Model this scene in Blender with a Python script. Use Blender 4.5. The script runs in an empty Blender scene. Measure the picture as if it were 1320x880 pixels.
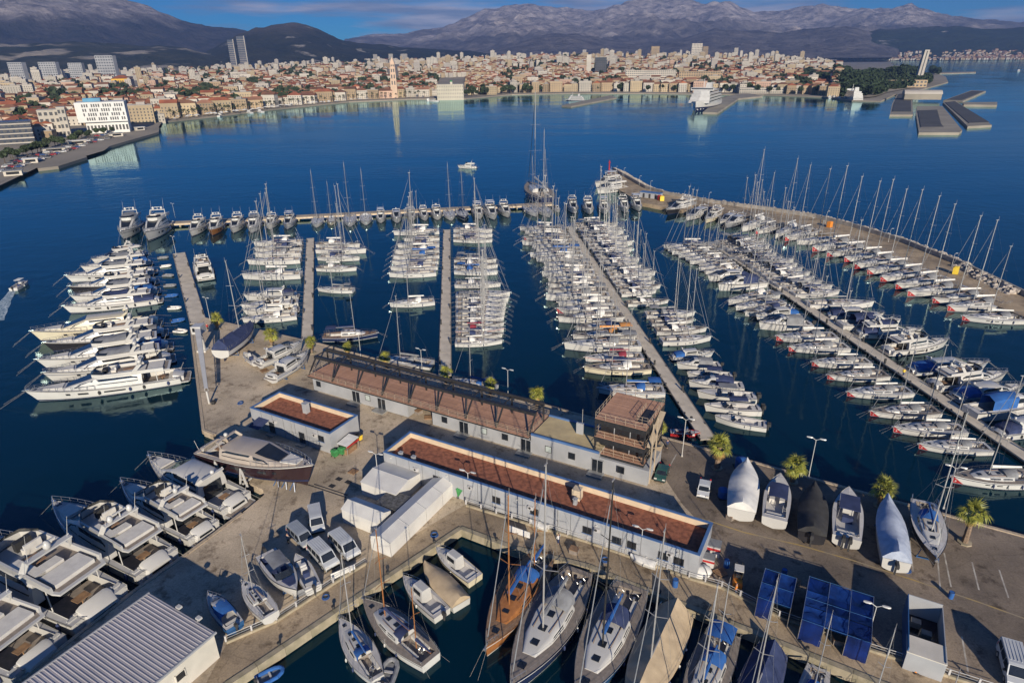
import bpy, math, random
from mathutils import Vector, Matrix
random.seed(7)
RAD = math.radians
S = bpy.context.scene
COL = S.collection

# ---------------------------------------------------------------- camera
CAM_H = 62.0; FPX = 840.0; ROLL = RAD(0.7); Y0 = 73.7
PITCH = math.atan((440 - Y0) * math.cos(ROLL) / FPX)
_F = Vector((0, math.cos(PITCH), -math.sin(PITCH)))
_R0 = Vector((1, 0, 0)); _U0 = _R0.cross(_F)
_R = _R0 * math.cos(ROLL) - _U0 * math.sin(ROLL)
_U = _R0 * math.sin(ROLL) + _U0 * math.cos(ROLL)
cd = bpy.data.cameras.new('camera'); cam = bpy.data.objects.new('camera', cd); COL.objects.link(cam)
cd.sensor_fit = 'HORIZONTAL'; cd.sensor_width = 36.0; cd.lens = FPX / 1320 * 36
cd.clip_start = 0.5; cd.clip_end = 90000
cam.matrix_world = Matrix(((_R.x, _U.x, -_F.x, 0), (_R.y, _U.y, -_F.y, 0), (_R.z, _U.z, -_F.z, CAM_H), (0, 0, 0, 1)))
S.camera = cam

# ---------------------------------------------------------------- world, sun, exposure
SUN_EL = RAD(19.5); SUN_AZ = RAD(180 - 11.7)           # azimuth from +Y towards +X
w = bpy.data.worlds.new('World'); S.world = w; w.use_nodes = True
nt = w.node_tree; nt.nodes.clear()
def N(nt, t, **k):
    n = nt.nodes.new(t)
    for a, b in k.items(): setattr(n, a, b)
    return n
sky = N(nt, 'ShaderNodeTexSky', sky_type='NISHITA', sun_disc=False, sun_elevation=SUN_EL, sun_rotation=SUN_AZ,
        altitude=3000, air_density=1.0, dust_density=0.8, ozone_density=2.5)
hsv = N(nt, 'ShaderNodeHueSaturation'); hsv.inputs['Saturation'].default_value = 1.1; hsv.inputs['Value'].default_value = 0.9
tc = N(nt, 'ShaderNodeTexCoord'); sep = N(nt, 'ShaderNodeSeparateXYZ')
# cloud banks: noise stretched along the horizon
mp = N(nt, 'ShaderNodeMapping'); mp.inputs['Scale'].default_value = (2.6, 2.6, 22.0)
mp.inputs['Location'].default_value = (0.37, 0.0, 0.3)
cn = N(nt, 'ShaderNodeTexNoise'); cn.inputs['Scale'].default_value = 1.7; cn.inputs['Detail'].default_value = 7; cn.inputs['Roughness'].default_value = 0.55
cr = N(nt, 'ShaderNodeValToRGB'); cr.color_ramp.elements[0].position = 0.47; cr.color_ramp.elements[1].position = 0.62
cn2 = N(nt, 'ShaderNodeTexNoise'); cn2.inputs['Scale'].default_value = 3.4; cn2.inputs['Detail'].default_value = 6
mp2 = N(nt, 'ShaderNodeMapping'); mp2.inputs['Scale'].default_value = (2.6, 2.6, 26.0); mp2.inputs['Location'].default_value = (0.3, 0.0, -0.45)
cc = N(nt, 'ShaderNodeMix', data_type='RGBA'); cc.inputs['A'].default_value = (3.6, 4.4, 6.6, 1); cc.inputs['B'].default_value = (9.5, 9.0, 10.5, 1)
ccr = N(nt, 'ShaderNodeValToRGB'); ccr.color_ramp.elements[0].position = 0.42; ccr.color_ramp.elements[1].position = 0.66
mx = N(nt, 'ShaderNodeMix', data_type='RGBA'); bg = N(nt, 'ShaderNodeBackground'); wo = N(nt, 'ShaderNodeOutputWorld')
k8 = N(nt, 'ShaderNodeMath', operation='MULTIPLY'); k8.inputs[1].default_value = 0.85
L = nt.links.new
tint = N(nt, 'ShaderNodeMix', data_type='RGBA', blend_type='MULTIPLY'); tint.inputs['Factor'].default_value = 1.0; tint.inputs['B'].default_value = (0.31, 0.82, 1.36, 1)
L(sky.outputs[0], tint.inputs['A']); L(tint.outputs['Result'], hsv.inputs['Color']); L(tc.outputs['Generated'], mp.inputs[0]); L(mp.outputs[0], cn.inputs['Vector']); L(cn.outputs['Fac'], cr.inputs[0])
L(tc.outputs['Generated'], mp2.inputs[0]); L(mp2.outputs[0], cn2.inputs['Vector']); L(cn2.outputs['Fac'], ccr.inputs[0]); L(ccr.outputs[0], cc.inputs['Factor'])
# the cloud bank lies low and far: it thins out above about 6 degrees
zs = N(nt, 'ShaderNodeSeparateXYZ'); zr_ = N(nt, 'ShaderNodeMapRange', interpolation_type='SMOOTHSTEP'); zr_.inputs['From Min'].default_value = .06; zr_.inputs['From Max'].default_value = .14; zr_.inputs['To Min'].default_value = .9; zr_.inputs['To Max'].default_value = .05
L(tc.outputs['Generated'], zs.inputs[0]); L(zs.outputs['Z'], zr_.inputs['Value']); L(zr_.outputs[0], k8.inputs[1])
L(cr.outputs[0], k8.inputs[0]); L(k8.outputs[0], mx.inputs['Factor']); L(hsv.outputs[0], mx.inputs['A']); L(cc.outputs['Result'], mx.inputs['B'])
L(mx.outputs['Result'], bg.inputs[0]); L(bg.outputs[0], wo.inputs[0])
bg.inputs['Strength'].default_value = 0.062
sd = bpy.data.lights.new('sun', 'SUN'); sun = bpy.data.objects.new('sun', sd); COL.objects.link(sun)
sd.energy = 5.0; sd.angle = RAD(0.5); sd.color = (1.0, 0.88, 0.70)
sdir = Vector((math.sin(SUN_AZ) * math.cos(SUN_EL), math.cos(SUN_AZ) * math.cos(SUN_EL), math.sin(SUN_EL)))
sun.rotation_euler = sdir.to_track_quat('Z', 'Y').to_euler(); sun.location = (60, -120, 160)
S.view_settings.view_transform = 'Standard'; S.view_settings.look = 'None'
S.view_settings.exposure = 0.3; S.view_settings.gamma = 1.0; S.view_settings.use_curve_mapping = False

# ---------------------------------------------------------------- helpers
def G(x, y, z=0.0):
    """point at height z under pixel (x, y) of the 1320x880 photograph"""
    d = _F * FPX + _R * (x - 660) - _U * (y - 440)
    t = (CAM_H - z) / -d.z
    return Vector((d.x * t, d.y * t, z))
def P(X, Y, Z):
    v = Vector((X, Y, Z - CAM_H)); k = FPX / v.dot(_F)
    return 660 + k * v.dot(_R), 440 - k * v.dot(_U)

MATS = {}
def pm(name, c1, c2=None, scale=3.0, rough=0.6, metal=0.0, bump=0.0, detail=4, coat=0.0, lo=0.35, hi=0.65, rnd=0.0, spec=0.5, coords='Object'):
    """procedural material: two colours mixed by noise, optional bump and per-object value jitter"""
    if name in MATS: return MATS[name]
    m = bpy.data.materials.new(name); m.use_nodes = True; t = m.node_tree
    b = t.nodes['Principled BSDF']; b.inputs['Roughness'].default_value = rough; b.inputs['Metallic'].default_value = metal
    b.inputs['Coat Weight'].default_value = coat; b.inputs['Specular IOR Level'].default_value = spec
    c1 = tuple(c1) + (1,); c2 = tuple(c2 or [x * 0.8 for x in c1[:3]])[:3] + (1,)
    tcn = N(t, 'ShaderNodeTexCoord'); nz = N(t, 'ShaderNodeTexNoise'); nz.inputs['Scale'].default_value = scale; nz.inputs['Detail'].default_value = detail
    rp = N(t, 'ShaderNodeValToRGB'); rp.color_ramp.elements[0].position = lo; rp.color_ramp.elements[1].position = hi
    rp.color_ramp.elements[0].color = c2; rp.color_ramp.elements[1].color = c1
    l = t.links.new
    l(tcn.outputs[coords], nz.inputs['Vector']); l(nz.outputs['Fac'], rp.inputs[0])
    out = rp.outputs[0]
    if rnd:
        oi = N(t, 'ShaderNodeObjectInfo'); mr = N(t, 'ShaderNodeMapRange'); mr.inputs['To Min'].default_value = 1 - rnd; mr.inputs['To Max'].default_value = 1 + rnd
        h = N(t, 'ShaderNodeHueSaturation'); l(oi.outputs['Random'], mr.inputs['Value']); l(mr.outputs[0], h.inputs['Value']); l(out, h.inputs['Color']); out = h.outputs[0]
    l(out, b.inputs['Base Color'])
    if bump:
        bp = N(t, 'ShaderNodeBump'); bp.inputs['Strength'].default_value = bump; bp.inputs['Distance'].default_value = 0.05
        n2 = N(t, 'ShaderNodeTexNoise'); n2.inputs['Scale'].default_value = scale * 6; n2.inputs['Detail'].default_value = 5
        l(tcn.outputs[coords], n2.inputs['Vector']); l(n2.outputs['Fac'], bp.inputs['Height']); l(bp.outputs[0], b.inputs['Normal'])
    MATS[name] = m
    return m

class MB:
    """collects shapes into one mesh"""
    def __init__(s): s.v = []; s.f = []
    def quad(s, *p):
        n = len(s.v); s.v += [tuple(q) for q in p]; s.f.append(tuple(range(n, n + len(p)))); return s
    def box(s, x0, x1, y0, y1, z0, z1):
        n = len(s.v)
        s.v += [(x0, y0, z0), (x1, y0, z0), (x1, y1, z0), (x0, y1, z0), (x0, y0, z1), (x1, y0, z1), (x1, y1, z1), (x0, y1, z1)]
        s.f += [(n + a, n + b, n + c, n + d) for a, b, c, d in ((0, 3, 2, 1), (4, 5, 6, 7), (0, 1, 5, 4), (1, 2, 6, 5), (2, 3, 7, 6), (3, 0, 4, 7))]
        return s
    def bar(s, p, q, wy, wz=None):
        """box beam from p to q"""
        wz = wz or wy
        p = Vector(p); q = Vector(q); d = (q - p).normalized()
        up = Vector((0, 0, 1)) if abs(d.z) < 0.95 else Vector((1, 0, 0))
        a = d.cross(up).normalized() * wy / 2; b = a.cross(d).normalized() * wz / 2
        return s.loft([[p - a - b, p + a - b, p + a + b, p - a + b], [q - a - b, q + a - b, q + a + b, q - a + b]])
    def tube(s, p, q, r, r2=None, n=6):
        p = Vector(p); q = Vector(q); d = (q - p).normalized(); r2 = r if r2 is None else r2
        up = Vector((0, 0, 1)) if abs(d.z) < 0.95 else Vector((1, 0, 0))
        a = d.cross(up).normalized(); b = a.cross(d).normalized()
        cs = [(math.cos(2 * math.pi * i / n), math.sin(2 * math.pi * i / n)) for i in range(n)]
        return s.loft([[p + (a * c + b * e) * r for c, e in cs], [q + (a * c + b * e) * r2 for c, e in cs]])
    def path(s, pts, r, n=5):
        for a, b in zip(pts, pts[1:]): s.tube(a, b, r, n=n)
        return s
    def loft(s, rings, caps=True, closed=True):
        n0 = len(s.v); m = len(rings[0])
        for r in rings: s.v += [tuple(p) for p in r]
        for i in range(len(rings) - 1):
            for j in range(m if closed else m - 1):
                a = n0 + i * m + j; b = n0 + i * m + (j + 1) % m
                s.f.append((a, b, b + m, a + m))
        if caps:
            s.f.append(tuple(n0 + j for j in reversed(range(m)))); k = n0 + (len(rings) - 1) * m
            s.f.append(tuple(k + j for j in range(m)))
        return s
    def prism(s, poly, z0, z1):
        A = sum(a[0] * b[1] - b[0] * a[1] for a, b in zip(poly, poly[1:] + poly[:1]))
        if A < 0: poly = poly[::-1]
        return s.loft([[(p[0], p[1], z0) for p in poly], [(p[0], p[1], z1) for p in poly]])
    def ball(s, c, rx, ry=None, rz=None, n=8, m=5, z0=-1.0):
        ry = ry or rx; rz = rz or rx; rings = []
        for i in range(m + 1):
            a = -math.pi / 2 + math.pi * i / m
            rings.append([(c[0] + rx * max(math.cos(a), .02) * math.cos(2 * math.pi * j / n), c[1] + ry * max(math.cos(a), .02) * math.sin(2 * math.pi * j / n), c[2] + rz * max(math.sin(a), z0)) for j in range(n)])
        return s.loft(rings)
    def torus(s, c, R, r, ax='x', n=14, m=5, tilt=0):
        rings = []
        for i in range(n + 1):
            a = 2 * math.pi * i / n; ring = []
            for j in range(m):
                b = 2 * math.pi * j / m; rr = R + r * math.cos(b); h = r * math.sin(b)
                p = (h, rr * math.cos(a), rr * math.sin(a)) if ax == 'x' else ((rr * math.cos(a), h, rr * math.sin(a)) if ax == 'y' else (rr * math.cos(a), rr * math.sin(a), h))
                ring.append((c[0] + p[0], c[1] + p[1], c[2] + p[2]))
            rings.append(ring)
        return s.loft(rings, caps=False)
    def rot(s, ang, c=(0, 0)):
        ca, sa = math.cos(ang), math.sin(ang)
        s.v = [(c[0] + (x - c[0]) * ca - (y - c[1]) * sa, c[1] + (x - c[0]) * sa + (y - c[1]) * ca, z) for x, y, z in s.v]; return s
    def move(s, dx, dy, dz): s.v = [(x + dx, y + dy, z + dz) for x, y, z in s.v]; return s
    def mesh(s, name, mat, smooth=False):
        me = bpy.data.meshes.new(name); me.from_pydata(s.v, [], s.f); me.materials.append(mat)
        if smooth:
            me.shade_smooth()
            me.set_sharp_from_angle(angle=RAD(42))
        return me

def link(name, data, parent=None, label=None, cat=None, group=None, kind=None, loc=None, rz=None, sc=None):
    o = bpy.data.objects.new(name, data); COL.objects.link(o)
    if parent: o.parent = parent
    if label: o['label'] = label
    if cat: o['category'] = cat
    if group: o['group'] = group
    if kind: o['kind'] = kind
    if loc is not None: o.location = loc
    if rz is not None: o.rotation_euler = (0, 0, rz)
    if sc is not None: o.scale = (sc, sc, sc) if isinstance(sc, (int, float)) else sc
    return o

class T:
    """a thing: named parts, each a mesh; placed any number of times sharing mesh data"""
    def __init__(s): s.p = []
    def add(s, name, mb, mat, parent=None, smooth=False, label=None):
        s.p.append((name, mb.mesh(name, mat, smooth) if isinstance(mb, MB) else mb, parent, label)); return len(s.p) - 1
    def place(s, name, label, cat, loc, rz=0.0, sc=1.0, group=None, mats=None, skip=(), rx=0.0):
        r = link(name, None, None, label, cat, group, None, loc, rz, sc); r.empty_display_size = 0.3
        if rx: r.rotation_euler = (rx, 0, rz)
        os_ = []
        for nm, me, par, lb in s.p:
            if nm in skip or (par is not None and os_[par] is None): os_.append(None); continue
            o = link(nm, me, r if par is None else os_[par], lb)
            if mats and nm in mats: o.material_slots[0].link = 'OBJECT'; o.material_slots[0].material = mats[nm]
            os_.append(o)
        return r
def ordw(i): return ('first second third fourth fifth sixth seventh eighth ninth tenth eleventh twelfth thirteenth fourteenth fifteenth sixteenth seventeenth eighteenth nineteenth twentieth 21st 22nd 23rd 24th 25th 26th 27th 28th 29th 30th'.split())[i]
from mathutils import noise as MN
# ---------------------------------------------------------------- materials
def gm2(name, c1, c2):
    """weathered paving: broad patches, oil stains, fine speckle and hairline cracks"""
    m = bpy.data.materials.new(name); m.use_nodes = True; t = m.node_tree; b = t.nodes['Principled BSDF']; b.inputs['Roughness'].default_value = .88; l = t.links.new
    tcn = N(t, 'ShaderNodeTexCoord')
    def nz(sc, det, ro=.6):
        n_ = N(t, 'ShaderNodeTexNoise'); n_.inputs['Scale'].default_value = sc; n_.inputs['Detail'].default_value = det; n_.inputs['Roughness'].default_value = ro; l(tcn.outputs['Object'], n_.inputs['Vector']); return n_
    def rp(n_, p0, p1, a, b_):
        r = N(t, 'ShaderNodeValToRGB'); r.color_ramp.elements[0].position = p0; r.color_ramp.elements[1].position = p1; r.color_ramp.elements[0].color = tuple(a) + (1,); r.color_ramp.elements[1].color = tuple(b_) + (1,); l(n_, r.inputs[0]); return r.outputs[0]
    def mul(a, b_, f=1.0):
        x = N(t, 'ShaderNodeMix', data_type='RGBA', blend_type='MULTIPLY'); x.inputs['Factor'].default_value = f; l(a, x.inputs['A']); l(b_, x.inputs['B']); return x.outputs['Result']
    base = rp(nz(.11, 10, .62).outputs['Fac'], .34, .64, c2, c1)
    st = rp(nz(.42, 6, .7).outputs['Fac'], .33, .46, (.42, .39, .37), (1, 1, 1)); sp = rp(nz(4.5, 4).outputs['Fac'], .3, .7, (.74, .74, .74), (1.12, 1.12, 1.12))
    vo = N(t, 'ShaderNodeTexVoronoi', feature='DISTANCE_TO_EDGE'); vo.inputs['Scale'].default_value = .13; wv = N(t, 'ShaderNodeMix', data_type='RGBA', blend_type='ADD'); wv.inputs['Factor'].default_value = .9; l(tcn.outputs['Object'], wv.inputs['A']); l(nz(.9, 5).outputs['Color'], wv.inputs['B']); l(wv.outputs['Result'], vo.inputs['Vector'])
    ck = rp(vo.outputs['Distance'], .002, .010, (.80, .79, .78), (1, 1, 1))
    l(mul(mul(mul(base, st), sp), ck), b.inputs['Base Color'])
    bp = N(t, 'ShaderNodeBump'); bp.inputs['Strength'].default_value = .3; bp.inputs['Distance'].default_value = .05; l(nz(2.0, 8).outputs['Fac'], bp.inputs['Height']); l(bp.outputs[0], b.inputs['Normal']); return m
M = dict(
 concrete=gm2('concrete', (.60, .49, .36), (.33, .27, .20)),
 asphalt=gm2('worn_asphalt', (.27, .215, .165), (.13, .105, .085)),
 prom=gm2('promenade_concrete', (.46, .355, .235), (.20, .155, .11)),
 wallc=pm('quay_wall_concrete', (.40, .34, .25), (.20, .18, .12), .5, .9, bump=.4, detail=8),
 pontoon=pm('pontoon_deck', (.60, .53, .43), (.45, .40, .33), .4, .85, bump=.2, detail=6),
 rock=pm('boulder', (.50, .44, .37), (.28, .25, .23), .5, .9, bump=.5, rnd=.25),
 dark=pm('dark_rubber', (.02, .02, .022), (.03, .03, .03), 3, .7),
 white=pm('white_gelcoat', (.52, .515, .50), (.45, .445, .43), .35, .3, coat=.25, rnd=.06),
 white2=pm('white_deck', (.50, .49, .49), (.42, .41, .41), .8, .55, rnd=.08),
 cream=pm('cream_gelcoat', (.58, .53, .40), (.51, .46, .35), .4, .3, coat=.2),
 navy=pm('navy_gelcoat', (.012, .02, .06), (.02, .03, .08), .4, .2, coat=.4),
 brown_h=pm('dark_plum_gelcoat', (.028, .014, .018), (.02, .010, .013), .4, .2, coat=.4),
 grey_h=pm('grey_gelcoat', (.22, .23, .25), (.17, .18, .2), .4, .3, coat=.3),
 black_h=pm('black_gelcoat', (.02, .02, .025), (.03, .03, .035), .4, .2, coat=.4),
 blue_h=pm('blue_gelcoat', (.03, .10, .26), (.02, .08, .2), .4, .3, coat=.3),
 red=pm('red_paint', (.40, .025, .03), (.32, .02, .02), 2, .4),
 glass=pm('dark_glass', (.012, .015, .02), (.02, .024, .03), 1, .06, spec=.8),
 mydeck=pm('low_sun_grey_deck', (.40, .40, .41), (.33, .33, .34), .8, .55, rnd=.1),  # deck colour greyed to paint in the weak low sun on flat tops
 beige=pm('beige_gelcoat', (.42, .365, .31), (.36, .31, .265), .5, .35, coat=.2),
 teak=pm('teak_deck', (.30, .18, .10), (.20, .12, .07), 2.5, .7, bump=.1),
 teak_g=pm('weathered_teak', (.26, .22, .19), (.19, .165, .145), 2.5, .75, bump=.1),
 varnish=pm('varnished_wood', (.33, .14, .05), (.24, .10, .035), 2.0, .3, coat=.3),
 alu=pm('mast_aluminium', (.40, .39, .385), (.33, .325, .32), 1.5, .35, metal=.25, rnd=.08),
 steel=pm('stainless_rail', (.62, .62, .62), (.5, .5, .5), 2, .25, metal=.8),
 wire=pm('rigging_wire', (.25, .25, .26), (.2, .2, .2), 2, .4, metal=.4),
 blackmast=pm('black_mast', (.02, .02, .02), (.03, .03, .03), 2, .35),
 navyc=pm('navy_canvas', (.018, .03, .085), (.03, .045, .12), 1.2, .9, bump=.3),
 bluec=pm('blue_canvas', (.02, .11, .36), (.015, .08, .27), 1.2, .85, bump=.3),
 greyc=pm('grey_canvas', (.22, .23, .25), (.16, .165, .18), 1.2, .9, bump=.3),
 rope=pm('mooring_rope', (.42, .40, .36), (.34, .32, .29), 2, .9),
 whitec=pm('white_canvas', (.70, .69, .66), (.58, .575, .56), 1.2, .8, bump=.3),
 tanc=pm('tan_canvas', (.47, .37, .25), (.36, .28, .19), .8, .9, bump=.3),
 blackc=pm('black_canvas', (.025, .025, .027), (.04, .04, .042), 1.2, .9, bump=.3),
 maroon=pm('maroon_canvas', (.24, .03, .05), (.18, .02, .04), 1.2, .9, bump=.3),
 orangec=pm('orange_canvas', (.62, .28, .08), (.5, .22, .06), 1.2, .9, bump=.3),
 cushion=pm('pale_cushion', (.60, .58, .54), (.52, .5, .47), 2, .85),
 yellow=pm('yellow_paint', (.75, .55, .05), (.65, .45, .04), 2, .6),
 green=pm('green_paint', (.05, .25, .08), (.03, .17, .05), 2, .6),
 orange=pm('orange_paint', (.70, .25, .03), (.6, .2, .03), 2, .5),
)

# ---------------------------------------------------------------- water
def water_material():
    m = bpy.data.materials.new('sea_water'); m.use_nodes = True; t = m.node_tree; t.nodes.clear(); l = t.links.new
    tcn = N(t, 'ShaderNodeTexCoord'); out = N(t, 'ShaderNodeOutputMaterial')
    n1 = N(t, 'ShaderNodeTexNoise'); n1.inputs['Scale'].default_value = .9; n1.inputs['Detail'].default_value = 4
    n2 = N(t, 'ShaderNodeTexNoise'); n2.inputs['Scale'].default_value = .16; n2.inputs['Detail'].default_value = 3
    n3 = N(t, 'ShaderNodeTexNoise'); n3.inputs['Scale'].default_value = .008; n3.inputs['Detail'].default_value = 4
    mpn = N(t, 'ShaderNodeMapping'); mpn.inputs['Scale'].default_value = (1, 2.6, 1); mpn.inputs['Rotation'].default_value = (0, 0, .12)
    l(tcn.outputs['Object'], n1.inputs['Vector']); l(tcn.outputs['Object'], n2.inputs['Vector']); l(tcn.outputs['Object'], mpn.inputs[0]); l(mpn.outputs[0], n3.inputs['Vector'])
    a = N(t, 'ShaderNodeMath', operation='MULTIPLY'); a.inputs[1].default_value = .022; l(n1.outputs['Fac'], a.inputs[0])
    b = N(t, 'ShaderNodeMath', operation='MULTIPLY'); b.inputs[1].default_value = .10; l(n2.outputs['Fac'], b.inputs[0])
    c = N(t, 'ShaderNodeMath', operation='ADD'); l(a.outputs[0], c.inputs[0]); l(b.outputs[0], c.inputs[1])
    r3 = N(t, 'ShaderNodeMapRange'); r3.inputs['From Min'].default_value = .38; r3.inputs['From Max'].default_value = .62; r3.inputs['To Min'].default_value = .35; r3.inputs['To Max'].default_value = 1.55
    l(n3.outputs['Fac'], r3.inputs['Value'])
    d = N(t, 'ShaderNodeMath', operation='MULTIPLY'); l(c.outputs[0], d.inputs[0]); l(r3.outputs[0], d.inputs[1])
    bp = N(t, 'ShaderNodeBump'); bp.inputs['Strength'].default_value = 1.0; bp.inputs['Distance'].default_value = 1.0; l(d.outputs[0], bp.inputs['Height'])
    fr = N(t, 'ShaderNodeFresnel'); fr.inputs['IOR'].default_value = 1.38; l(bp.outputs[0], fr.inputs['Normal'])
    df = N(t, 'ShaderNodeBsdfDiffuse'); df.inputs['Color'].default_value = (.0001, .0135, .026, 1)
    gl = N(t, 'ShaderNodeBsdfGlossy'); gl.inputs['Roughness'].default_value = .085; gl.inputs['Color'].default_value = (.70, .98, 1, 1); l(bp.outputs[0], gl.inputs['Normal'])
    rr_ = N(t, 'ShaderNodeMapRange'); rr_.inputs['From Min'].default_value = .4; rr_.inputs['From Max'].default_value = .6; rr_.inputs['To Min'].default_value = .04; rr_.inputs['To Max'].default_value = .13; l(n3.outputs['Fac'], rr_.inputs['Value']); l(rr_.outputs[0], gl.inputs['Roughness'])
    ms = N(t, 'ShaderNodeMixShader'); l(fr.outputs[0], ms.inputs[0]); l(df.outputs[0], ms.inputs[1]); l(gl.outputs[0], ms.inputs[2]); l(ms.outputs[0], out.inputs['Surface'])
    return m
mb = MB(); mb.quad((-15400, -350, 0), (15400, -350, 0), (15400, 15700, 0), (-15400, 15700, 0))
WATER = water_material()
link('sea_water', mb.mesh('sea_water', WATER), kind='structure')

# ---------------------------------------------------------------- quays (px outlines at z = QZ)
QZ = 1.3
def gp(pts, z=QZ): return [tuple(G(x, y, z)[:2]) for x, y in pts]
quay_px = [(246, 421), (264, 409), (300, 417), (390, 437), (846, 561), (1100, 631), (1320, 691), (1480, 735), (1520, 1010), (1240, 925), (1100, 868), (990, 824), (905, 790), (820, 757), (760, 732),
           (660, 707), (594, 679), (460, 770), (330, 858), (250, 912), (-90, 965), (25, 877), (175, 760), (242, 713), (312, 661), (341, 637), (339, 631), (311, 617), (303, 598), (322, 567), (277, 560), (262, 554)]
mb = MB().prism(gp(quay_px), -2.5, QZ)
quay = link('quay', mb.mesh('quay', M['concrete']), kind='structure')
yard_px = [(850, 563), (1100, 633), (1320, 693), (1476, 737), (1516, 1005), (1222, 872), (1113, 836), (1004, 796), (930, 757), (905, 747), (917, 690), (880, 650), (846, 600)]
link('yard', MB().quad(*[(x, y, QZ + .005) for x, y in gp(yard_px)][::-1]).mesh('yard', M['asphalt']), kind='structure')
prom_in = [(292, 829), (357, 801), (430, 753), (478, 722), (598, 651), (660, 669), (757, 698), (806, 715), (888, 745), (930, 757), (1004, 795), (1066, 816), (1113, 835), (1175, 855), (1222, 871), (1330, 905)]
prom_out = [(250, 910), (330, 857), (460, 769), (594, 680.5), (660, 705), (760, 730), (820, 755), (905, 788), (990, 822), (1100, 866), (1240, 922)]
pg = [(x, y, QZ + .006) for x, y in gp(prom_out + prom_in[::-1])]
link('promenade', MB().quad(*pg).mesh('promenade', M['prom']), kind='structure')
# rounded stone edge of the basin, block by block
def edge_blocks(name, pts, z0, z1, wid, step, mat, parent, off=0.0):
    for (a, b) in zip(pts, pts[1:]):
        a = Vector(a); b = Vector(b); n = max(1, int((b - a).length / step)); d = (b - a) / n; rz = math.atan2(d.y, d.x)
        ln = d.length - .04; mbx = MB().box(-ln / 2, ln / 2, -wid / 2, wid / 2, z0, z1); me = mbx.mesh(name, mat)
        for i in range(n):
            c = a + d * (i + .5); link(name, me, parent, loc=(c.x, c.y, random.uniform(-.02, .02)), rz=rz + random.uniform(-.01, .01))
edge_blocks('edge_stone', [Vector(p) for p in gp(prom_out)], .2, QZ + .12, .7, 3.0, M['wallc'], quay)
edge_blocks('edge_stone', [Vector(p) for p in gp([(312, 661), (242, 713), (175, 760), (25, 877)])], .6, QZ + .1, .5, 3.0, M['concrete'], quay)
edge_blocks('edge_stone', [Vector(p) for p in gp([(277, 560), (262, 554), (246, 421)])], .6, QZ + .1, .5, 3.0, M['concrete'], quay)
edge_blocks('edge_stone', [Vector(p) for p in gp([(390, 437), (846, 561), (1100, 631), (1320, 691), (1480, 735)])], .6, QZ + .1, .5, 4.0, M['concrete'], quay)
# painted parking lines and yellow lane marks on the yard
mline = pm('worn_line_paint', (.5, .47, .42), (.3, .27, .24), 1.0, .8); yl = pm('worn_yellow_paint', (.38, .27, .10), (.28, .23, .16), .6, .8, lo=.4, hi=.6)
for a, b in [((1171, 680), (1177, 736)), ((1205, 680), (1212, 758)), ((1217, 712), (1226, 756)), ((1253, 724), (1262, 760)), ((1288, 734), (1300, 770)), ((1240, 820), (1248, 866)), ((858, 610), (872, 585))]:
    p = G(*a, QZ); q = G(*b, QZ); d = (q - p).normalized(); s = Vector((-d.y, d.x, 0)) * .09; z = Vector((0, 0, .01))
    link('parking_line', MB().quad(p - s + z, q - s + z, q + s + z, p + s + z).mesh('parking_line', mline), kind='structure')
pts = [(905, 668), (960, 686), (1030, 702), (1100, 722), (1180, 748), (1260, 775), (1330, 800)]
for a, b in zip(pts, pts[1:]):
    p = G(*a, QZ); q = G(*b, QZ); d = (q - p).normalized(); s = Vector((-d.y, d.x, 0)) * .12; z = Vector((0, 0, .009))
    link('lane_line', MB().quad(p - s + z, q - s + z, q + s + z, p + s + z).mesh('lane_line', yl), kind='structure')

# ---------------------------------------------------------------- pontoons
PIER = {}
pede = T(); pede.add('service_box', MB().box(-.16, .16, -.16, .16, 0, 1.0), M['dark'])
def pontoon(key, ax, bx, width, label, z=.6, step=12.0, ped=True):
    a = Vector((ax[0], ax[1])); b = Vector((bx[0], bx[1])); d = (b - a); ln = d.length; d /= ln; n = max(1, round(ln / step)); seg = ln / n
    r = link('pontoon', None, None, label, 'pontoon', 'floating pontoons of the marina', loc=(a.x, a.y, 0), rz=math.atan2(d.y, d.x))
    me = MB().box(.02, seg - .02, -width / 2, width / 2, z - .12, z).mesh('deck_slab', M['pontoon'])
    fl = MB().box(.4, seg - .4, -width / 2 + .12, width / 2 - .12, -.5, z - .13).mesh('float', M['dark'])
    st = MB().box(.02, seg - .02, -.06, .06, z - .02, z + .07).mesh('edge_timber', M['teak_g'])
    pe = MB().box(-.17, .17, -.17, .17, z, z + 1.05).box(-.2, .2, -.2, .2, z + 1.05, z + 1.12).mesh('service_box', M['dark'])
    cl = MB().box(-.2, .2, -.06, .06, z, z + .2).mesh('cleat', M['dark'])
    for i in range(n):
        s = link('deck_slab', me, r, loc=(i * seg, 0, random.uniform(-.015, .015))); link('float', fl, s)
        for sd_ in (-1, 1): link('edge_timber', st, s, loc=(0, sd_ * (width / 2 - .08), 0))
        if ped:
            link('service_box', pe, r, loc=(i * seg + seg * .5, (width / 2 - .3) * (1 if i % 2 else -1), 0))
            for k in range(3): link('cleat', cl, r, loc=(i * seg + seg * (k + .5) / 3 + .8, (width / 2 - .25) * (1 if k % 2 else -1), 0))
    PIER[key] = (a, b, width)
def gm(a, b): return (G(*a, .6) + G(*b, .6)) / 2
pontoon('P0', gm((224, 327), (237, 325)), gm((247, 421), (264, 411)), 4.0, 'short pontoon with dark boxes beside the big motor yachts at left')
pontoon('P1', gm((396, 307), (404, 307)), gm((389, 437), (403, 437)), 2.8, 'narrow pontoon with the palm at its foot, second from the left')
pontoon('P2', gm((572, 296), (580, 296)), gm((566, 484), (581, 484)), 2.8, 'straight pontoon running up the middle behind the terrace building')
pontoon('P3', gm((729, 292), (737, 292)), gm((904, 566), (923, 566)), 2.9, 'long slanting pontoon ending at the palm beside the three storey tower')
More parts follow.
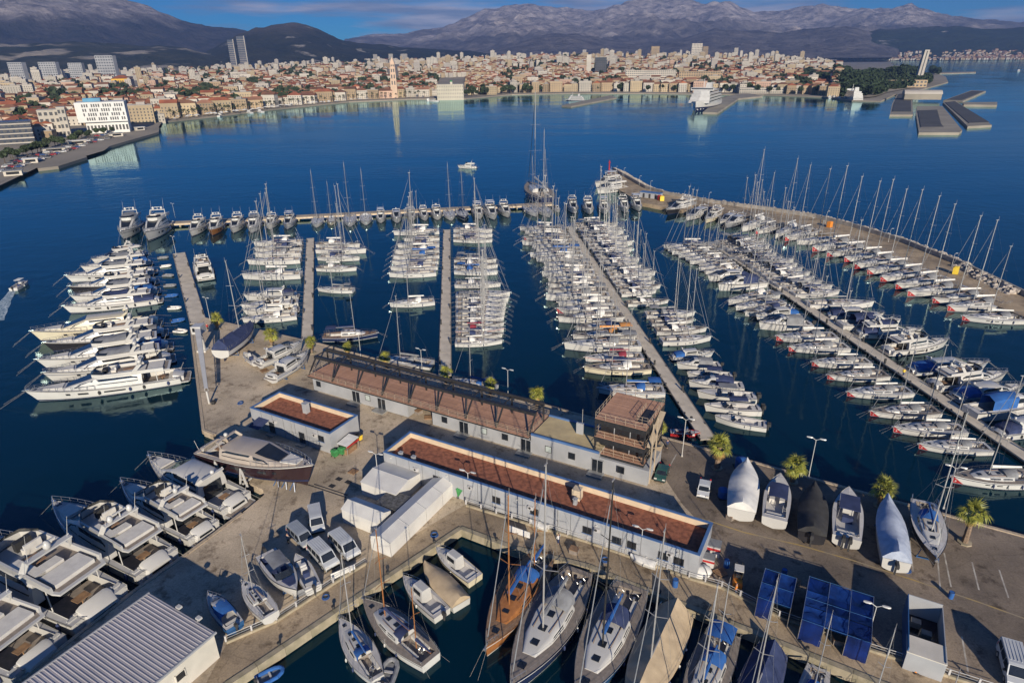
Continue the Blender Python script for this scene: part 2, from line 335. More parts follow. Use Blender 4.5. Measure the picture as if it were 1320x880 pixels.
pontoon('P4', gm((917, 314), (925, 314)), gm((1345, 610), (1365, 610)), 2.9, 'longest slanting pontoon at right between the charter yachts')
# outer pontoon on piles
a = G(222, 287, 1.4); b = G(712, 262, 1.4); d = (b - a); ln = d.length; d.normalize(); ow = 5.0
r = link('outer_pier', None, None, 'long concrete pier on piles closing the marina towards the harbour', 'pier', loc=(a.x, a.y, 0), rz=math.atan2(d.y, d.x))
n = 24; seg = ln / n
me = MB().box(.02, seg - .02, -ow / 2, ow / 2, .75, 1.4).mesh('deck_slab', M['concrete']); pl = MB().tube((0, 0, -3), (0, 0, .75), .4, n=8).mesh('pile', M['wallc'])
for i in range(n):
    link('deck_slab', me, r, loc=(i * seg, 0, 0))
    for sd_ in (-1, 1): link('pile', pl, r, loc=(i * seg + seg / 2, sd_ * (ow / 2 - .6), 0))
OUT_A, OUT_D = a, d

# ---------------------------------------------------------------- breakwater
bi = [(783, 223), (800, 246), (826, 261), (862, 268), (907, 274), (950, 280), (990, 285), (1040, 295), (1087, 308), (1150, 333), (1202, 360), (1255, 382), (1325, 410), (1420, 450)]
bo = [(790, 219), (832, 243), (855, 250), (876, 254), (915, 261), (950, 266), (990, 271), (1052, 281), (1100, 293), (1165, 313), (1240, 343), (1320, 381), (1420, 425)]
BI = [G(x, y, 1.6) for x, y in bi]; BO = [G(x, y, 1.6) for x, y in bo]
poly = [tuple(p[:2]) for p in BI] + [tuple(p[:2]) for p in BO[::-1]]
bw = link('breakwater', MB().prism(poly, -3, 1.6).mesh('breakwater', M['prom']), kind='structure')
wallm = pm('parapet_concrete', (.36, .33, .29), (.24, .22, .20), .5, .9, bump=.3)
for i, (p, q) in enumerate(zip(BO, BO[1:])):
    n = max(1, int((q - p).length / 6)); dd = (q - p) / n; rz = math.atan2(dd.y, dd.x)
    me = MB().box(-dd.length / 2 + .02, dd.length / 2 - .02, -.35, .35, 1.55, 3.0).mesh('parapet_block', wallm)
    for k in range(n):
        c = p + dd * (k + .5); link('parapet_block', me, bw, loc=(c.x, c.y, 0), rz=rz)
def boulder_mesh(seed):
    rr = random.Random(seed); m = MB().ball((0, 0, 0), 1, n=7, m=4)
    m.v = [tuple(Vector(v) * rr.uniform(.72, 1.12)) for v in m.v]; return m.mesh('boulder', M['rock'])
BM = [boulder_mesh(i) for i in range(7)]
rocks = []
for p, q in zip(BO, BO[1:]):
    ln = (q - p).length; d = (q - p) / ln; nrm = Vector((-d.y, d.x, 0))
    if nrm.y < 0: nrm = -nrm
    k = int(ln / 1.25)
    for i in range(k):
        for row in range(5):
            c = p + d * ((i + random.random()) * 1.25) + nrm * (.9 + row * 1.25 + random.uniform(-.3, .3))
            rocks.append((c, 2.3 - row * .55 + random.uniform(-.25, .25), random.uniform(.65, 1.25), row))
rocks.sort(key=lambda r: (r[3] > 2, r[0].length))
big = rocks[:300]
for c, z, s, row in big:
    o = link('boulder', random.choice(BM), bw, loc=(c.x, c.y, z), sc=(s, s * random.uniform(.7, 1), s * random.uniform(.6, .9))); o.rotation_euler = (random.random() * .6, random.random() * .6, random.random() * 6)
mb = MB()
for c, z, s, row in rocks[300:]:
    t = MB().ball((0, 0, 0), s, s * .85, s * .75, n=6, m=3); t.v = [tuple(Vector(v) * random.uniform(.75, 1.1)) for v in t.v]; t.rot(random.random() * 6).move(c.x, c.y, z)
    n0 = len(mb.v); mb.v += t.v; mb.f += [tuple(n0 + i for i in f) for f in t.f]
link('boulders', mb.mesh('boulders', M['rock']), bw, kind='stuff')
# ---------------------------------------------------------------- boat builders (bow along +x, waterline z = 0)
class Hull:
    def __init__(s, L, B, fb, fs, tr=.75, tm=.4, p=2.2, rake=.5, draft=.5, flare=.25):
        s.L, s.B, s.fb, s.fs, s.tr, s.tm, s.p, s.rake, s.draft, s.flare = L, B, fb, fs, tr, tm, p, rake, draft, flare
    def hb(s, t):
        if t >= s.tm: return max(.03, s.B / 2 * (1 - ((t - s.tm) / (1 - s.tm)) ** s.p))
        return s.B / 2 * (s.tr + (1 - s.tr) * math.sin(math.pi / 2 * t / s.tm))
    def sh(s, t): return s.fs + (s.fb - s.fs) * t ** 1.7
    def X(s, t): return -s.L / 2 + s.L * t
    def t(s, x): return min(1, max(0, (x + s.L / 2) / s.L))
    def pt(s, t, f):
        """f: 1 deck edge, 0 waterline, -1 keel"""
        b, h = s.hb(t), s.sh(t)
        if f >= 0: z = h * f; wl = .93 - s.flare * t ** 2.5; y = b * (wl + (1 - wl) * f ** .8)
        else: z = s.draft * f; y = b * (.93 - s.flare * t ** 2.5) * max(.02, 1 - abs(f) ** 1.8)
        x = s.X(t) - s.rake * (1 - (z + s.draft) / (h + s.draft)) * t ** 4
        return x, y, z
    def mesh(s, n=16):
        lv = [1, .8, .5, .2, 0, -.35, -.7, -1]; rings = []
        for i in range(n + 1):
            t = (i / n) ** .85
            q = [s.pt(t, f) for f in lv]
            rings.append([(x, -y, z) for x, y, z in q] + [(x, y, z) for x, y, z in q[::-1]])
        m = MB().loft(rings, caps=False, closed=False); k = len(rings[0]); m.f.append(tuple(range(k)))
        return m
    def band(s, f0, f1, t0=0.0, t1=1.0, off=.015, n=14, sides=(-1, 1)):
        m = MB()
        for sd_ in sides:
            rr = []
            for i in range(n + 1):
                t = t0 + (t1 - t0) * i / n; a = s.pt(t, f0); b = s.pt(t, f1)
                rr.append([(a[0], (a[1] + off) * sd_, a[2]), (b[0], (b[1] + off) * sd_, b[2])])
            m.loft(rr, caps=False, closed=False)
        return m
    def deck(s, hole=None, inset=.04, drop=.03, camber=.05, n=16):
        ts = [(i / n) for i in range(n)] + [.995]
        if hole: ts = sorted(ts + [s.t(hole[0]), s.t(hole[1])])
        m = MB()
        for a, b in zip(ts, ts[1:]):
            if b - a < 1e-6: continue
            xa, xb = s.X(a), s.X(b); ya, yb = max(.01, s.hb(a) - inset), max(.01, s.hb(b) - inset); za, zb = s.sh(a) - drop, s.sh(b) - drop
            xm = (xa + xb) / 2
            if hole and hole[0] - 1e-4 < xm < hole[1] + 1e-4:
                w_ = hole[2]
                for q in (-1, 1):
                    wa, wb_ = min(w_, ya - .05), min(w_, yb - .05)
                    m.quad(*[(xa, q * ya, za), (xb, q * yb, zb), (xb, q * wb_, zb + camber * .4), (xa, q * wa, za + camber * .4)][::q])
            else:
                for q in (-1, 1): m.quad(*[(xa, q * ya, za), (xb, q * yb, zb), (xb, 0, zb + camber), (xa, 0, za + camber)][::q])
        return m
    def rail(s, t0, t1, h, n, r=.022, inset=.1, mid=True, sides=(-1, 1)):
        m = MB()
        for q in sides:
            pts = [(s.X(t), q * max(.02, s.hb(t) - inset), s.sh(t)) for t in [t0 + (t1 - t0) * i / n for i in range(n + 1)]]
            top = [(x, y, z + h) for x, y, z in pts]; m.path(top, r, 4)
            if mid: m.path([(x, y, z + h * .5) for x, y, z in pts], r * .6, 3)
            for a, b in zip(pts, top): m.tube(a, b, r, n=4)
        if t1 > .97 and len(sides) == 2: m.tube((s.X(t1), -s.hb(t1) + inset, s.sh(t1) + h), (s.X(t1), s.hb(t1) - inset, s.sh(t1) + h), r, n=4)
        return m

def body(sec):
    """rings across x: sec = [(x, halfwidth, z0, height)]"""
    R = []
    for x, w_, z0, h in sec:
        R.append([(x, -w_, z0), (x, -w_ * .95, z0 + h * .5), (x, -w_ * .84, z0 + h * .9), (x, -w_ * .62, z0 + h), (x, w_ * .62, z0 + h), (x, w_ * .84, z0 + h * .9), (x, w_ * .95, z0 + h * .5), (x, w_, z0)])
    return MB().loft(R)
def sec_at(sec, x):
    sec = sorted(sec)
    for a, b in zip(sec, sec[1:]):
        if a[0] <= x <= b[0]:
            k = (x - a[0]) / max(1e-6, b[0] - a[0]); return [a[i] + (b[i] - a[i]) * k for i in range(4)]
    return list(sec[-1] if x > sec[-1][0] else sec[0])
def side_glass(sec, x0, x1, f0=.42, f1=.8, n=6, off=.02, sides=(-1, 1), taper=True):
    m = MB()
    def pt(x, f, q):
        _, w_, z0, h = sec_at(sec, x); kf = .95 + .05 * (1 - f / .5) if f < .5 else .95 - .11 * (f - .5) / .4
        return (x, q * (w_ * kf + off), z0 + h * f)
    for q in sides:
        rr = []
        for i in range(n + 1):
            x = x0 + (x1 - x0) * i / n; g = f1
            if taper and i == n: g = f0 + (f1 - f0) * .15
            if taper and i == 0: g = f0 + (f1 - f0) * .7
            rr.append([pt(x, f0, q), pt(x, g, q)])
        m.loft(rr, caps=False, closed=False)
    return m
def top_glass(sec, x0, x1, wf=.6, off=.03, n=4):
    m = MB(); rr = []
    for i in range(n + 1):
        _, w_, z0, h = sec_at(sec, x0 + (x1 - x0) * i / n); x = x0 + (x1 - x0) * i / n
        rr.append([(x + off * .4, -w_ * wf, z0 + h + off), (x + off * .4, w_ * wf, z0 + h + off)])
    return m.loft(rr, caps=False, closed=False)
def arch(x0, x1, w_, z0, h, n=7):
    """canvas half tunnel"""
    R = []
    for x, k in ((x0, 1), (x0 * .6 + x1 * .4, 1.0), (x1, .55)):
        R.append([(x, -w_ * math.cos(math.pi * i / n), z0 + h * k * math.sin(math.pi * i / n) ** .6) for i in range(n + 1)])
    return MB().loft(R, caps=False, closed=False)

def sail_yacht(L=12.0, hull='white', deck='white2', cover='navyc', hood='navyc', bimini=None, stripe='navy', mast='alu', mh=1.32, emblem=False, furled='greyc', masts=1,
               cockpit='teak_g', cabin='white', cabh=.5, keel=False, windows=True, wheels=2, transom=.78, mastpos=.08, draft=.5, fenders=3, boat_cover=None, rig=True, boomlift=0.0, sailcover=True):
    B = L * .325 if L > 9 else L * .35
    H = Hull(L, B, L * .095 + .1, L * .072 + .15, tr=transom, p=2.1, rake=.35, draft=draft)
    k = L / 12.0; t = T()
    hu = t.add('hull', H.mesh(), M[hull], smooth=True)
    if stripe: t.add('stripe', H.band(.80, .88), M[stripe], hu)
    t.add('boot_stripe', H.band(.02, .10), M['navy' if hull in ('white', 'cream') else 'white'], hu)
    if windows:
        for q in (-1, 1):
            for a, b in ((.50, .56), (.63, .68)): t.add('hull_window', H.band(.52, .66, a, b, .02, 2, (q,)), M['glass'], hu)
    if emblem:
        em0 = MB()
        for q in (-1, 1):
            rr = []
            for i in range(5):
                tt = .885 + .112 * i / 4; a = H.pt(tt, .12); b = H.pt(tt, .12 + .83 * i / 4); rr.append([(a[0], (a[1] + .02) * q, a[2]), (b[0], (b[1] + .02) * q, b[2] + .004)])
            em0.loft(rr, caps=False, closed=False)
        t.add('bow_emblem', em0, M['red'], hu)
        em = MB()
        for q in (-1, 1):
            a = H.pt(.965, .42); em.quad((a[0] - .16, (a[1] + .11) * q, a[2] - .1), (a[0] + .14, (a[1] + .06) * q, a[2] - .1), (a[0], (a[1] + .085) * q, a[2] + .14))
        t.add('emblem_mark', em, M['white'], hu)
    ck0, ck1, cw = -L * .46, -L * .16, B * .25
    dk = t.add('deck', H.deck((ck0, ck1, cw)), M[deck])
    zf = H.sh(.2) - .55 * k
    ck = MB()
    zt = H.sh(.2) + .0
    ck.quad((ck0, -cw, zf), (ck1, -cw, zf), (ck1, cw, zf), (ck0, cw, zf))
    for q in (-1, 1): ck.quad(*[(ck0, q * cw, zf), (ck0, q * cw, zt), (ck1, q * cw, zt), (ck1, q * cw, zf)][::q])
    ck.quad((ck0, -cw, zf), (ck0, cw, zf), (ck0, cw, zt), (ck0, -cw, zt)); ck.quad((ck1, -cw, zf), (ck1, -cw, zt), (ck1, cw, zt), (ck1, cw, zf))
    c = t.add('cockpit', ck, M[cockpit])
    for q in (-1, 1): t.add('seat', MB().box(ck0 + .9 * k, ck1 - .1, q * cw - (.0 if q < 0 else .42 * k), q * cw + (.42 * k if q < 0 else 0), zf + .01, zf + .42 * k), M['cushion' if cockpit != 'teak' else 'teak'], c)
    for j in range(wheels):
        y = 0 if wheels == 1 else (j * 2 - 1) * cw * .62
        t.add('wheel', MB().torus((ck0 + 1.0 * k, y, zf + .85 * k), .42 * k, .025, 'x', 12, 4).box(ck0 + .9 * k, ck0 + 1.1 * k, y - .1, y + .1, zf, zf + .8 * k), M['steel'], c)
    # coachroof
    x0, x1 = ck1, L * .27
    sec = [(x0, B * .32, H.sh(.35) - .05, cabh * k * 1.05), (x0 + (x1 - x0) * .35, B * .33, H.sh(.45) - .05, cabh * k), (x0 + (x1 - x0) * .7, B * .27, H.sh(.6) - .05, cabh * k * .75), (x1, B * .13, H.sh(.77) - .05, .1 * k)]
    if cabh > 0:
        cb = t.add('cabin', body(sec), M[cabin], smooth=True)
        for q in (-1, 1): t.add('window', side_glass(sec, x0 + .3 * k, x0 + (x1 - x0) * .72, .35, .75, sides=(q,)), M['glass'], cb)
        for fx in (.3, .56, .8):
            xx = x0 + (x1 - x0) * fx; s_ = sec_at(sec, xx); t.add('hatch', MB().box(xx - .27 * k, xx + .27 * k, -.27 * k, .27 * k, s_[2] + s_[3] - .06, s_[2] + s_[3] + .05), M['glass'], cb)
        t.add('companionway', MB().box(x0 - .03, x0 + .7 * k, -.32 * k, .32 * k, sec[0][2] + .1, sec[0][2] + sec[0][3] + .05), M['glass' if cabin != 'varnish' else 'varnish'], cb)
        for yy in (-1, 1): t.add('handrail', MB().bar((x0 + .4 * k, yy * B * .2, sec[0][2] + sec[0][3] + .08), (x0 + (x1 - x0) * .62, yy * B * .16, sec[1][2] + sec[1][3] * .95 + .05), .05), M['teak'], cb)
    t.add('foredeck_hatch', MB().box(L * .33, L * .33 + .5 * k, -.25 * k, .25 * k, H.sh(.84), H.sh(.84) + .08), M['glass'])
    if hood: t.add('sprayhood', arch(x0 - .5 * k, x0 + 1.0 * k, B * .27, sec[0][2] + (sec[0][3] * .5 if cabh > 0 else 0), 1.25 * k - (sec[0][3] * .5 if cabh > 0 else 0)), M[hood], smooth=True)
    if bimini:
        zb = zt + 1.75 * k
        bm_ = t.add('bimini', MB().loft([[(ck0 + .3 * k + (ck1 - ck0) * .62 * i / 3, y * B * .30, zb + .22 * k * (1 - y * y) + .08 * math.sin(math.pi * i / 3)) for y in (-1, -.6, 0, .6, 1)] for i in range(4)], caps=False, closed=False), M[bimini], smooth=True)
        for fx in (.15, .6):
            for q in (-1, 1): t.add('bimini_pole', MB().tube((ck0 + (ck1 - ck0) * fx, q * B * .30, zt), (ck0 + (ck1 - ck0) * fx, q * B * .30, zb), .02, n=4), M['steel'], bm_)
    # rig
    zd = H.sh(.55) + (cabh * k if cabh > 0 else 0) * .85
    for j in range(masts):
        xm = L * mastpos if j == 0 else -L * .30
        if masts == 2 and j == 0: xm = L * .14
        top = (mh * L if j == 0 else mh * L * .68); rk = -.012 * top; mr = .085 * k ** .5 * (1 if j == 0 else .8)
        if j: zd = H.sh(.25)
        ms = t.add('mast', MB().tube((xm, 0, zd - .3), (xm + rk, 0, top), mr, mr * .72, 7), M[mast], smooth=True)
        for f, wd in ((.38, .95), (.66, .7)) if j == 0 else ((.55, .6),):
            zz = zd + (top - zd) * f; xx = xm + rk * f
            t.add('spreader', MB().bar((xx, 0, zz), (xx - .25 * k, -wd * k, zz + .08), .07, .04).bar((xx, 0, zz), (xx - .25 * k, wd * k, zz + .08), .07, .04), M[mast], ms)
        t.add('masthead', MB().box(xm + rk - .25, xm + rk + .3, -.05, .05, top, top + .1).tube((xm + rk - .2, 0, top), (xm + rk - .2, 0, top + .7), .02, n=4), M['alu'], ms)
        bl = (L * .36 if j == 0 else L * .2); zb = zd + .85 * k
        bo_ = t.add('boom', MB().tube((xm - .15, 0, zb), (xm - bl, 0, zb + boomlift), .075 * k, n=6), M[mast])
        if sailcover:
            R = []
            for i in range(7):
                f = i / 6; r1 = (.30 - .16 * f) * k; x = xm - .1 - (bl - .2) * f; z = zb + .05 + boomlift * f
                R.append([(x, r1 * .6 * math.cos(a) , z + r1 * (.55 + .75 * math.sin(a))) for a in [2 * math.pi * q / 7 for q in range(7)]])
            t.add('sail_cover', MB().loft(R), M[cover], bo_, smooth=True)
        if rig:
            rg = MB(); ht = top * .985; xt = xm + rk
            bt = 1.0 if j == 0 else .5
            ts_ = H.t(xm - .2)
            for q in (-1, 1):
                yb = H.hb(ts_) - .08; zz = zd + (top - zd) * .66; zz2 = zd + (top - zd) * .38
                rg.path([(xm - .25 * k, q * yb, H.sh(ts_)), (xm - .25 * k, q * .95 * k, zz2 + .08), (xm - .25 * k, q * .7 * k, zz + .08), (xt, 0, ht)], .009, 3)
                rg.tube((xm - .25 * k, q * yb * .95, H.sh(ts_)), (xm, 0, zz2), .008, n=3)
            if j == 0:
                if masts == 1: 
                    for q in (-1, 1): rg.path([(xt, 0, ht), (-L * .40, 0, zd + 3.2 * k), (-L * .49, q * H.hb(.02) * .7, H.sh(0))], .008, 3)
                fs_ = (H.X(.985), 0, H.sh(1) + .05)
            t.add('rigging', rg, M['wire'])
            if j == 0:
                a = Vector(fs_); b = Vector((xt + .08, 0, ht * .97)); 
                t.add('furled_sail', MB().tube(a + (b - a) * .06, a + (b - a) * .93, .042 * k, .03 * k, 5).tube(a, b, .010, n=3), M[furled], smooth=True)
    t.add('pulpit', H.rail(.90, .99, .62, 3, .025), M['steel']); [(t.add('lifeline', H.rail(.10, .90, .58, 8, .010, sides=(q,)), M['wire']), t.add('pushpit', H.rail(.0, .10, .62, 2, .025, sides=(q,)), M['steel'])) for q in (-1, 1)]
    t.add('anchor', MB().bar((L * .47, 0, H.sh(.97) + .05), (L * .5 + .25, 0, H.sh(1) - .05), .14, .1).box(L * .5 + .1, L * .5 + .3, -.16, .16, H.sh(1) - .28, H.sh(1) - .1), M['steel'])
    for q in (-1, 1):
        for j in range(fenders):
            tt = .28 + .16 * j; a = H.pt(tt, .55); t.add('fender', MB().ball((a[0], (a[1] + .15) * q, a[2]), .13, .13, .33, 6, 4).tube((a[0], (a[1] + .12) * q, a[2] + .3), (a[0], (a[1]) * q, H.sh(tt) + .5), .012, n=3), M['white' if j % 2 else 'navyc'], smooth=True)
    for q in (-1, 1):
        t.add('mooring_line', MB().tube((L * .49, q * .15, H.sh(.98)), (L * .5 + 2.2 * k, q * .5, -.15), .010, n=4), M['rope']); t.add('stern_line', MB().tube((-L * .48, q * H.hb(.02) * .8, H.sh(0)), (-L * .5 - 1.6, q * H.hb(.02) * 1.05, .62), .010, n=4), M['rope'])
    if keel:
        t.add('keel', MB().loft([[(-.6 * k, -.12, -draft + .1), (.9 * k, -.04, -draft + .1), (.9 * k, .04, -draft + .1), (-.6 * k, .12, -draft + .1)], [(-.7 * k, -.1, -1.7 * k), (.4 * k, -.03, -1.7 * k), (.4 * k, .03, -1.7 * k), (-.7 * k, .1, -1.7 * k)]]), M['navy'])
        t.add('rudder', MB().box(-L * .44, -L * .40, -.05, .05, -1.3 * k, .1), M['navy'])
    if boat_cover:
        R = []
        for i in range(11):
            f = i / 10; tt = .02 + .9 * f; x = H.X(tt); b = H.hb(tt) + .05; zz = H.sh(tt); ridge = zz + (1.9 - 1.0 * f) * k * (.9 + .1 * math.cos(f * 18))
            R.append([(x, -b, zz - .12), (x, -b * 1.0, zz + .18), (x, -b * .55, zz + (ridge - zz) * .55), (x, 0, ridge), (x, b * .55, zz + (ridge - zz) * .55), (x, b, zz + .18), (x, b, zz - .12)])
        t.add('boat_cover', MB().loft(R, caps=True, closed=False), M[boat_cover], smooth=True)
    t.L = L; t.bowz = H.sh(1); t.H = H
    return t

def motor_yacht(L=16.0, hull='white', top='white', fly=True, deck='mydeck', canvas=None, cockpit='teak_g', hullwin=True, domes=2, seats='cushion', flycover=None, stripe=None, hardtop=False, keelboard=None, platform='teak_g', B=None, high=1.0, low=1.0):
    B = B or (L * .27 if L > 12 else L * .31); k = (L / 16.0) ** .8
    H = Hull(L * .94, B, 2.35 * k * high, 1.25 * k * high, tr=.90, tm=.38, p=2.5, rake=1.3 * k, draft=.7, flare=.42); hl = L * .94; off = L * .03
    t = T(); t.L = L; t.bowz = H.sh(1); t.H = H
    hu = t.add('hull', H.mesh(), M[hull], smooth=True)
    t.add('boot_stripe', H.band(.02, .12), M['navy' if hull != 'navy' else 'white'], hu)
    t.add('rub_rail', H.band(.93, .99, 0, 1, .03), M['white' if hull not in ('white', 'cream') else 'steel'], hu)
    if stripe: t.add('stripe', H.band(.68, .78), M[stripe], hu)
    if hullwin:
        for q in (-1, 1):
            for a, b in ((.36, .50), (.60, .67), (.72, .75)): t.add('hull_window', H.band(.5, .70, a, b, .02, 3, (q,)), M['glass'], hu)
    xa, xw, xf = -L * .24, L * .04, L * .23
    ck0, cw = -hl / 2 + .5 * k, B * .38
    t.add('deck', H.deck((ck0, xa, cw)), M[deck])
    zf = H.sh(.15) - .75 * k; zt = H.sh(.2) + .02
    ck = MB().quad((ck0, -cw, zf), (xa, -cw, zf), (xa, cw, zf), (ck0, cw, zf))
    c = t.add('cockpit_floor', ck, M[cockpit])
    wl = MB()
    for q in (-1, 1): wl.quad(*[(ck0, q * cw, zf), (ck0, q * cw, zt), (xa, q * cw, zt), (xa, q * cw, zf)][::q])
    wl.quad((ck0, -cw, zf), (ck0, cw, zf), (ck0, cw, zt), (ck0, -cw, zt))
    t.add('cockpit_wall', wl, M[top], c)
    t.add('sofa', MB().box(ck0 + .05, ck0 + .75 * k, -cw * .8, cw * .8, zf + .01, zf + .45 * k).box(ck0 + .05, ck0 + .25 * k, -cw * .8, cw * .8, zf + .45 * k, zf + .85 * k), M[seats], c)
    t.add('table', MB().box(ck0 + 1.1 * k, ck0 + 1.8 * k, -.5 * k, .5 * k, zf + .62 * k, zf + .68 * k).tube((ck0 + 1.45 * k, 0, zf), (ck0 + 1.45 * k, 0, zf + .63 * k), .06), M['teak'], c)
    gb = t.add('transom_garage', body([(-hl / 2 - .02 * L, B * .26, .42, (zt - .42) * .8), (-hl / 2 + .35 * k, B * .30, .42, (zt - .42) + .22 * k), (ck0 + .25 * k, B * .30, .42, (zt - .42) + .3 * k)]), M[top], smooth=True); t.add('garage_window', MB().box(-hl / 2 - .022 * L, -hl / 2 - .018 * L, -B * .18, B * .18, .75, 1.0), M['glass'], gb)
    pf = t.add('swim_platform', MB().prism([(-hl / 2 - .06 * L, -B * .34), (-hl / 2 - .05 * L, -B * .42), (-hl / 2 + .05, -B * .43), (-hl / 2 + .05, B * .43), (-hl / 2 - .05 * L, B * .42), (-hl / 2 - .06 * L, B * .34)], .28, .42), M[top])
    t.add('platform_teak', MB().box(-hl / 2 - .054 * L, -hl / 2 - .02, -B * .37, B * .37, .42, .435), M[platform], pf)
    for q in (-1, 1):
        for j in range(3): t.add('step', MB().box(-hl / 2 - .05 + .22 * k * j, -hl / 2 + .25 * k + .22 * k * j, q * B * .36 - .28 * k, q * B * .36 + .28 * k, .45 + (zt - .45) * (j / 3), .45 + (zt - .45) * (j + 1) / 3), M[top], pf)
    hs = 1.85 * k * low
    sec = [(xa, B * .42, H.sh(.3) - .05, hs), (xa + (xw - xa) * .5, B * .43, H.sh(.42) - .05, hs), (xw, B * .41, H.sh(.55) - .05, hs * .97), (xw + (xf - xw) * .5, B * .36, H.sh(.64) - .05, hs * .58), (xf, B * .28, H.sh(.74) - .05, .30 * k), (xf + L * .12, B * .14, H.sh(.86) - .05, .08 * k)]
    cb = t.add('superstructure', body(sec), M[top], smooth=True)
    t.add('windscreen', top_glass(sec, xw + .1 * k, xf - .08 * k, .62), M['glass'], cb)
    for q in (-1, 1):
        t.add('side_window', side_glass(sec, xa + .4 * k, xw + (xf - xw) * .7, .36, .88, 10, sides=(q,)), M['glass'], cb)
    t.add('salon_door', MB().box(xa - .03, xa - .01, -B * .26, B * .26, zf + .05, zf + 1.9 * k), M['glass'], cb)
    t.add('sunpad', MB().loft([[(xf + .2 * k, -B * .2, H.sh(.78) + .22 * k), (xf + .2 * k, B * .2, H.sh(.78) + .22 * k), (xf + .2 * k, B * .2, H.sh(.78) + .36 * k), (xf + .2 * k, -B * .2, H.sh(.78) + .36 * k)], [(xf + .13 * L, -B * .12, H.sh(.88) + .06), (xf + .13 * L, B * .12, H.sh(.88) + .06), (xf + .13 * L, B * .12, H.sh(.88) + .2 * k), (xf + .13 * L, -B * .12, H.sh(.88) + .2 * k)]]), M[seats])
    t.add('deck_hatch', MB().box(L * .40, L * .40 + .5 * k, -.25 * k, .25 * k, H.sh(.9), H.sh(.9) + .1), M['glass'])
    t.add('anchor_winch', MB().box(L * .44, L * .44 + .4 * k, -.15, .15, H.sh(.95), H.sh(.95) + .22).bar((L * .44, 0, H.sh(.97) + .08), (hl / 2 + .2, 0, H.sh(1)), .12), M['steel'])
    zr = sec[0][2] + hs
    if fly:
        f0, f1 = -L * .42, xw + .3 * k
        pl = [(f0, -B * .36), (f0 + .6 * k, -B * .40), (f1 - L * .07, -B * .36), (f1, -B * .22), (f1 + .2, 0), (f1, B * .22), (f1 - L * .07, B * .36), (f0 + .6 * k, B * .40), (f0, B * .36)]
        fl = t.add('flybridge', MB().prism(pl, zr - .02, zr + .14), M[top])
        t.add('flybridge_floor', MB().prism([(x * .96 - .01 * L * .04, y * .9) for x, y in pl], zr + .14, zr + .15), M[platform], fl)
        cz = .62 * k; co = MB()
        ring = pl[1:-1]
        o = [[(x, y, zr + .13), (x, y * 1.02, zr + .13 + cz * (1 if x > -L * .2 else .7)), (x * .97 if x > 0 else x, y * .92, zr + .13 + cz * (1 if x > -L * .2 else .7)), (x * .95 if x > 0 else x, y * .9, zr + .13)] for x, y in ring]
        t.add('coaming', co.loft(o), M[top], fl, smooth=True)
        t.add('fly_windscreen', MB().loft([[(x * 1.0, y * .98, zr + .12 + cz), (x - .28 * k, y * .9, zr + .2 + cz + .34 * k)] for x, y in pl[2:7]], caps=False, closed=False), M['glass'], fl)
        t.add('helm', MB().box(f1 - L * .085, f1 - L * .06, -B * .2, B * .05, zr + .15, zr + .15 + .8 * k), M['dark'], fl)
        t.add('helm_seat', MB().box(f1 - L * .14, f1 - L * .11, -B * .22, B * .04, zr + .15, zr + .6 * k).box(f1 - L * .145, f1 - L * .135, -B * .22, B * .04, zr + .6 * k, zr + 1.05 * k), M[seats], fl)
        t.add('fly_sofa', MB().box(-L * .27, -L * .10, B * .18, B * .33, zr + .15, zr + .55 * k).box(-L * .27, -L * .22, -B * .1, B * .33, zr + .15, zr + .56 * k), M[seats], fl)
        t.add('fly_table', MB().box(-L * .20, -L * .13, -B * .02, B * .14, zr + .55 * k, zr + .61 * k).tube((-L * .165, B * .06, zr + .14), (-L * .165, B * .06, zr + .55 * k), .06), M['teak'], fl)
        t.add('sun_lounger', MB().box(f0 + .7 * k, -L * .28, -B * .3, B * .3, zr + .15, zr + .42 * k), M[seats], fl)
        ax = -L * .24
        am = MB()
        for q in (-1, 1): am.bar((ax + .9 * k, q * B * .38, zr + .1), (ax, q * B * .33, zr + 1.55 * k), .12, .45 * k)
        am.bar((ax, -B * .34, zr + 1.55 * k), (ax, B * .34, zr + 1.55 * k), .5 * k, .14)
        ar = t.add('radar_arch', am, M[top], fl)
        for j in range(domes): t.add('satellite_dome', MB().ball((ax, (j * 2 - (domes - 1)) * B * .2, zr + 1.62 * k + .3 * k), .28 * k, .28 * k, .36 * k, 8, 5), M['white'], ar, smooth=True)
        t.add('radar', MB().box(ax - .1, ax + .1, -.6 * k, .6 * k, zr + 2.1 * k, zr + 2.2 * k).tube((ax, 0, zr + 1.6 * k), (ax, 0, zr + 2.1 * k), .07), M['white'], ar)
        t.add('antenna', MB().tube((ax, B * .3, zr + 1.6 * k), (ax - .8 * k, B * .3, zr + 4.0 * k), .025, .012, 4).tube((ax, -B * .3, zr + 1.6 * k), (ax - .8 * k, -B * .3, zr + 3.6 * k), .025, .012, 4), M['white'], ar)
        if hardtop:
            t.add('hardtop', MB().prism([(ax - .6 * k, -B * .36), (f1 - L * .10, -B * .32), (f1 - L * .06, 0), (f1 - L * .10, B * .32), (ax - .6 * k, B * .36)], zr + 2.0 * k, zr + 2.14 * k), M[top], fl)
            pmb = MB()
            for q in (-1, 1): pmb.tube((f1 - L * .12, q * B * .29, zr + .7 * k), (f1 - L * .13, q * B * .29, zr + 2.0 * k), .05).tube((ax, q * B * .33, zr + 1.5 * k), (ax, q * B * .33, zr + 2.0 * k), .05)
            t.add('hardtop_post', pmb, M[top], fl)
